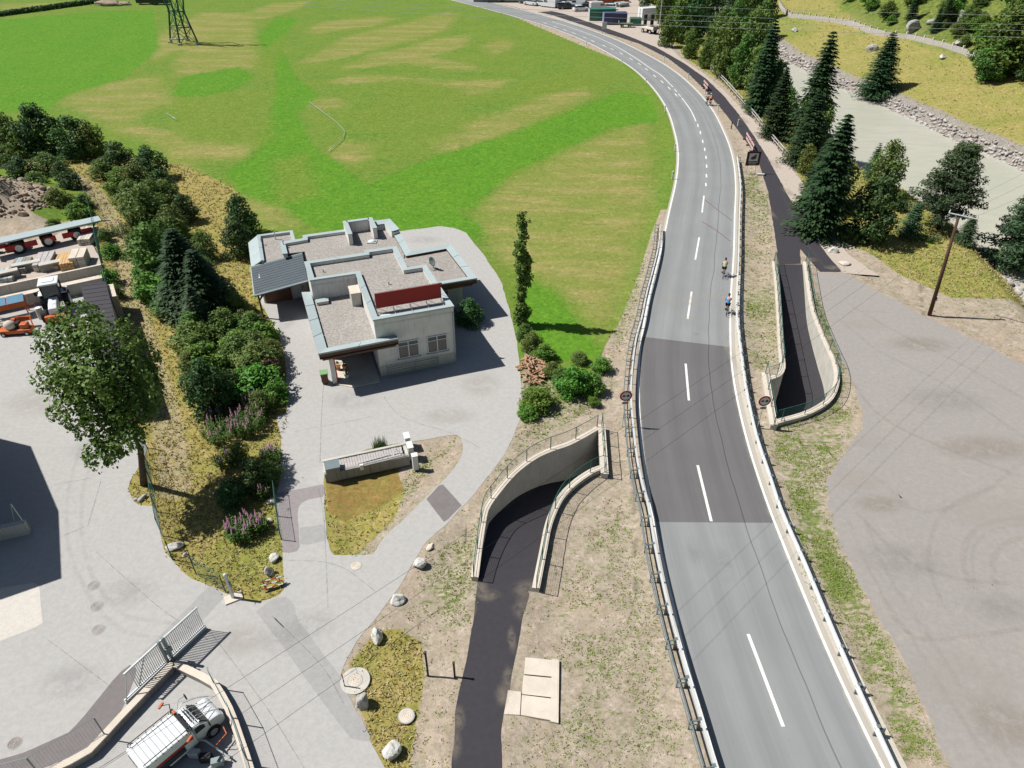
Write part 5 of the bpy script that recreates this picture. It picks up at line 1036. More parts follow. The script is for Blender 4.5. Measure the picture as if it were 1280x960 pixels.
plant('olive', 2, G(1005, 215), 3.4, 'loose shrub at the near end of the wooden rail fence'); plant('broad', 1, G(1035, 255), 6.5, 'leafy tree with reddish tinge on the track side of the big spruce', wide=1.0)
plant('broad', 4, G(1012, 180), 7.5, 'leafy tree squeezed between the riverside spruces', wide=1.0)
# --- leafy wood along the track
wood = [(832, 58, 6.5), (846, 52, 9), (862, 72, 6), (868, 50, 9.5), (880, 84, 4.5), (893, 78, 8.5), (905, 96, 10.5), (887, 44, 10.5), (915, 66, 12), (925, 108, 9), (935, 84, 12), (908, 30, 10), (870, 24, 10), (845, 24, 9), (828, 30, 8), (890, 8, 10), (930, 40, 11), (950, 118, 9.5), (948, 62, 11), (966, 140, 8), (852, -4, 9), (815, 4, 8), (800, -6, 8), (955, 26, 10), (925, 6, 10), (960, -6, 10), (990, -2, 9), (835, 4, 9), (872, 4, 9), (908, -12, 11), (940, 16, 11), (805, 10, 5), (978, 158, 6), (900, 58, 9), (920, 48, 10)]
wl_ = {0: 'leafy tree with a pale rounded crown beside the gravel track', 5: 'tree with drooping leafy branches above the end of the rail fence', 6: 'tall broad leafy tree at the start of the rail fence'}
for i, (px, py, h) in enumerate(wood):
    k = 'dark' if i % 4 == 3 else 'broad'
    plant(k, i % (5 if k == 'broad' else 3), hit(px, py), h*.92, wl_.get(i, 'green leafy tree in the dense wood between the far gravel track and the river'), 'tree', wide=.95 if k == 'broad' else .8, group=None if i in wl_ else 'leafy trees of the riverside wood', name='broadleaf_tree')
for i, (px, py, h) in enumerate([(965, -2, 13), (1000, -18, 14), (900, -14, 14), (870, -16, 13), (840, -18, 12), (930, -20, 14), (1060, -24, 12), (1100, -26, 13), (1240, -10, 12)]):
    plant('spruce', i % 4, hit(px, py), h, 'dark spruce at the top edge behind the leafy riverside wood', wide=1.2, group='spruces along the top edge')
plant('broad', 0, hit(1250, 92), 11.5, 'big spreading leafy tree at the top right corner with dark shade below', wide=1.35); plant('broad', 3, hit(1232, 100), 6.5, 'lower leafy tree at the left foot of the big corner tree', wide=1.3)
plant('dark', 1, hit(1290, 96), 8, 'dark tree cut by the right edge beside the big corner tree', 'tree', name='broadleaf_tree'); plant('broad', 2, hit(1275, 40), 11, 'tall leafy tree at the top right edge of the view', wide=1.2)
# --- hillside scrub
rr = random.Random(5); cnt = 0
for k in range(90):
    px, py = rr.uniform(985, 1235), rr.uniform(-16, 66); b = hit(px, py)
    f = float(side(np.array([b.x]), np.array([b.y]), FAR)[0])
    if f < 21: continue
    if 1120 < px < 1160 and 12 < py < 48: continue
    kind = rr.choice(['olive', 'weedy', 'olive', 'broad', 'weedy']); plant(kind, rr.randrange(2), b, rr.uniform(1.4, 3.6), 'bushy green scrub on the hillside above the stone fence', 'shrub', wide=rr.uniform(1.0, 1.6), group='hillside scrub', name='shrub')
# --- hedgerow along the left
H_ = [(58, 192, 'dark', 0, 6.3, 1.1, 'big nearly black tree in the hedge at the upper left'), (98, 196, 'dark', 1, 5.2, 1.25, 'dark rounded tree next to the nearly black one in the upper left hedge'), (118, 195, 'olive', 0, 4.6, 1.15, 'round dull green bush at the right end of the upper left hedge'), (18, 190, 'olive', 1, 5.0, 1.2, 'grey green bush at the left edge in the upper left hedge'), (38, 194, 'broad', 0, 4.2, 1.4, 'light bush in front of the nearly black tree'), (-8, 186, 'dark', 2, 5.5, 1.2, 'bush cut by the left edge in the upper left hedge'),
 (152, 214, 'dark', 2, 3.6, 1.5, 'dark bush at the top of the row leading down from the upper left hedge'), (192, 222, 'dark', 0, 3.8, 1.3, 'compact dark bush on the meadow side of the descending row'), (175, 236, 'olive', 2, 3.2, 1.5, 'dull green bush in the middle of the descending row'), (205, 246, 'dark', 1, 3.2, 1.3, 'bluish dark bush on the meadow side below the compact one'), (150, 240, 'weedy', 0, 2.0, 1.5, 'small green bush beside the sandy track'), (168, 252, 'dark', 2, 2.2, 1.3, 'small dark bush beside the sandy track'), (128, 222, 'olive', 0, 2.2, 1.6, 'low olive bush where the sandy track bends'), (212, 262, 'olive', 1, 3.4, 1.4, 'olive bush below the bluish dark one'),
 (234, 276, 'dark', 1, 2.9, 1.2, 'rounded green bush sticking out towards the meadow'), (188, 286, 'olive', 0, 4.6, 1.2, 'olive shrub above the big conifers of the row'), (220, 296, 'olive', 2, 3.4, 1.1, 'wide olive shrub between the conifers and the meadow'), (258, 322, 'olive', 1, 2.8, 1.1, 'loose olive shrub left of the house with pale twigs'), (272, 390, 'dark', 2, 3.8, 1.2, 'black green bush below the conifers left of the carport'), (250, 385, 'dark', 1, 5.5, 1.0, 'dark bush pressed against the right side of the conifers'), (296, 394, 'olive', 0, 2.4, 1.2, 'soft green bush by the carport post'),
 (180, 330, 'olive', 1, 3.4, 1.0, 'light green bush at the left foot of the conifers'), (192, 372, 'weedy', 1, 2.4, 1.2, 'yellow green weeds at the left foot of the lower conifer'),
 (318, 418, 'purple', 0, 2.0, 1.7, 'reddish brown bush top at the carport corner'), (330, 428, 'weedy', 0, 1.9, 1.4, 'rounded green bush just below the reddish one'), (318, 448, 'olive', 1, 2.5, 1.5, 'grey green rounded bush midway along the driveway edge'), (340, 452, 'olive', 2, 2.0, 1.3, 'green bush casting spiky shade on the driveway edge'), (338, 476, 'purple', 1, 1.9, 1.2, 'dark reddish bush on the driveway edge'), (318, 478, 'olive', 0, 2.4, 1.4, 'grey green bush left of the dark reddish one'), (345, 500, 'weedy', 1, 1.6, 1.2, 'bright small bush by the driveway edge'), (300, 455, 'olive', 2, 2.8, 1.3, 'tall weedy shrub in the middle of the ditch bank'), (330, 515, 'olive', 1, 1.9, 1.2, 'low shrub between the bright bush and the pink flowers'),
 (266, 512, 'dark', 0, 4.2, .95, 'rounded dark leafy tree standing over the ditch'), (285, 420, 'olive', 1, 2.6, 1.3, 'soft shrub left of the reddish bush'), (246, 425, 'weedy', 0, 1.8, 1.5, 'yellowish weeds at the foot of the light young spruce'), (290, 500, 'dark', 2, 2.6, 1.0, 'small dark bush right of the rounded ditch tree'), (245, 470, 'olive', 0, 2.2, 1.3, 'pale weedy shrub above the rounded ditch tree'),
 (300, 575, 'olive', 2, 1.6, 1.1, 'low green bush in the ditch below the pink flowers'), (320, 612, 'dark', 1, 2.4, 1.1, 'dark shrub in the shaded ditch near the driveway'), (340, 600, 'olive', 1, 1.6, 1.1, 'small shrub overhanging the driveway edge by the pink flowers'), (290, 630, 'dark', 0, 1.8, 1.2, 'dark shrub in the shade of the tall tree'),
 (30, 222, 'dark', 0, 2.6, 1.7, 'dark scrub on the bank above the rubble heap, farthest left'), (62, 216, 'olive', 1, 2.6, 1.7, 'scrub on the crest of the bank above the rubble heap'), (90, 240, 'dark', 2, 2.4, 1.6, 'dark scrub on the bank just left of the green fence'), (75, 262, 'olive', 2, 2.4, 1.6, 'brownish scrub right of the rubble heap'), (100, 272, 'weedy', 0, 1.7, 1.6, 'green scrub between rubble heap and the green fence'), (48, 238, 'olive', 0, 2.2, 1.7, 'scrub on the bank directly above the rubble'), (108, 262, 'dark', 1, 1.8, 1.3, 'dark little bush against the green fence'), (10, 205, 'olive', 2, 2.4, 1.6, 'scrub at the left edge above the bank'), (80, 222, 'dark', 1, 2.0, 1.5, 'dark scrub on the crest by the track'), (68, 285, 'weedy', 1, 1.0, 1.6, 'bright weeds at the foot of the rubble heap'), (138, 355, 'weedy', 0, 1.5, 1.3, 'bright weeds at the corner of the storage bay fence'), (140, 320, 'weedy', 1, 1.3, 1.4, 'low weeds on the track side of the green fence'), (132, 300, 'olive', 0, 1.3, 1.4, 'pale weeds beside the green fence'), (148, 372, 'olive', 2, 1.4, 1.3, 'shaded weeds behind the dark shed'), (-20, 225, 'dark', 2, 2.8, 1.7, 'scrub cut by the left edge on the bank'),
 (305, 292, 'dark', 2, 4.2, .92, 'round dark bush at the back left corner of the house'), (302, 320, 'dark', 0, 3.6, .98, 'glossy green round bush touching the left wing of the house'),
 (586, 404, 'dark', 1, 2.3, 1.3, 'dark bush at the right wall of the house, mostly in shade')]
for px, py, kind, v, h, wd, lab in H_: plant(kind, v, G(px, py), h, lab, wide=wd)
for px, py, k, v, h, wd, lab in ((203, 354, 'broad', 0, 5.8, 1.1, 'leafy mid green tree at the upper left of the dark hedge group'), (215, 332, 'broad', 3, 4.8, 1.1, 'leafy tree at the back of the dark hedge group'), (250, 378, 'broad', 1, 3.9, 1.1, 'leafy tree between the dark hedge conifers and the carport'), (256, 352, 'olive', 0, 2.8, 1.1, 'loose pale bush behind the leafy tree by the carport'), (225, 316, 'broad', 4, 3.8, 1.2, 'leafy shrub tree at the top of the dark hedge group'), (172, 262, 'olive', 1, 3.4, 1.5, 'loose shrub between the sandy track and the hedge top'), (196, 270, 'broad', 2, 4.0, 1.3, 'rounded leafy shrub in the upper middle of the hedge')): plant(k, v, G(px, py), h, lab, 'tree' if k == 'broad' else 'shrub', wide=wd, name='broadleaf_tree' if k == 'broad' else 'shrub')
rr = random.Random(31)
for a, b, n in (((178, 262), (222, 400), 13), ((240, 402), (262, 470), 5), ((300, 400), (325, 500), 7), ((160, 222), (190, 250), 4)):
    for k in range(n): t_ = (k+.5)/n; plant(rr.choice(['olive', 'broad', 'olive', 'weedy']), rr.randrange(2), G(a[0]+(b[0]-a[0])*t_+rr.uniform(-16, 16), a[1]+(b[1]-a[1])*t_), rr.uniform(1.5, 2.7), 'mid green shrub filling the hedgerow between its larger bushes', 'shrub', wide=rr.uniform(1.2, 1.8), group='filling shrubs of the hedgerow', name='shrub')
for tx, ty, by, v, wd, lab in ((212, 286, 388, 1, 1.9, 'dark conifer with hanging branches in the hedgerow'), (238, 312, 396, 2, 2.0, 'second dark conifer right of the first in the hedgerow')):
    plant('spruce', v, tipbase(tx, ty, by), 1, lab, wide=wd, tip=ty)
plant('young', 1, tipbase(234, 356, 415), 1, 'light green young spruce in front of the dark conifers', wide=1.6, tip=356)
plant('poplar', 0, G(652, 404), 1, 'slim column shaped poplar at the corner of the meadow by the driveway', wide=1.1, tip=265)
for px, py, k, v, h, wd, lab in ((715, 490, 'weedy', 0, 2.2, 1.1, 'large bright green weed clump on the sandy bank'), (738, 488, 'weedy', 1, 1.5, 1.3, 'bright weed clump right of the largest one'), (752, 462, 'weedy', 0, 1.0, 1.6, 'small bright weed patch nearest the guardrail'), (700, 478, 'olive', 1, 1.3, 1.4, 'duller weeds left of the bright clumps'), (665, 436, 'olive', 2, 1.6, 1.3, 'soft shrub at the foot of the poplar'), (680, 446, 'weedy', 1, 1.1, 1.5, 'weeds above the log pile'), (672, 506, 'weedy', 0, 1.3, 1.9, 'weed patch below the log pile at the driveway edge'), (690, 470, 'olive', 0, 1.2, 1.5, 'weeds right of the log pile'), (660, 520, 'weedy', 1, .8, 1.8, 'lowest weed patch at the driveway edge'), (725, 452, 'olive', 2, .9, 2.0, 'thin weeds at the edge of the meadow'), (655, 425, 'olive', 1, 1.5, 1.2, 'narrow shrub beside the driveway under the poplar'), (742, 505, 'weedy', 0, .6, 1.5, 'tiny weed tuft below the bright clumps')):
    plant(k, v, G(px, py), h, lab, wide=wd)
# the tall tree by the yard, built on its own
tb = G(179, 604); tt = P(128, 388, 11.0)-tb; ln = Vector((tt.x, tt.y, 0))
rr = random.Random(3); blobs = []
for (px, py, z, r_) in ((100, 398, 10.4, 1.35), (80, 425, 9.8, 1.4), (118, 415, 10.2, 1.4), (140, 430, 9.6, 1.5), (165, 452, 8.4, 1.4), (95, 455, 8.8, 1.7), (125, 460, 8.8, 1.9), (155, 480, 7.8, 1.6), (180, 490, 6.9, 1.2), (108, 495, 7.6, 1.6), (138, 505, 7.2, 1.7), (165, 515, 6.4, 1.4), (120, 530, 6.3, 1.4), (148, 545, 5.7, 1.4), (172, 536, 5.7, .7), (135, 560, 5.3, 1.0), (186, 512, 6.2, .7), (128, 572, 4.7, .7), (88, 480, 8.0, 1.0)):
    q = P(px, py, z)-tb; blobs.append((q.x, q.y+rr.uniform(-.6, .6), z, r_*1.08, r_*1.1, r_*.8))
t = thing('maple_tree', 'tall leafy tree with leaning bare trunk between the yard and the rough grass', 'tree', tuple(tb))
put('crown', crown(blobs, 26000, .13, 5, 'leaf', .55, holes=.34), t)
m = MB(); top_ = Vector(blobs[2][:3]); p0, p1, p2 = Vector((0, 0, -.2)), Vector(blobs[14][:3])*.62, Vector(blobs[10][:3]); m.path([p0, p1*.5, p1, p2.lerp(p1, .3), p2, top_], [.24, .19, .17, .14, .10, .03], 9)
for b in blobs: e = Vector(b[:3]); s_ = p1.lerp(p2, rr.uniform(.1, .9)); m.path([s_, s_.lerp(e, .5)+Vector((0, 0, .25)), e], [.07, .05, .015], 5)
m.build('trunk', 'bark', t, smooth=True)
# fireweed clumps
def fireweed(px, py, n, R, h, label, seed):
    rng = random.Random(seed); b = G(px, py); t = thing('fireweed_clump', label, 'flowers', tuple(b)); lf = MB(); fl_ = MB()
    for k in range(n):
        a, r_ = rng.uniform(0, 6.28), R*math.sqrt(rng.random()); x, y = r_*math.cos(a), r_*math.sin(a); hh = h*rng.uniform(.7, 1.1); lx, ly = rng.uniform(-.1, .1), rng.uniform(-.1, .1)
        lf.path([(x, y, 0), (x+lx, y+ly, hh)], [.012, .005], 3)
        for j in range(12):
            z = hh*(.08+.055*j); aa = rng.uniform(0, 6.28); L = rng.uniform(.12, .22); c = Vector((x+lx*z/hh, y+ly*z/hh, z)); d = Vector((math.cos(aa), math.sin(aa), .3))*L; s_ = Vector((-math.sin(aa), math.cos(aa), 0))*.035; lf.add([c, c+d*.5+s_, c+d, c+d*.5-s_], [(0, 1, 2, 3)])
        if rng.random() < .28:
            for j in range(7): z = hh*(.74+.045*j); aa = rng.uniform(0, 6.28); c = Vector((x+lx*z/hh, y+ly*z/hh, z)); s_ = .06*(1-j*.09); q = Vector((math.cos(aa), math.sin(aa), .25))*s_; w2 = Vector((-math.sin(aa), math.cos(aa), .3))*s_; fl_.add([c-q, c-w2, c+q, c+w2], [(0, 1, 2, 3)])
    lf.build('foliage', 'leaf', t, fix=False); fl_.build('flowers', 'pinkish', t, fix=False)
for i, (px, py, n, R, h, lab) in enumerate(((312, 535, 150, 1.15, 1.5, 'largest clump of pink fireweed in the ditch beside the driveway'), (322, 512, 90, .8, 1.5, 'pink fireweed just above the largest clump'), (275, 545, 110, 1.1, 1.2, 'thinner pink fireweed left of the dark ditch'), (268, 522, 60, .8, 1.1, 'sparse pink fireweed below the rounded ditch tree'), (285, 580, 60, .7, 1.1, 'sparse pink fireweed near the tall tree shade'), (302, 668, 110, .8, 1.3, 'pink fireweed clump on the grass just below the tree shade'), (325, 662, 50, .5, 1.2, 'small pink fireweed clump right of the sunny one'), (332, 625, 25, .3, 1.3, 'little group of vivid pink flowers by the driveway edge'), (340, 575, 60, .7, 1.1, 'pink flowers at the driveway edge by the pale stone'), (150, 292, 60, .9, 1.2, 'faded pink weeds between sandy track and conifers'), (1165, 300, 40, .9, .7, 'reddish flowering weeds on the river bank by the pole'))): fireweed(px, py, n, R, h, lab, i)
t = thing('reed_tuft', 'tall green reed tuft behind the plank topped concrete bed', 'plant', tuple(G(476, 563))); m = MB(); rr = random.Random(2)
for k in range(260):
    a, r_ = rr.uniform(0, 6.28), .38*math.sqrt(rr.random()); x, y = r_*1.3*math.cos(a), r_*math.sin(a); hh = rr.uniform(.6, 1.25); l_ = Vector((rr.uniform(-.2, .2), rr.uniform(-.2, .2), hh)); d = Vector((math.cos(a*3), math.sin(a*3), 0))*.022; m.add([Vector((x, y, 0))-d, Vector((x, y, 0))+d, Vector((x, y, 0))+l_], [(0, 1, 2)])
m.build('blades', 'leaf', t, fix=False)
# --- grass, one mass: tufts over meadow, verges and rough ground
LN = 1.4
def grass(name, N, weight, h0, h1, wdt, colors, seed, ymax=260, label=None):
    rng = np.random.default_rng(seed); ok = (GY > 6) & (GY < ymax) & (np.abs(GX) < 12+.80*GY) & (paved < -.05); wgt = np.where(ok, weight, 0)*1.0
    area = np.gradient(GX, axis=1)*np.gradient(GY, axis=0); fall = 1/np.clip(GY**2+900, 1, None)
    p_ = (wgt*area*fall).ravel(); p_ = np.clip(p_, 0, None); idx = rng.choice(p_.size, N, p=p_/p_.sum())
    dxx = np.gradient(GX, axis=1).ravel()[idx]; dyy = np.gradient(GY, axis=0).ravel()[idx]
    x = GX.ravel()[idx]+(rng.uniform(size=N)-.5)*dxx; y = GY.ravel()[idx]+(rng.uniform(size=N)-.5)*dyy; z = GZ.ravel()[idx]-.01
    inr = inpoly(x, y, roadpoly) | inpoly(x, y, drive_w) & ~inpoly(x, y, isle_w) | inpoly(x, y, pathl_w) | inpoly(x, y, HOLE_A) | inpoly(x, y, HOLE_B) | inpoly(x, y, cyc_w) | inpoly(x, y, lot_w)
    x, y, z = x[~inr], y[~inr], z[~inr]; n = len(x); k = 1+y/90.
    Vs = []; tone = rng.uniform(size=n)
    for b in range(3):
        a = rng.uniform(0, 6.28, n); hh = rng.uniform(h0, h1, n)*k; ww = wdt*k*rng.uniform(.7, 1.3, n); lx, ly = rng.normal(size=n)*hh*LN, rng.normal(size=n)*hh*LN; ox, oy = rng.normal(size=n)*ww*1.2, rng.normal(size=n)*ww*1.2
        p0 = np.stack([x+ox-np.cos(a)*ww, y+oy-np.sin(a)*ww, z], 1); p1 = np.stack([x+ox+np.cos(a)*ww, y+oy+np.sin(a)*ww, z], 1); p2_ = np.stack([x+ox+lx, y+oy+ly, z+hh], 1); Vs.append(np.stack([p0, p1, p2_], 1))
    V_ = np.concatenate(Vs, 1).reshape(-1, 3); F_ = np.arange(len(V_)).reshape(-1, 3); tn = np.repeat(tone, 9)
    s = NT(name+' blades'); ra = s.attr('tone')[0]; col = s.mix(s.step(ra, .1, .9), colors[0], colors[1]); col = s.mix(s.step(s.noise(.5, 3, .6), .4, .7, 0, .6), col, colors[2]); s.fin(col, .7, .15)
    o = put(name, np_mesh(name, V_, F_, s.m, tn)); o['kind'] = 'stuff'; return o
on_dirt = soil > .5
lushw = np.where((gold < .3) & ~on_dirt & (tan < .5) & (rip < .2) & (hill < .5), .35+1.0*lush+.5*vnoise(GX, GY, 5, 2), 0)
# grass('meadow_grass', 26000, lushw, .02, .055, .05, [(.10, .26, .02), (.155, .32, .03), (.22, .31, .05)], 1)
# grass('mown_grass', 5000, np.where((tan > .3) | (mid > .4), 1.0, 0), .02, .05, .05, [(.35, .31, .11), (.26, .29, .05), (.42, .36, .17)], 2)
LN = .8
grass('rough_grass', 34000, np.where(gold > .3, 1.0, 0)*(~on_dirt)*(red < .42)*np.where(isle > .5, .5, 1)*np.where(fz > -2, .25, 1), .04, .14, .03, [(.36, .31, .11), (.46, .37, .20), (.25, .27, .06)], 3)
grass('verge_weeds', 12000, np.where(on_dirt & (rip < .2), weed**1.3*sstep(.42, .62, fbm(GX, GY, 1.6, 12, 3)+.18*weed), 0), .02, .08, .03, [(.17, .26, .03), (.22, .28, .06), (.34, .31, .14)], 4)
# ---------------------------------------------------------------- rocks
def rockmesh(seed, mat='rock', sub=3, ang=.35, name='rock'):
    bm = bmesh.new(); bmesh.ops.create_icosphere(bm, subdivisions=sub, radius=1); rr = random.Random(seed); pl = [(Vector((rr.gauss(0, 1), rr.gauss(0, 1), rr.gauss(0, 1))).normalized(), rr.uniform(.55, .85)) for _ in range(9)]
    for v in bm.verts:
        for n, d in pl:
            k = v.co.dot(n)
            if k > d: v.co -= n*(k-d)
        v.co += v.co.normalized()*mnoise.noise(v.co*2.2+Vector((seed, 0, 0)))*.12
    me = bpy.data.meshes.new(name); bm.to_mesh(me); bm.free(); me.materials.append(M[mat]); return me
RK = [rockmesh(k) for k in range(6)]; RS = [rockmesh(20+k, 'riprap', 2) for k in range(6)]; RB = [rockmesh(30+k, 'rubble', 2) for k in range(5)]
M['rock_white'] = plain('pale boulder', (.60, .59, .56), .9, .3, 2.2, bump=.5); RW = [rockmesh(50+k, 'rock_white') for k in range(3)]; RT = [rockmesh(60, 'slab')]
for px, py, sx, sy, sz, me_, lab in ((525, 707, .42, .36, .34, RW[0], 'white and grey boulder at the right edge of the driveway below the tan one'), (497, 751, .42, .38, .34, RW[1], 'pale boulder with flat face midway down the driveway edge'), (471, 796, .34, .52, .42, RW[2], 'tilted pale boulder near the concrete cover'), (454, 881, .30, .42, .62, RK[3], 'upright pointed grey boulder beside the driveway corner'), (490, 942, .42, .50, .40, RW[0], 'large pale boulder at the bottom of the rough grass'), (538, 684, .34, .22, .12, RT[0], 'low tan stone at the driveway edge, uppermost of the row'),
   (219, 684, .52, .36, .30, RW[1], 'flat grey boulder lying behind the yard fence'), (231, 694, .18, .14, .12, RW[2], 'small white stone right of the flat grey boulder'), (343, 699, .36, .30, .26, RW[0], 'pale boulder at the driveway edge above the red object'), (337, 717, .28, .26, .40, RK[4], 'upright grey stone just behind the red object'), (178, 624, .42, .20, .16, RK[2], 'grey stone lying by the trunk of the tall tree'), (170, 625, .16, .16, .12, RK[1], 'black looking small stone by the trunk of the tall tree'), (341, 563, .42, .28, .26, RT[0], 'pale stone among the pink flowers on the driveway edge'), (338, 628, .34, .26, .22, RT[0], 'pale stone at the lower end of the flower bank'), (335, 652, .3, .22, .16, RT[0], 'pale stone behind the low green fence'),
   (1022, 284, .62, .36, .38, RW[0], 'pale boulder beside the path fork, uppermost of four'), (1031, 300, .55, .36, .34, RW[1], 'pale boulder beside the path fork, second of four'), (1041, 315, .62, .4, .38, RW[2], 'pale boulder beside the path fork, third of four'), (1055, 330, .5, .7, .22, RT[0], 'flat tan boulder at the end of the right hand path'), (862, 54, .6, .4, .5, RW[0], 'grey stone at the edge of the wood near the gravel track'), (993, 39, 1.0, .7, .6, RK[0], 'dark boulder on the far meadow'), (1090, 63, 1.2, .8, .9, RK[1], 'pale boulder next to the lone leaning spruce'), (1139, 40, 1.7, 1.2, 1.7, RK[2], 'large grey boulder on the hillside above the stone fence'), (1202, 24, 1.8, 1.1, 1.3, RK[3], 'grey boulder on the wooded hillside near the top edge'), (1165, 30, 1.2, .8, .8, RK[4], 'smaller boulder right of the large grey hillside boulder'), (1198, 57, 1.3, .7, .8, RK[5], 'small pale boulder at the end of the stone fence'), (1178, 72, .9, .6, .5, RW[1], 'pale stone in the far meadow below the fence')):
    b = hit(px, py) if px > 960 else G(px, py); o = tag(put('boulder', me_, loc=(b.x, b.y, b.z+sz*.35), rz=random.uniform(0, 6)), lab, 'boulder'); o.scale = (sx, sy, sz)
# quarry stone bank of the river
rb = thing('riprap_bank', 'bank of pale quarry stones along the far side of the river', 'stone bank', tuple(hit(1120, 138))); o0 = rb.location.copy(); fr = resample(FAR, step=.42); nn = normals2(fr); rr = random.Random(9); near_ = []; rest = []
for i, (p, n) in enumerate(zip(fr, nn)):
    for d in (.0, .6, 1.15):
        s_ = rr.uniform(.22, .44); dd = d+rr.uniform(-.3, .3); x, y = p[0]-n[0]*dd*-1, p[1]-n[1]*dd*-1
        if side(np.array([x]), np.array([y]), FAR)[0] < -.5: x, y = p[0]-n[0]*dd, p[1]-n[1]*dd
        z = H(x, y); u, v = Qy(x, y, z); (near_ if 985 < u < 1290 and len(near_) < 297 and rr.random() < .62 else rest).append((x, y, z, s_))
for x, y, z, s_ in near_:
    o = put('stone', rr.choice(RS), rb, loc=(x-o0.x, y-o0.y, z-o0.z+s_*.12)); o.rotation_euler = (rr.uniform(-.4, .4), rr.uniform(-.4, .4), rr.uniform(0, 6)); o.scale = (s_*1.25, s_*.8, s_*.75)
def join_rocks(lst, meshes, par, nm, org):
    Vs, Fs = [], []; off_ = 0; dat = []
    for me_ in meshes: v = np.array([q.co[:] for q in me_.vertices]); f = np.array([q.vertices[:] for q in me_.polygons]); dat.append((v, f))
    for x, y, z, s_ in lst:
        v, f = rr.choice(dat); a = rr.uniform(0, 6.28); c_, s2 = math.cos(a), math.sin(a); w2 = v*[s_*1.2, s_*.8, s_*.75]; w2 = np.stack([w2[:, 0]*c_-w2[:, 1]*s2, w2[:, 0]*s2+w2[:, 1]*c_, w2[:, 2]], 1)+[x-org.x, y-org.y, z-org.z+s_*.1]; Vs.append(w2); Fs.append(f+off_); off_ += len(v)
    o = put(nm, np_mesh(nm, np.vstack(Vs), np.vstack(Fs), meshes[0].materials[0]), par); o['kind'] = 'stuff'
join_rocks(rest, RS, rb, 'stones', o0)
nb_ = []; nf = resample(NEAR, step=.8)
for p in nf: 
    for d in (0, .8): x, y = p[0]+rr.uniform(-.6, .6), p[1]+rr.uniform(-.6, .6); nb_.append((x, y, H(x, y), rr.uniform(.2, .5)))
sb = thing('shore_stones', 'scattered stones along the near side of the river', 'stone bank', tuple(Vector((nf[0][0], nf[0][1], -2)))); join_rocks(nb_, RS, sb, 'stones', sb.location)
# rubble heap in the upper left
rh = thing('rubble_heap', 'brown heap of rubble and broken rock above the storage yard', 'heap', (hd.x-2, hd.y, 0)); c0 = rh.location.copy()
rub = []
SUBM = (GX > hd.x-16) & (GX < hd.x+10) & (GY > hd.y-10) & (GY < hd.y+10); SX, SY, SZ_ = GX[SUBM], GY[SUBM], GZ[SUBM]
def gz(x, y): return float(SZ_[np.argmin((SX-x)**2+(SY-y)**2)])
for k in range(700):
    a, r_ = rr.uniform(0, 6.28), math.sqrt(rr.random()); x, y = hd.x-3+7.4*r_*math.cos(a), hd.y-.5+5.0*r_*math.sin(a); rub.append((x, y, gz(x, y), rr.uniform(.06, .26)*(1 if k > 60 else 2.4)))
for x, y, z, s_ in rub[:70]: o = put('rock', rr.choice(RB), rh, loc=(x-c0.x, y-c0.y, z-c0.z+s_*.15), rz=rr.uniform(0, 6)); o.scale = (s_, s_*.75, s_*.75)
join_rocks(rub[70:], RB, rh, 'rubble', c0)
# log pile
lp = thing('log_pile', 'heap of split reddish firewood by the driveway below the poplar', 'firewood', tuple(G(667, 462)))
lm = MB().tube((-.35, 0, 0), (.35, 0, 0), .09, .08, 7).mesh('log', M['log'])
for k in range(95):
    a, r_ = rr.uniform(0, 6.28), math.sqrt(rr.random()); x, y = 1.15*r_*math.cos(a), 1.9*r_*math.sin(a); o = put('log', lm, lp, loc=(x, y, .08+(1-r_)*.55*rr.random())); o.rotation_euler = (0, rr.uniform(-.5, .5), rr.uniform(0, 6)); o.scale = (rr.uniform(.5, 1), rr.uniform(.6, 1.1), rr.uniform(.6, 1.1))
# ================================================================== OBJECTS
def heading(a, b): p, q = P(*a), P(*b); return math.atan2(q.y-p.y, q.x-p.x)
# --- small vehicles: body runs along +X
def wheelset(t, pts, r, w_, big=None):
    for i, (x, y, *rr_) in enumerate(pts):
        R_ = rr_[0] if rr_ else r; s = 1 if y > 0 else -1
        wv_ = MB().tube((x, y-w_/2, R_), (x, y+w_/2, R_), R_, n=20).build('wheel', 'black', t, bevel=.02)
        MB().tube((x, y+s*(w_/2-.01), R_), (x, y+s*(w_/2+.015), R_), R_*.55, n=12).build('rim', 'galv', wv_)
def side_body(prof, w_, name, mat, t, taper=0, bevel=.05):
    """prof: list of (x,z) of a side outline"""
    m = MB(); n = len(prof); L = [(x, -w_/2+(taper if z > 1.0 else 0), z) for x, z in prof]; R_ = [(x, w_/2-(taper if z > 1.0 else 0), z) for x, z in prof]
    m.add(L+R_, [(i, (i+1) % n, n+(i+1) % n, n+i) for i in range(n)]+[tuple(range(n))[::-1], tuple(range(n, 2*n))]); return m.build(name, mat, t, bevel=bevel)
def paint_mat(name, c): M[name] = plain(name, c, .3, .03, 1, .5); return name
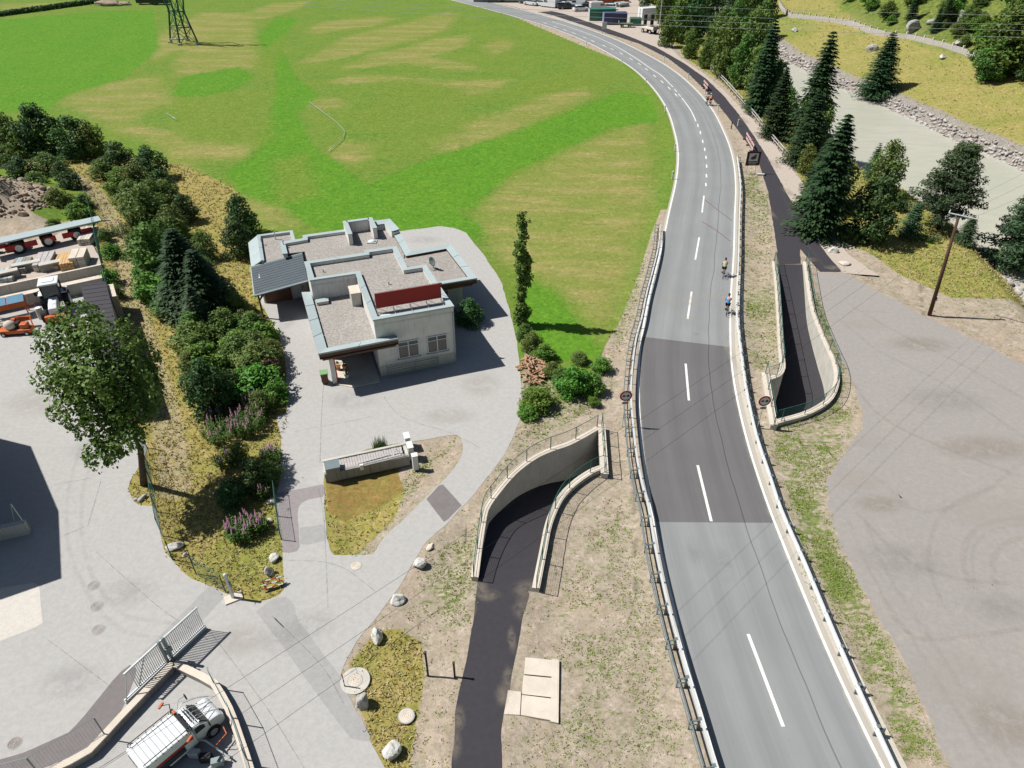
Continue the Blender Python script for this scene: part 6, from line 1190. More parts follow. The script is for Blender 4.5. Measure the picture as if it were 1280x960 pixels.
def make_car(px, py, rz, col, label, kind='car', scale=1.0):
    b = G(px, py); t = thing({'car': 'parked_car', 'pickup': 'pickup_truck', 'van': 'parked_van'}[kind], label, {'car': 'car', 'pickup': 'pickup truck', 'van': 'van'}[kind], tuple(b), rz); t.scale = (scale,)*3
    if kind == 'car':
        side_body([(-2.1, .35), (-2.15, .85), (-1.5, .98), (1.0, .95), (2.0, .78), (2.12, .4), (1.9, .25), (-1.9, .25)], 1.76, 'body', col, t); side_body([(-1.85, .95), (-1.45, 1.38), (.25, 1.42), (1.05, .94)], 1.56, 'windows', 'glass', t, .12, .03); side_body([(-1.5, 1.37), (-1.3, 1.47), (.1, 1.48), (.32, 1.38)], 1.40, 'roof', col, t, .1, .02)
    elif kind == 'van':
        side_body([(-2.4, .3), (-2.45, 1.95), (-2.3, 2.1), (1.0, 2.1), (1.75, 1.15), (2.35, .95), (2.45, .4), (2.2, .25), (-2.2, .25)], 1.9, 'body', col, t); side_body([(1.02, 2.0), (1.12, 2.02), (1.78, 1.2), (1.66, 1.18)], 1.7, 'windscreen', 'glass', t, 0, .01)
        for s in (-1, 1): MB().box((.75, s*.955, 1.5), (1.1, .02, .5)).build('side_window', 'glass', t)
    else:
        side_body([(-2.5, .4), (-2.5, .95), (-.3, .95), (-.3, 1.0), (1.2, 1.0), (2.4, .9), (2.5, .4), (2.2, .3), (-2.3, .3)], 1.85, 'body', col, t); side_body([(-.45, 1.0), (-.4, 1.55), (.7, 1.6), (1.35, 1.0)], 1.6, 'windows', 'glass', t, .1, .03); side_body([(-.42, 1.54), (-.3, 1.66), (.6, 1.67), (.8, 1.56)], 1.45, 'roof', col, t, .06, .02)
        for s in (-1, 1): MB().box((-1.45, s*.9, 1.08), (2.1, .06, .3)).build('side_board', col, t)
        MB().box((-2.5, 0, 1.08), (.06, 1.8, .3)).build('tailgate', col, t)
    wheelset(t, [(1.35, .82), (1.35, -.82), (-1.35, .82), (-1.35, -.82)], .33, .22)
    for s in (-1, 1): MB().box((2.12 if kind == 'car' else 2.44, s*.65, .68), (.05, .35, .16)).build('headlight', 'frame_white', t); MB().box((-2.14 if kind == 'car' else -2.48, s*.7, .78), (.05, .25, .16)).build('tail_light', 'red', t)
    MB().box((2.16 if kind == 'car' else 2.5, 0, .42), (.06, 1.6, .2)).build('bumper', 'black', t); return t
paint_mat('car_silver', (.5, .52, .54)); paint_mat('car_dark', (.03, .035, .045)); paint_mat('car_blue', (.06, .12, .25)); paint_mat('container_blue', (.035, .045, .13)); paint_mat('container_green', (.03, .17, .11)); paint_mat('cabin_white', (.70, .72, .72)); paint_mat('lilac', (.28, .30, .52)); paint_mat('drab_green', (.10, .16, .07))
for px, py, a, c, k, lab in ((664, 6.5, 2.5, 'white_paint', 'car', 'white car at the left end of the parked row on the far forecourt'), (671, 6.5, 2.5, 'car_silver', 'car', 'silver car second from the left in the far parked row'), (678, 7.5, 2.5, 'white_paint', 'car', 'white car third from the left in the far parked row'), (687, 9, 2.5, 'white_paint', 'van', 'white van in the middle of the far parked row'), (694, 8, 2.5, 'car_blue', 'car', 'bluish car right of the white van in the far row'),
     (708, 11, .15, 'car_dark', 'pickup', 'dark pickup with pale load standing across the far forecourt'), (703, 9.5, 2.6, 'white_paint', 'car', 'white car nosing out beside the dark pickup'), (726, 14, .3, 'white_paint', 'car', 'white car standing nearest the green container'), (748, 13, .2, 'car_silver', 'van', 'silver van behind the green container'), (760, 12, 2.9, 'white_paint', 'car', 'white car behind the blue container'), (699, 4.5, 2.5, 'car_dark', 'car', 'dark car in the back of the far parked row'), (716, 6, 2.4, 'car_silver', 'car', 'silver car behind the pickup with pale load'), (722, 9, 2.7, 'white_paint', 'van', 'white van between the dark pickup and the green container'), (657, 4.5, 2.5, 'car_dark', 'car', 'dark car at the far left end of the parked row'), (735, 10, .2, 'car_dark', 'car', 'dark car left of the silver van behind the containers'),
     (183, 4.5, .1, 'car_dark', 'van', 'dark van at the top edge left of the pylon'), (201, 5, .1, 'car_dark', 'van', 'second dark van at the top edge touching the pylon')): make_car(px, py, a, c, lab, k)
def container(px, py, rz, L, W_, Hh, mat, end, label, name='shipping_container', cat='container'):
    b = G(px, py); t = thing(name, label, cat, tuple(b), rz); MB().box((0, 0, Hh/2+.1), (L, W_, Hh)).build('body', mat, t, bevel=.03)
    rib = MB().box((0, 0, 0), (.12, .05, Hh-.3)).mesh('side_rib', M[mat]); n = int(L/.45)
    for i in range(n):
        for s in (-1, 1): put('side_rib', rib, t, loc=(-L/2+.25+i*(L-.5)/(n-1), s*(W_/2+.02), Hh/2+.1))
    for s in (-1, 1):
        d = MB().box((-L/2-.03, s*W_/4, Hh/2+.1), (.05, W_/2-.08, Hh-.2)).build('end_door', end, t); MB().tube((-L/2-.08, s*.15, .3), (-L/2-.08, s*.15, Hh-.1), .025, n=6).build('lock_bar', 'galv', d)
    return t
container(768, 30, .05, 5.6, 2.4, 2.5, 'container_blue', 'lilac', 'dark blue shipping container with pale end doors beside the far track')
container(752, 25, .05, 6.5, 2.4, 2.5, 'container_green', 'cabin_white', 'green shipping container with white doors behind the blue one')
container(811, 24, .35, 5.2, 2.4, 2.6, 'cabin_white', 'cabin_white', 'white box trailer body at the edge of the wood', 'box_trailer', 'trailer'); container(794, 31.5, 0, 2.6, 1.8, 1.6, 'container_green', 'container_green', 'small dark green skip right of the blue container', 'waste_skip', 'skip')
for (px, py), lab in (((806, 33), 'upright dark tank in front of the white box trailer, left of two'), ((814.5, 32.5), 'upright dark tank in front of the white box trailer, right of two')):
    t = thing('upright_tank', lab, 'tank', tuple(G(px, py))); MB().tube((0, 0, .2), (0, 0, 2.6), .42, n=14).build('shell', 'black', t, bevel=.05); MB().tube((0, 0, 2.6), (0, 0, 2.75), .2, n=10).build('lid', 'galv_dark', t)
    for a in range(3): MB().tube((.35*math.cos(a*2.1), .35*math.sin(a*2.1), 0), (.35*math.cos(a*2.1), .35*math.sin(a*2.1), .3), .05).build('leg', 'galv_dark', t)
def flatbed(px, py, rz, L, W_, h, label, deck='slab', load=None, name='flatbed_trailer', wheels=2):
    b = G(px, py); t = thing(name, label, 'trailer', tuple(b), rz); MB().box((0, 0, h), (L, W_, .16)).build('deck', deck, t, bevel=.02)
    MB().box((0, 0, h-.18), (L*.95, W_*.4, .2)).build('chassis', 'black', t); MB().box((-L/2+.04, 0, h+.3), (.08, W_, .6)).build('headboard', 'galv_dark', t)
    wheelset(t, [(-L*.25+k*L*.5/max(1, wheels-1), s*W_*.42) for k in range(wheels) for s in (-1, 1)], h*.42, .22); MB().path([(L/2, 0, h-.2), (L/2+.9, 0, h-.45)], .05, 6).build('drawbar', 'galv_dark', t); return t
flatbed(811, 41, 2.2, 4.6, 2.1, 1.0, 'white decked flatbed trailer standing alone on the gravel near the far street pole'); flatbed(782, 34, 0, 3.5, 1.6, .8, 'low drab trailer beside the dark green skip', 'drab_green')
# steel and timber stock at the top edge
def stack(base, rz, L, W_, layers, per, bh, mats, label, name='board_stack', cat='stack', piece='board', jit=.02):
    t = thing(name, label, cat, tuple(base), rz); rr = random.Random(len(label)); bw = W_/per; ms = [MB().box((0, 0, 0), (L, bw*.9, bh*.92)).mesh(piece, M[m]) for m in mats]
    for k in range(layers):
        for j in range(per): o = put(piece, rr.choice(ms), t, loc=(rr.uniform(-jit, jit)*L, -W_/2+bw*(j+.5), bh*(k+.5)), rz=rr.uniform(-jit, jit)*.4)
    return t
for px, py, L, W_, ly, a, lab in ((730, 3.5, 7, 2.4, 4, .1, 'rust red stack of steel beams at the top edge, leftmost of three'), (750, 3, 7, 2.4, 5, .05, 'rust red stack of steel beams at the top edge, middle of three'), (770, 2.5, 7, 2.4, 4, 0, 'rust red stack of steel beams at the top edge, rightmost of three')): stack(G(px, py), a, L, W_, ly, 5, .28, ['far_red', 'orange'], lab, 'beam_stack', piece='beam')
for px, py, lab in ((742, 7, 'jumble of pale machine parts behind the green container'), (776, 8, 'jumble of pale machine parts left of the wood edge')): stack(G(px, py), .6, 3.5, 2.5, 3, 4, .35, ['cabin_white', 'galv_dark', 'container_green'], lab, 'parts_stack', piece='crate', jit=.12)
def far_building(x0, x1, py, depth, h, label, mat='white_wall', rm='roof_dark', nwin=6):
    a, b = P(x0, py), P(x1, py); L = (b-a).length; rz = math.atan2(b.y-a.y, b.x-a.x); t = thing('commercial_building', label, 'building', tuple(a), rz); MB().box((L/2, depth/2, h/2), (L, depth, h)).build('wall', mat, t)
    MB().box((L/2, depth/2, h+.2), (L+1, depth+1, .4)).build('roof', rm, t); MB().box((L/2, -.05, .3), (L, .1, .6)).build('plinth', 'concrete_dark', t)
    for k in range(nwin):
        x = (k+.5)*L/nwin; w_ = MB().box((x, -.04, h*.55), (1.6, .12, 1.3)).build('window', 'frame_white', t); MB().box((x, -.09, h*.55), (1.4, .06, 1.1)).build('pane', 'glass', w_)
    MB().box((L*.5, -.06, 1.2), (1.1, .1, 2.2)).build('door', 'wood_brown', t)
far_building(592, 664, 2.6, 14, 6, 'pale building whose foot just shows at the top edge beside the road'); far_building(668, 720, .2, 12, 6, 'grey hall behind the far parked cars at the top edge', 'concrete_dark'); far_building(724, 782, -1.5, 12, 5, 'pale hall behind the rusty steel stacks at the top edge', 'concrete')
t = thing('road_sign', 'back of a grey road sign panel between the road and the far cycle path', 'sign', tuple(G(755, 42)), .2); MB().box((0, 0, 1.7), (1.1, .05, 1.5)).build('panel', 'galv', t, bevel=.02)
for s in (-1, 1): MB().tube((s*.35, .05, 0), (s*.35, .05, 2.3), .04, n=8).build('post', 'galv_dark', t)
# --- meadow odds and ends
for pts, lab in ([(386, 127), (397, 135), (409, 144), (421, 153), (431, 164), (429, 172), (420, 180), (411, 188)], 'long white irrigation pipe bent across the meadow'), ([(208, 141), (221, 150)], 'short straight white pipe in the left part of the meadow'), ([(38, 4), (42, 13)], 'short white fence line beyond the dark hedge'):
    o = MB().path([tuple(P(x, y, .12)) for x, y in pts], .032, 6).build('irrigation_pipe', 'galv', smooth=True); tag(o, lab, 'pipe')
ha, hb = P(-10, 21), P(122, 3); t = thing('hedge', 'long low dark hedge line across the far upper left meadow', 'hedge', tuple(ha)); nblob = 60; bl = [((hb-ha).x*k/nblob, (hb-ha).y*k/nblob, .35, .9, .9, .75) for k in range(nblob+1)]
put('foliage', crown(bl, 9000, .22, 77, 'leaf_dark', .6), t); MB().path([(0, 0, .2), tuple((hb-ha)+Vector((0, 0, .2)))], .06, 5).build('stem', 'bark', t)
q = P(136, 6); t = thing('brown_heap', 'small brown heap of earth at the end of the dark hedge', 'heap', tuple(q)); o = put('earth', rockmesh(81, 'rubble', 3), t, loc=(0, 0, .2)); o.scale = (4.5, 2.2, 1.1); o2 = put('earth', o.data, t, loc=(4, 1, .1)); o2.scale = (2.2, 1.5, .7)
# --- delineator posts
dp = None
for px, py, lab in ((807, 105, 'white delineator on the meadow side where the road bend begins'), (831, 140, 'white delineator on the meadow side in the middle of the bend'), (843, 189, 'white delineator on the meadow side above the guardrail'), (840, 224, 'white delineator on the meadow side nearest the guardrail'), (777, 82, 'white delineator on the meadow side near the long dashes'), (733, 57, 'white delineator on the far meadow side'), (676, 36, 'farthest white delineator beside the meadow'), (830, 77, 'white delineator on the dirt strip between road and far cycle path'), (860, 99, 'white delineator on the dirt strip above the two distant cyclists'), (881, 118, 'white delineator just above the two distant cyclists'), (897, 139, 'white delineator on the dirt strip below the two distant cyclists'), (922, 158, 'thin white post on the dark cycle path'), (914, 161, 'small dark post on the dirt strip')):
    t = thing('delineator', lab, 'marker post', tuple(G(px, py)), .2); MB().hexa([(-.06, -.05, 0), (.06, -.05, 0), (.06, .05, 0), (-.06, .05, 0)], [(-.06, -.05, .95), (.06, -.05, 1.05), (.06, .05, 1.05), (-.06, .05, .95)]).build('post', 'frame_white' if 'dark post' not in lab else 'sign_black', t, bevel=.01); MB().box((0, -.055, .82), (.125, .02, .16)).build('black_band', 'sign_black', t); MB().box((0, -.068, .82), (.05, .01, .1)).build('reflector', 'orange', t)
def barrier(a, b, h, label):
    p, q = P(*a), P(*b); L = (q-p).length; t = thing('barrier_board', label, 'barrier', tuple(p), math.atan2(q.y-p.y, q.x-p.x)); n = max(4, int(L/.28))
    for row in (0, 1):
        for k in range(n): MB().box(((k+.5)*L/n, 0, h-.15-row*.55), (L/n-.004, .05, .3)).build('stripe', 'red' if (k+row) % 2 else 'frame_white', t)
    for x in (.15, L/2, L-.15): MB().box((x, .04, h/2), (.06, .06, h)).build('post', 'galv_dark', t); MB().box((x, 0, .06), (.3, .8, .12)).build('foot', 'black', t)
    MB().tube((L*.7, 0, h), (L*.7, 0, h+.22), .1, n=10).build('lamp', 'orange', t)
barrier((932, 174), (941, 190), 1.0, 'red and white striped barrier at the edge of the cycle path above the brown sign'); barrier((879, 108), (884, 114), 1.1, 'distant red and white striped barrier beside the cycle path'); barrier((868, 53), (873, 56), 1.0, 'far barrier board at the wood edge') if False else None
o = thing('fallen_marker', 'white marker lying on the dirt beside the brown sign', 'marker post', tuple(P(946, 219)), -.15); MB().box((.45, 0, .12), (.95, .22, .22)).build('post', 'frame_white', o, bevel=.04); MB().box((.95, 0, .1), (.12, .4, .2)).build('foot', 'black', o)
# --- signs
def text_strokes(m, rows_, x0, x1, y, zt): pass
def no_overtaking(base, zc, label, lean, struts):
    t = thing('no_overtaking_sign', label, 'road sign', tuple(base), lean); R_ = .42
    MB().tube((0, .04, -.1), (0, .04, zc+R_*.9), .03, n=8).build('post', 'galv', t)
    MB().tube((0, .012, zc), (0, -.012, zc), R_, n=40).build('ring', 'red', t); f = MB().tube((0, -.0125, zc), (0, -.018, zc), R_*.74, n=40).build('face', 'sign_white', t)
    for s, mt in ((-1, 'red'), (1, 'sign_black')):
        c = s*.14; m = MB(); y = -.022
        pts = [(-.105, -.07), (.105, -.07), (.105, .02), (.075, .035), (.05, .10), (-.05, .10), (-.075, .035), (-.105, .02)]
        m.add([(c+x, y, zc+z) for x, z in pts]+[(c+x, y+.004, zc+z) for x, z in pts], [tuple(range(8)), tuple(range(8, 16))]+[(i, (i+1) % 8, 8+(i+1) % 8, 8+i) for i in range(8)]); m.build('car_symbol', mt, f)
    MB().box((0, -.01, zc-R_-.16), (.46, .025, .2)).build('sub_plate', 'sign_white', t); MB().box((0, -.026, zc-R_-.16), (.34, .006, .09)).build('plate_mark', 'sign_black', t)
    for q in struts: MB().tube((0, .04, q[2]), tuple(q[:2])+(.45,), .018, n=6).build('strut', 'galv_dark', t)
    return t
no_overtaking(P(778, 533), 2.65, 'round no overtaking sign on the field side beside the double guardrail', .06, [(.45, .2, 1.1), (.45, .3, .15)]); no_overtaking(P(947, 535), 2.35, 'round no overtaking sign beside the portal of the right ramp', .06, [(-.4, .2, 1.4)])
b0, b1 = P(932.5, 217), P(943.5, 217); t = thing('tourist_sign', 'square brown tourist sign with a white picture panel on two legs', 'sign', tuple((b0+b1)/2), .05); W_ = 1.75
MB().box((0, 0, 1.9), (W_, .06, 1.75)).build('panel', 'sign_brown', t, bevel=.01); f = MB().box((0, -.035, 2.08), (1.15, .012, .98)).build('picture', 'sign_white', t)
m = MB(); m.add([(-.38, -.043, 1.85), (-.28, -.043, 2.12), (-.05, -.043, 2.2), (.15, -.043, 2.4), (.40, -.043, 2.42), (.30, -.043, 2.2), (.36, -.043, 1.95), (.1, -.043, 1.8), (-.15, -.043, 1.78)], [tuple(range(9))]); m.build('picture_shape', 'wood_brown', f, fix=False)
for k, (xa, xb) in enumerate(((-.6, -.12), (-.05, .25), (.32, .62), (-.5, -.2), (-.12, .45))): MB().box(((xa+xb)/2, -.036, 1.42-.17*(k > 2)), (xb-xa, .008, .06)).build('text_line', 'sign_white', t)
for s in (-1, 1): MB().tube((s*.55, .06, -.1), (s*.55, .06, 2.7), .04, n=8).build('leg', 'galv', t)
# --- bicycles and riders
M['jersey_green'] = plain('pale green jersey', (.32, .42, .25), .8, .1, 8); M['jersey_blue'] = plain('blue jersey', (.03, .22, .50), .8, .1, 8); M['jersey_teal'] = plain('teal jersey', (.02, .12, .14), .8, .1, 8); M['jersey_orange'] = plain('orange jersey', (.60, .14, .07), .8, .1, 8); M['shorts'] = plain('black shorts', (.015, .015, .018), .8, .1, 8); M['helmet_dark'] = plain('dark helmet', (.03, .03, .035), .4, .1); M['helmet_white'] = plain('white helmet', (.6, .6, .6), .4, .1); M['hair'] = plain('brown hair', (.05, .03, .02), .8, .2)
def bicycle(base, rz, label):
    t = thing('bicycle', label, 'bicycle', tuple(base), rz); B_, Fw, BB, S, Hd = Vector((0, -.52, .34)), Vector((0, .52, .34)), Vector((0, -.08, .28)), Vector((0, -.24, .86)), Vector((0, .36, .82))
    for c in (B_, Fw):
        w_ = MB().torus(c, .325, .022, (1, 0, 0), 26, 6).build('wheel', 'black', t); sp = MB()
        for k in range(10): a = k*math.pi/5; sp.tube(c, c+Vector((0, .31*math.cos(a), .31*math.sin(a))), .003, n=3)
        sp.tube(c-Vector((.04, 0, 0)), c+Vector((.04, 0, 0)), .03, n=8); sp.build('spokes', 'galv', w_)
    f = MB()
    for a, b in ((BB, S), (BB, Hd-Vector((0, 0, .1))), (S-Vector((0, -.02, .06)), Hd), (S-Vector((0, 0, .06)), B_), (BB, B_), (Hd, Fw)): f.tube(a, b, .019, n=6)
    f.build('frame', 'galv_dark', t); MB().box((0, -.27, .93), (.13, .26, .05)).build('saddle', 'black', t, bevel=.015); MB().tube(S, (0, -.26, .91), .015).build('seat_post', 'galv', t)
    MB().path([(-.22, .52, .86), (-.21, .46, .96), (0, .42, .97), (.21, .46, .96), (.22, .52, .86)], .014, 6).build('handlebar', 'black', t); c = MB(); c.tube((-.05, -.08, .28), (.05, -.08, .28), .07, n=12); c.tube((.08, -.08, .28), (.09, .06, .18), .012); c.tube((-.08, -.08, .28), (-.09, -.22, .38), .012); c.box((.14, .06, .17), (.1, .07, .02)); c.box((-.14, -.22, .39), (.1, .07, .02)); c.build('crank', 'black', t); return t
def skinned(name, nodes, edges, mat, parent, root=0, sub=1):
    me = bpy.data.meshes.new(name); me.from_pydata([n[:3] for n in nodes], edges, []); me.materials.append(M[mat]); o = put(name, me, parent); sk = o.modifiers.new('skin', 'SKIN'); lay = me.skin_vertices[0] if me.skin_vertices else None
    if lay is None:
        bpy.context.view_layer.objects.active = o; lay = me.skin_vertices[0]
    for i, n in enumerate(nodes): lay.data[i].radius = (n[3], n[3]*(n[4] if len(n) > 4 else 1)); lay.data[i].use_root = (i == root)
    sk.use_smooth_shade = True; s_ = o.modifiers.new('sub', 'SUBSURF'); s_.levels = s_.render_levels = sub; return o
def rider(base, rz, label, jersey, helmet):
    t = thing('person', label, 'person', tuple(base), rz)
    N_ = [(0, -.24, 1.0, .13), (0, -.12, 1.17, .125), (0, .06, 1.34, .145), (0, .14, 1.43, .07), (0, .19, 1.50, .06), (0, .22, 1.60, .095), (0, .235, 1.68, .085),
          (.19, .10, 1.36, .058), (.23, .27, 1.16, .042), (.21, .44, 1.00, .032), (-.19, .10, 1.36, .058), (-.23, .27, 1.16, .042), (-.21, .44, 1.00, .032),
          (.10, -.20, .96, .092), (.11, .14, .74, .062), (.11, .02, .30, .040), (.12, .12, .23, .035), (-.10, -.20, .96, .092), (-.11, .16, .90, .062), (-.11, -.16, .52, .040), (-.12, -.09, .44, .035)]
    E_ = [(0, 1), (1, 2), (2, 3), (3, 4), (4, 5), (5, 6), (2, 7), (7, 8), (8, 9), (2, 10), (10, 11), (11, 12), (0, 13), (13, 14), (14, 15), (15, 16), (0, 17), (17, 18), (18, 19), (19, 20)]
    skinned('body', N_, E_, 'skin', t)
    def grow(n, k, f=1.16): x = list(N_[n]); return (x[0], x[1], x[2], x[3]*f)
    skinned('jersey', [grow(0, 0), grow(1, 0), grow(2, 0), grow(7, 0), (.215, .20, 1.24, .062), grow(10, 0), (-.215, .20, 1.24, .062)], [(0, 1), (1, 2), (2, 3), (3, 4), (2, 5), (5, 6)], jersey, t, 1)
    skinned('shorts', [(0, -.25, .98, .155), (.105, -.18, .95, .108), (.11, .06, .79, .085), (-.105, -.18, .95, .108), (-.11, .08, .91, .085)], [(0, 1), (1, 2), (0, 3), (3, 4)], 'shorts', t)
    MB().ball((0, .215, 1.68), .125, 14, 8, (.85, 1.12, .78)).build('helmet', helmet, t, smooth=True); MB().ball((0, .19, 1.62), .10, 10, 6, (.9, .95, .9)).build('hair', 'hair', t, smooth=True); MB().ball((0, .325, 1.60), .018, 6, 4).build('nose', 'skin', t)
    for s in (-1, 1):
        MB().box((s*.12, .10 if s > 0 else -.07, .21 if s > 0 else .42), (.09, .25, .07)).build('shoe', 'black', t, bevel=.02)
        h_ = MB(); c = Vector((s*.21, .47, .985)); h_.box(c, (.07, .08, .04))
        for k in range(4): h_.path([c+Vector((s*(-.027+.018*k), .035, .005)), c+Vector((s*(-.027+.018*k), .07-.004*abs(k-1.5), -.005)), c+Vector((s*(-.027+.018*k), .062, -.035))], .0085, 5)
        h_.path([c+Vector((-s*.03, -.01, 0)), c+Vector((-s*.055, .02, -.01)), c+Vector((-s*.05, .045, -.03))], .009, 5); h_.build('hand', 'skin', t)
rdir = lambda py: (lambda i: math.atan2(CEN[min(i+3, NC-1)][1]-CEN[i-3][1], CEN[min(i+3, NC-1)][0]-CEN[i-3][0])-math.pi/2)(at_y(py))
for px, py, j, hm, lb, lr in ((903.5, 345, 'jersey_green', 'helmet_dark', 'bicycle under the rider in the pale green jersey, upper of the near pair', 'cyclist in a pale green jersey and black shorts riding away beside the guardrail'), (907.5, 391, 'jersey_blue', 'helmet_dark', 'bicycle under the rider in the blue jersey, lower of the near pair', 'cyclist in a bright blue jersey riding away beside the guardrail'), (883, 131.5, 'jersey_teal', 'helmet_dark', 'distant bicycle on the edge line under the dark clothed rider', 'distant cyclist in dark teal clothing on the outer edge line of the bend'), (887.5, 131.5, 'jersey_orange', 'helmet_white', 'distant bicycle under the orange clothed rider', 'distant cyclist in an orange jersey on the outer side of the bend')):
    rz = rdir(py); b = P(px, py)+Vector((0, 0, .03)); bicycle(b, rz, lb); rider(b, rz, lr, j, hm)
# --- manholes, covers, posts
def manhole(px, py, R_, label, mat='iron', pad=None, z=.016):
    b = P(px, py); t = thing('manhole_cover', label, 'manhole cover', tuple(b)); 
    if pad: MB().tube((0, 0, -.05), (0, 0, z+.012), pad, n=36).build('concrete_ring', 'concrete', t); z += .014
    MB().tube((0, 0, -.05), (0, 0, z+.006), R_+.05, n=30).build('collar', 'yard', t); MB().tube((0, 0, -.04), (0, 0, z+.016), R_, n=30).build('lid', mat, t)
    for k in range(3): MB().torus((0, 0, z+.017), R_*(.3+.25*k), .012, (0, 0, 1), 22, 4).build('ridge', mat, t)
M['faint_iron'] = plain('yard coloured cover', (.36, .34, .325), .8, .10, 6); manhole(116.5, 732, .30, 'faint round cover in the yard, uppermost of three in a row', 'faint_iron'); manhole(120.5, 758, .30, 'faint round cover in the yard, middle of three in a row', 'faint_iron'); manhole(122.5, 787, .30, 'faint round cover in the yard, lowest of three in a row', 'faint_iron'); manhole(18, 929, .28, 'dark round grate at the lower left corner of the yard')
manhole(445, 707.5, .28, 'small pale round cover on the driveway below the grass island', 'slab'); manhole(444, 851, .32, 'round cover set in a wide concrete disc beside the red marker', 'slab', .70); manhole(508, 895, .33, 'round concrete cover in the rough grass near the bottom', 'slab')
t = thing('marker_stake', 'thin red and white stake at the driveway corner', 'marker post', tuple(P(431, 858))); 
for k in range(5): MB().tube((0, 0, k*.2), (0, 0, k*.2+.198), .03, n=8).build('band', 'red' if k % 2 == 0 else 'frame_white', t)
for (a, b), lab in ((((535, 843), 0), 'thin dark post on the sandy verge left of the dark path'), (((568.5, 846), 0), 'short dark post at the very edge of the dark path')):
    t = thing('wooden_post', lab, 'post', tuple(P(*a))); h = 1.8 if 'thin' in lab else 1.15; MB().box((0, 0, h/2-.1), (.09, .09, h+.2)).build('shaft', 'sign_black', t, bevel=.01); MB().box((0, 0, h+.02), (.12, .12, .04)).build('cap', 'pole_wood', t)
t = thing('red_bench', 'small red and white slatted object leaning on stones at the driveway edge', 'barrier', tuple(P(341, 732)), .35)
for k in range(3):
    for j in range(4): MB().box((-.42+.28*j, -.12*k, .52-.16*k), (.27, .04, .12), 0, (.5, 'X')).build('slat', 'red' if (j+k) % 2 == 0 else 'frame_white', t)
for s in (-1, 1): MB().box((s*.4, 0, .25), (.05, .08, .55), 0, (-.4, 'X')).build('leg', 'galv_dark', t)
# --- plank topped bed on the grass island
fa, fb = P(408, 604), P(513, 581); d = (fb-fa); L = d.length; rz = math.atan2(d.y, d.x); t = thing('planted_bed', 'long low concrete bed covered with grey planks on the grass island', 'raised bed', (fa.x, fa.y, 0), rz)
MB().box((L/2, .12, .35), (L, .2, .74)).build('front_wall', 'concrete_dark', t); MB().box((L/2, 1.30, .38), (L, .18, .80)).build('rear_wall', 'concrete', t); MB().box((.1, .7, .35), (.2, 1.0, .72)).build('end_wall', 'concrete', t); MB().box((L-.1, .7, .35), (.2, 1.0, .72)).build('end_wall', 'concrete', t)  # front wall darker than the other three: its shaded side is painted in
pm_ = MB().box((0, 0, 0), (.155, 1.0, .045)).mesh('plank', M['grey_timber']); n = int((L-1.25)/.17)
for k in range(n): put('plank', pm_, t, loc=(1.05+k*.17, .72+random.uniform(-.03, .03), .66+random.uniform(-.012, .012)), rz=random.uniform(-.02, .02))
MB().tube((2.3, .05, .86), (L-.2, .15, .86), .035, n=8).build('pipe_rail', 'galv', t); MB().box((2.3, .02, .7), (.22, .16, .4)).build('valve_box', 'frame_white', t); MB().tube((2.1, .35, .72), (L-1.1, .55, .74), .03, n=8).build('loose_pole', 'galv', t)
c = thing('grey_cabinet', 'grey metal cabinet at the left end of the plank topped bed', 'cabinet', tuple(fa+Vector((.55*math.cos(rz)-.35*math.sin(rz), .55*math.sin(rz)+.35*math.cos(rz), 0))), rz); MB().box((0, 0, .55), (.85, .75, 1.1)).build('casing', 'concrete_dark', c, bevel=.02); MB().box((0, 0, 1.12), (.92, .82, .05)).build('lid', 'galv_dark', c); MB().box((-.44, 0, .55), (.03, .6, .9)).build('door', 'frame_white', c)
for (a, h, ly, lab) in (((511, 562), .95, .62, 'white stone block at the right end of the plank bed, rear of three'), ((515, 575), 1.0, .66, 'white stone block at the right end of the plank bed, middle of three'), ((520.5, 588), 1.15, .34, 'upright white stone slab standing in front of the other two blocks')):
    s_ = thing('stone_block', lab, 'stone block', tuple(P(*a)), rz); MB().box((0, ly/2, h/2), (.34, ly, h)).build('block', 'frame_white', s_, bevel=.02); MB().box((0, ly/2, h+.03), (.40, ly+.05, .06)).build('cap', 'frame_white', s_, bevel=.01)
MB().path([(L-.9, .5, .72), (L-.7, .7, 1.0), (L-.5, .45, .74), (L-.35, .75, .95)], .035, 6).build('bent_pipe', 'galv', t)
# --- white utility vehicle at the bottom left
v0, v1 = P(176, 955, 1.0), P(262, 884, 1.0); hz = math.atan2(v1.y-v0.y, v1.x-v0.x); vc = (v0+v1)/2; t = thing('utility_vehicle', 'white utility vehicle with ribbed roof, black racks and red side stripe', 'utility vehicle', (vc.x, vc.y, 0), hz); t.scale = (.86, .9, .9)
side_body([(-2.0, .45), (-2.05, 1.6), (-1.95, 1.72), (.55, 1.72), (.60, .45)], 1.55, 'rear_body', 'white_paint', t, 0, .05)
side_body([(.55, .42), (.58, 1.62), (.72, 1.68), (1.02, 1.62), (1.35, 1.22), (1.95, 1.12), (2.12, .95), (2.16, .5), (2.0, .38)], 1.46, 'cab', 'white_paint', t, .05, .09)
side_body([(.98, 1.655), (1.06, 1.675), (1.42, 1.25), (1.33, 1.215)], 1.22, 'windscreen', 'glass', t, 0, .01)
for k in range(9): MB().box((-1.8+k*.27, 0, 1.735), (.03, 1.5, .025)).build('roof_rib', 'cap', t)
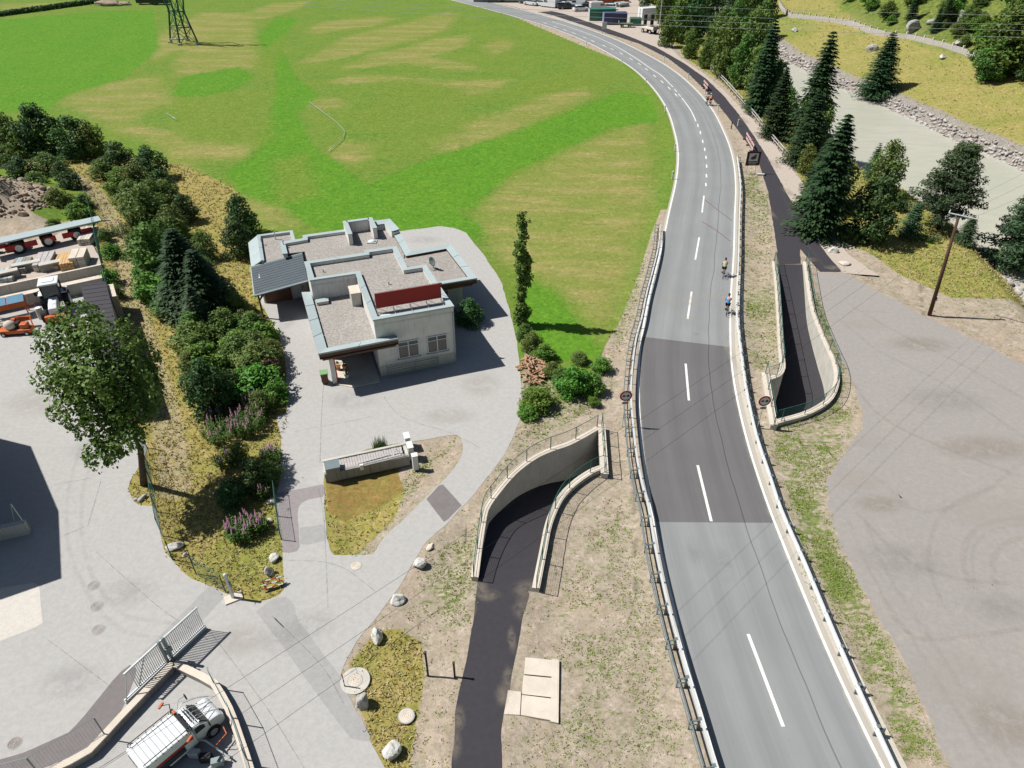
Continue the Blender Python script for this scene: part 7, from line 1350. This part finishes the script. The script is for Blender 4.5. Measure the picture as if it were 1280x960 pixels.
for s in (-1, 1):
    MB().box((-.75, s*.79, 1.15), (2.4, .03, .12)).build('red_stripe', 'red', t); MB().box((-.9, s*.785, .85), (1.7, .03, .42)).build('side_window', 'glass', t); MB().box((.9, s*.735, 1.3), (.5, .03, .32)).build('door_window', 'glass', t)
    MB().path([(-1.9, s*.72, 1.74), (-1.85, s*.74, 1.93), (.3, s*.74, 1.93), (.4, s*.72, 1.74)], .025, 6).build('roof_rack', 'black', t)
    MB().path([(.65, s*.72, 1.7), (.9, s*.95, 1.9), (1.25, s*1.05, 1.75)], .022, 6).build('mirror_arm', 'galv', t); MB().box((1.3, s*1.06, 1.62), (.06, .2, .32)).build('mirror', 'black', t, bevel=.02)
    MB().path([(.45, s*.5, 1.74), (.95, s*.62, 1.98), (1.7, s*.55, 1.62), (2.12, s*.5, 1.2)], .02, 6).build('front_guard', 'galv', t); MB().path([(.3, s*.62, 1.8), (.5, s*1.0, 2.05), (.2, s*1.25, 2.0)], .025, 6).build('carrier_arm', 'black', t); MB().box((.2, s*1.28, 2.0), (.34, .1, .1), .4).build('carrier_clamp', 'orange', t)
    for k in range(6): MB().ball((-1.75+k*.4, s*.8, 1.72), .035, 6, 4).build('rack_knob', 'black', t)
    MB().box((2.14, s*.5, .78), (.05, .26, .14)).build('headlight', 'frame_white', t)
MB().box((.42, 0, 1.95), (.14, 1.5, .10)).build('light_bar', 'black', t, bevel=.02); MB().box((.42, .45, 2.04), (.12, .22, .12)).build('beacon', 'orange', t, bevel=.03)
for k in range(5): MB().box((.75+.13*k, 0, 1.79-.075*max(0, k-1)), (.035, 1.0, .03)).build('grille_bar', 'black', t)
for y in (-.3, 0, .3): MB().path([(.5, y, 1.78), (1.1, y, 1.74), (1.9, y, 1.2)], .016, 5).build('guard_bar', 'galv', t)
wheelset(t, [(1.4, .68), (1.4, -.68), (-1.3, .68), (-1.3, -.68)], .38, .24); MB().box((-2.06, 0, 1.1), (.04, 1.2, .7)).build('rear_window', 'glass', t)
pj = P(225, 952); t = thing('metal_attachment', 'dark metal implement on the ground beside the white utility vehicle', 'implement', tuple(P(252, 948)), hz-1.2)
for k in range(4): MB().box((-.9+.6*k, 0, .25), (.5, .28, .42), .2*k).build('blade', ('galv_dark', 'galv', 'black', 'galv_dark')[k], t, bevel=.02)
MB().path([(-1.3, .3, .3), (0, .5, .6), (1.3, .3, .3)], .04, 6).build('frame', 'galv', t)
for k in (-1, 1): MB().path([(k*.5, .4, .5), (k*.6, 1.1, .45), (k*.3, 1.3, .5)], .03, 6).build('arm', 'orange', t)
# --- storage yard
def yp(x, y, z=0): return P(x, y, z)
hy = heading((0, 359), (130, 332))
t = flatbed(62, 306, heading((23, 306), (102, 288)), 10.5, 1.5, 1.5, 'long grey green flat trailer parked in front of the rubble heap', 'cap', wheels=3)
for k in range(5): MB().box((-3.2+k*1.7, -.65, .8), (1.1, .2, .5)).build('red_locker', 'red', t)
b = yp(12, 313); t = thing('red_implement', 'red farm implement at the left end of the long flat trailer', 'implement', tuple(b), hy)
for k in range(4): MB().box((-1.2+k*.8, 0, .7), (.6, .35, .55), 0, (.3, 'X')).build('hopper', 'red', t, bevel=.03)
MB().box((0, 0, .42), (3.6, .18, .16)).build('beam', 'galv_dark', t)
for k in range(3): MB().tube((-1.1+k*1.1, -.25, .32), (-1.1+k*1.1, .25, .32), .32, n=14).build('wheel', 'black', t)
for (px, py), L, W_, ly, per, bh, mats, a, lab, nm in (((112, 298), 3.4, 1.2, 3, 4, .22, ['grey_timber', 'slab'], 1.45, 'tall pile of pale boards at the right end of the storage yard', 'board_stack'), ((119, 298), 2.8, .5, 2, 2, .2, ['frame_white'], 1.35, 'narrow white boards leaning beside the green fence', 'board_stack'), ((28, 335), 2.6, 1.5, 3, 6, .18, ['concrete_dark', 'cap'], 1.5, 'ribbed grey slabs behind the rear wall, left of the pale beams', 'slab_stack'), ((58, 331), 3.0, 1.5, 3, 3, .25, ['grey_timber', 'slab'], 1.55, 'pale square beams lying side by side behind the rear wall', 'beam_stack'), ((73, 330), 2.8, .8, 2, 2, .22, ['grey_timber', 'timber'], 1.5, 'few thin beams between pale beams and the yellow timber', 'beam_stack'), ((88, 331), 2.7, 1.2, 4, 5, .2, ['timber'], 1.6, 'yellow timber stack in the middle of the storage yard', 'timber_stack'), ((102, 329), 2.2, 1.4, 4, 2, .28, ['slab', 'concrete'], 1.55, 'stack of pale concrete blocks with holes right of the yellow timber', 'block_stack'), ((10, 346), 2.4, 1.6, 2, 4, .22, ['concrete', 'cap'], 1.5, 'pale slabs at the left edge behind the rear wall', 'slab_stack'), ((108, 340), 1.4, 1.0, 1, 3, .2, ['concrete'], .3, 'low slab pallet at the right end behind the rear wall', 'slab_stack')):
    stack(yp(px, py), a+hy-.2, L, W_, ly, per, bh, mats, lab, nm, piece={'board_stack': 'board', 'slab_stack': 'slab', 'beam_stack': 'beam', 'timber_stack': 'board', 'block_stack': 'block'}[nm])
for a, b, lab in (((18, 341), (54, 334), 'long grey beam lying along the rear wall, left one'), ((52, 340), (80, 334), 'long grey beam lying along the rear wall, right one'), ((-5, 352), (26, 345), 'dark edged beam at the left end of the rear wall')):
    p, q = yp(*a), yp(*b); t = thing('concrete_beam', lab, 'beam', tuple(p), math.atan2(q.y-p.y, q.x-p.x)); Lb = (q-p).length; MB().box((Lb/2, 0, .35), (Lb, .5, .7)).build('web', 'concrete_dark', t, bevel=.02); MB().box((Lb/2, 0, .74), (Lb, .7, .1)).build('flange', 'concrete', t, bevel=.01)
# tractor
t = thing('tractor', 'white roofed tractor facing the camera by the storage bay wall', 'tractor', tuple(yp(74, 392)), hy-math.pi/2-.1)
MB().box((-.9, 0, 2.72), (1.6, 1.55, .16)).build('cab_roof', 'white_paint', t, bevel=.07); MB().box((-.9, 0, 2.82), (.7, .9, .05)).build('roof_hatch', 'frame_white', t, bevel=.02)
MB().hexa([(-1.5, -.6, 1.2), (-.2, -.6, 1.2), (-.2, .6, 1.2), (-1.5, .6, 1.2)], [(-1.55, -.68, 2.62), (-.3, -.68, 2.62), (-.3, .68, 2.62), (-1.55, .68, 2.62)]).build('cab_glass', 'glass', t)
for x, y in ((-1.53, -.66), (-.25, -.66), (-1.53, .66), (-.25, .66)): MB().tube((x, y, 1.15), (x, y, 2.66), .05).build('cab_pillar', 'black', t)
side_body([(-.25, .8), (-.25, 1.55), (.9, 1.5), (1.55, 1.3), (1.6, .75)], .72, 'bonnet', 'white_paint', t, .03, .07); MB().box((0, 0, .75), (3.0, .5, .4)).build('chassis', 'black', t)
wheelset(t, [(-1.0, .85, .82), (-1.0, -.85, .82), (1.15, .8, .55), (1.15, -.8, .55)], .6, .42)
for s in (-1, 1): MB().box((-1.0, s*.85, 1.68), (1.1, .5, .08)).build('mudguard', 'white_paint', t, bevel=.03); MB().path([(-.3, s*.6, 2.3), (-.1, s*1.05, 2.25)], .025).build('mirror_arm', 'black', t); MB().box((-.1, s*1.1, 2.1), (.06, .2, .35)).build('mirror', 'black', t)
MB().box((1.75, 0, .55), (.4, 1.5, .5)).build('front_hitch', 'orange', t, bevel=.03)
# blue topped orange frame
t = thing('orange_hopper', 'orange metal frame with a blue sheet top by the front wall', 'machine', tuple(yp(17, 396)), hy)
MB().hexa([(-1.3, -.6, 1.0), (1.3, -.6, 1.0), (1.3, .6, 1.0), (-1.3, .6, 1.0)], [(-1.3, -.6, 1.45), (1.3, -.6, 1.45), (1.3, .6, 1.6), (-1.3, .6, 1.6)]).build('hopper', 'orange', t, bevel=.02)
for s in (-1, 1): MB().hexa([(s*.66-.62, -.62, 1.47), (s*.66+.62, -.62, 1.47), (s*.66+.62, .62, 1.63), (s*.66-.62, .62, 1.63)], [(s*.66-.62, -.62, 1.50), (s*.66+.62, -.62, 1.50), (s*.66+.62, .62, 1.66), (s*.66-.62, .62, 1.66)]).build('cover_sheet', 'blue', t)
for x in (-1.2, 1.2):
    for y in (-.5, .5): MB().tube((x, y, 0), (x, y, 1.1), .05).build('leg', 'orange', t)
MB().box((0, -.9, .35), (2.7, .35, .1)).build('tray', 'slab', t); MB().path([(1.3, -.5, .9), (1.9, -.7, 1.2), (2.0, -1.2, .1)], .04).build('side_arm', 'orange', t); MB().path([(-1.6, -1.2, .1), (-1.7, -.6, .9), (-1.2, -.5, .9)], .04).build('side_arm', 'orange', t)
t = thing('orange_sweeper', 'orange machine with a pale round tank standing on the pale yard', 'machine', tuple(yp(23, 417)), .15)
MB().box((0, 0, .38), (2.5, .85, .34)).build('chassis', 'orange', t, bevel=.05); MB().ball((-.35, 0, .85), .48, 14, 8, (1, .8, .85)).build('tank', 'slab', t, smooth=True); MB().box((.75, 0, .75), (.6, .6, .45)).build('engine', 'orange', t, bevel=.08); MB().box((.25, .1, .8), (.3, .5, .5)).build('gearbox', 'black', t, bevel=.03)
MB().path([(-.6, .4, .5), (-.2, 1.0, 1.0), (.8, 1.1, .9), (1.1, .5, .5)], .06, 6).build('boom', 'orange', t); MB().box((.1, 1.1, .75), (1.5, .3, .3), .15).build('brush_housing', 'orange', t, bevel=.04); wheelset(t, [(.9, .4), (.9, -.4), (-.9, .4), (-.9, -.4)], .2, .16)
t = thing('white_drum', 'tall white drum standing alone beside the tractor', 'drum', tuple(yp(53, 398))); MB().tube((0, 0, 0), (0, 0, 1.0), .27, n=20).build('drum_body', 'slab', t, bevel=.03); MB().tube((0, 0, 1.0), (0, 0, 1.06), .24, n=20).build('lid', 'frame_white', t)
for (px, py), lab in (((3, 411), 'small dark box at the left edge near the orange machine'),): t = thing('small_box', lab, 'box', tuple(yp(px, py))); MB().box((0, 0, .18), (.5, .4, .36)).build('box_body', 'black', t, bevel=.02); MB().box((0, 0, .38), (.54, .44, .04)).build('lid', 'concrete_dark', t)
for o in bpy.data.objects:
    if o.name.split('.')[0] == 'flowers': o['kind'] = 'stuff'

# ================================================================== wear with a shape of its own: tyre tracks, stains, joints
def fade_mat(name, c, strength, kind, sc=1.4):
    s = NT(name); uv = s.n('ShaderNodeUVMap'); uv.uv_map = 'along'; sp = s.n('ShaderNodeSeparateXYZ'); s.l(uv.outputs[0], sp.inputs[0])
    if kind == 'track': e = s.step(s.math('ABSOLUTE', sp.outputs[0]), .25, 1.0, 1, 0); n = s.noise(sc, 5, .75)
    else: r = s.math('SQRT', s.math('ADD', s.math('MULTIPLY', sp.outputs[0], sp.outputs[0]), s.math('MULTIPLY', sp.outputs[1], sp.outputs[1]))); n = s.noise(sc, 6, .75, dist=.5); e = s.step(s.math('ADD', r, s.math('MULTIPLY', s.math('SUBTRACT', n, .5), 1.3)), .25, .85, 1, 0)
    a = s.math('MULTIPLY', s.math('MULTIPLY', e, s.step(n, .3, .65)), strength); s.fin(c, .95, .1); tr = s.n('ShaderNodeBsdfTransparent'); mx = s.n('ShaderNodeMixShader'); s.l(a, mx.inputs[0]); s.l(tr.outputs[0], mx.inputs[1]); s.l(s.b.outputs[0], mx.inputs[2]); s.l(mx.outputs[0], s.t.nodes['Material Output'].inputs[0]); return s.m
M['tk_dark'] = fade_mat('tyre track dark', (.22, .205, .195), .08, 'track'); M['tk_tan'] = fade_mat('tyre track tan', (.31, .26, .20), .12, 'track'); M['st_pale'] = fade_mat('pale dust stain', (.47, .43, .38), 0.35, 'disc', .9); M['st_dark'] = fade_mat('dark damp stain', (.19, .18, .175), .15, 'disc', .9); M['st_tan'] = fade_mat('spilled soil', (.34, .29, .23), .40, 'disc', 1.6); M['seam'] = fade_mat('tarred joint', (.14, .135, .13), .38, 'track', 3)
ZC = [0.0]
def track(pts, w_, mat, parent, z=.030, name='tyre_track'):
    ZC[0] += .0002; l = resample(spline(PL(pts), 5), step=.5); nn = normals2(l); vs, uv = [], []
    for p, n in zip(l, nn):
        for t in (-1, 0, 1): vs.append((p[0]+n[0]*w_/2*t, p[1]+n[1]*w_/2*t, z+ZC[0])); uv.append((t, 0))
    fs = [(3*i+j, 3*i+j+1, 3*i+j+4, 3*i+j+3) for i in range(len(l)-1) for j in (0, 1)]; me = bpy.data.meshes.new(name); me.from_pydata(vs, [], fs); me.materials.append(M[mat]); ul = me.uv_layers.new(name='along'); idx = np.empty(len(me.loops), np.int32); me.loops.foreach_get('vertex_index', idx); ul.data.foreach_set('uv', np.array(uv, np.float32)[idx].ravel())
    o = put(name, me, parent); return o
def stain(px, py, rx, ry, mat, parent, rz=0, z=.030, name='stain'):
    ZC[0] += .0002; c = P(px, py); cs, sn = math.cos(rz), math.sin(rz); vs = []; uv = []
    for a in (-1, 0, 1):
        for b in (-1, 0, 1): x, y = a*rx, b*ry; vs.append((c.x+x*cs-y*sn, c.y+x*sn+y*cs, z+ZC[0])); uv.append((a, b))
    me = bpy.data.meshes.new(name); me.from_pydata(vs, [], [(i*3+j, (i+1)*3+j, (i+1)*3+j+1, i*3+j+1) for i in (0, 1) for j in (0, 1)]); me.materials.append(M[mat]); ul = me.uv_layers.new(name='along'); idx = np.empty(len(me.loops), np.int32); me.loops.foreach_get('vertex_index', idx); ul.data.foreach_set('uv', np.array(uv, np.float32)[idx].ravel()); return put(name, me, parent)
lot_o = bpy.data.objects['parking_area']; cyc_o = bpy.data.objects['cycle_path']; cya_o = bpy.data.objects['cycle_path_approach']
for pts, w_, m_ in (([(1212, 740), (1204, 700), (1212, 670), (1240, 652), (1280, 648), (1330, 660)], .5, 'tk_tan'), ([(1250, 745), (1240, 710), (1250, 685), (1280, 672), (1330, 676)], .5, 'tk_tan'), ([(1222, 742), (1214, 702), (1222, 677), (1246, 661), (1290, 656)], .3, 'tk_dark'), ([(1100, 740), (1118, 775), (1160, 800), (1280, 785), (1340, 770)], .4, 'tk_tan'), ([(1070, 640), (1120, 690), (1180, 720), (1260, 730)], .45, 'tk_tan'), ([(1060, 650), (1090, 720), (1140, 800), (1190, 880), (1240, 960)], .4, 'tk_dark'), ([(1080, 650), (1112, 722), (1165, 802), (1215, 880), (1270, 960)], .4, 'tk_dark'),
     ([(1050, 400), (1100, 440), (1180, 480), (1300, 560)], .5, 'tk_dark'), ([(1060, 380), (1120, 415), (1200, 455), (1300, 510)], .5, 'tk_tan'), ([(1060, 470), (1100, 520), (1180, 560), (1290, 600)], .5, 'tk_tan'), ([(1100, 600), (1150, 640), (1220, 620), (1290, 570)], .45, 'tk_dark'), ([(1180, 760), (1160, 700), (1180, 640), (1240, 610), (1300, 615)], .4, 'tk_dark'), ([(1056, 388), (1068, 392), (1082, 389), (1106, 391)], .5, 'tk_dark')): track(pts, w_, m_, lot_o)
for px, py, rx, ry, m_ in ((1085, 552, 2.2, 1.0, 'st_pale'), (1072, 600, 2.4, 1.6, 'st_pale'), (1080, 405, 3, 1.2, 'st_pale'), (1180, 500, 5, 2.5, 'st_dark'), (1240, 640, 5, 2, 'st_pale'), (1130, 700, 4, 2, 'st_dark'), (1200, 850, 4, 2.2, 'st_pale'), (1250, 760, 3, 1.5, 'st_dark'), (1150, 430, 4, 1.8, 'st_tan'), (1230, 560, 5, 2, 'st_tan'), (1100, 630, 2.5, 1.2, 'st_tan'), (1255, 905, 2.5, 2, 'st_tan')): stain(px, py, rx, ry, m_, lot_o)
for px, py, rx, ry in ((660, 738, 1.3, 1.0), (655, 762, .9, 1.1), (636, 850, .5, 1.2), (628, 870, .5, .9), (573, 898, .5, 1.0), (568, 930, .5, 1.2), (600, 735, .7, .9), (590, 760, .4, .8), (610, 745, 1.0, .6), (640, 800, .35, 1.2)): stain(px, py, rx, ry, 'st_tan', cya_o, .1)
for px, py, rx, ry in ((985, 240, .8, 2.5), (968, 205, .8, 3), (1012, 325, 1.2, .8), (1040, 335, 1.2, .8), (962, 265, .6, 3), (930, 150, .8, 3)): stain(px, py, rx, ry, 'st_tan', cyc_o, .1)
track([(975, 235), (990, 270), (1012, 310), (1035, 338)], .5, 'tk_dark', cyc_o)
for px, py, rx, ry, m_ in ((862, 376, 1.3, 1.8, 'st_pale'), (885, 372, 1.4, 1.2, 'st_pale'), (838, 378, 1.0, 1.4, 'st_pale'), (908, 380, .9, 4.5, 'st_pale'), (858, 400, 1.0, 1.2, 'st_pale'), (870, 418, .5, .4, 'st_dark'), (912, 440, .5, 5, 'st_pale'), (905, 705, .8, 2.0, 'st_dark'), (866, 690, .7, 1.6, 'st_dark')): stain(px, py, rx, ry, m_, road, 0, .036)
for pts, w_ in (([(126, 602), (118, 630), (110, 657)], .07), ([(110, 657), (70, 674)], .06), ([(67, 606), (114, 598)], .05), ([(405, 470), (402, 520), (400, 580)], .07), ([(470, 480), (500, 520), (560, 540), (600, 560)], .06), ([(398, 610), (404, 640), (407, 690), (410, 760)], .06), ([(120, 690), (200, 760), (260, 800)], .05), ([(60, 800), (140, 860)], .05), ([(352, 700), (420, 706), (470, 740)], .05), ([(368, 540), (420, 530), (470, 520)], .06), ([(340, 770), (400, 830), (430, 880)], .05), ([(240, 760), (330, 880), (380, 960)], .05), ([(215, 880), (260, 870), (300, 880)], .04)): track(pts, w_, 'seam', drive, .020, 'asphalt_joint')
for px, py, rx, ry, m_ in ((60, 500, 5, 3, 'st_pale'), (120, 560, 3, 2, 'st_dark'), (440, 500, 3, 1.8, 'st_dark'), (560, 520, 3, 1.5, 'st_pale'), (480, 640, 0.1, 0.1, 'st_pale'), (390, 780, 2, 1.4, 'st_dark'), (350, 800, 1.8, 1.4, 'st_dark'), (90, 850, 2.5, 1.5, 'st_dark'), (300, 800, 2, 1.5, 'st_pale'), (550, 632, .9, .5, 'st_dark'), (160, 740, 2.5, 1.6, 'st_dark'), (600, 480, 2.4, 2.4, 'st_pale'), (530, 300, 3, 1.5, 'st_dark'), (360, 400, 1.2, 3, 'st_dark')): stain(px, py, rx, ry, m_, drive, 0, .021)
for pts, w_ in (([(100, 560), (85, 620), (90, 700), (140, 780), (210, 800)], .35), ([(118, 565), (103, 622), (108, 700), (150, 765), (220, 780)], .35)): track(pts, w_, 'tk_dark', drive, .022)
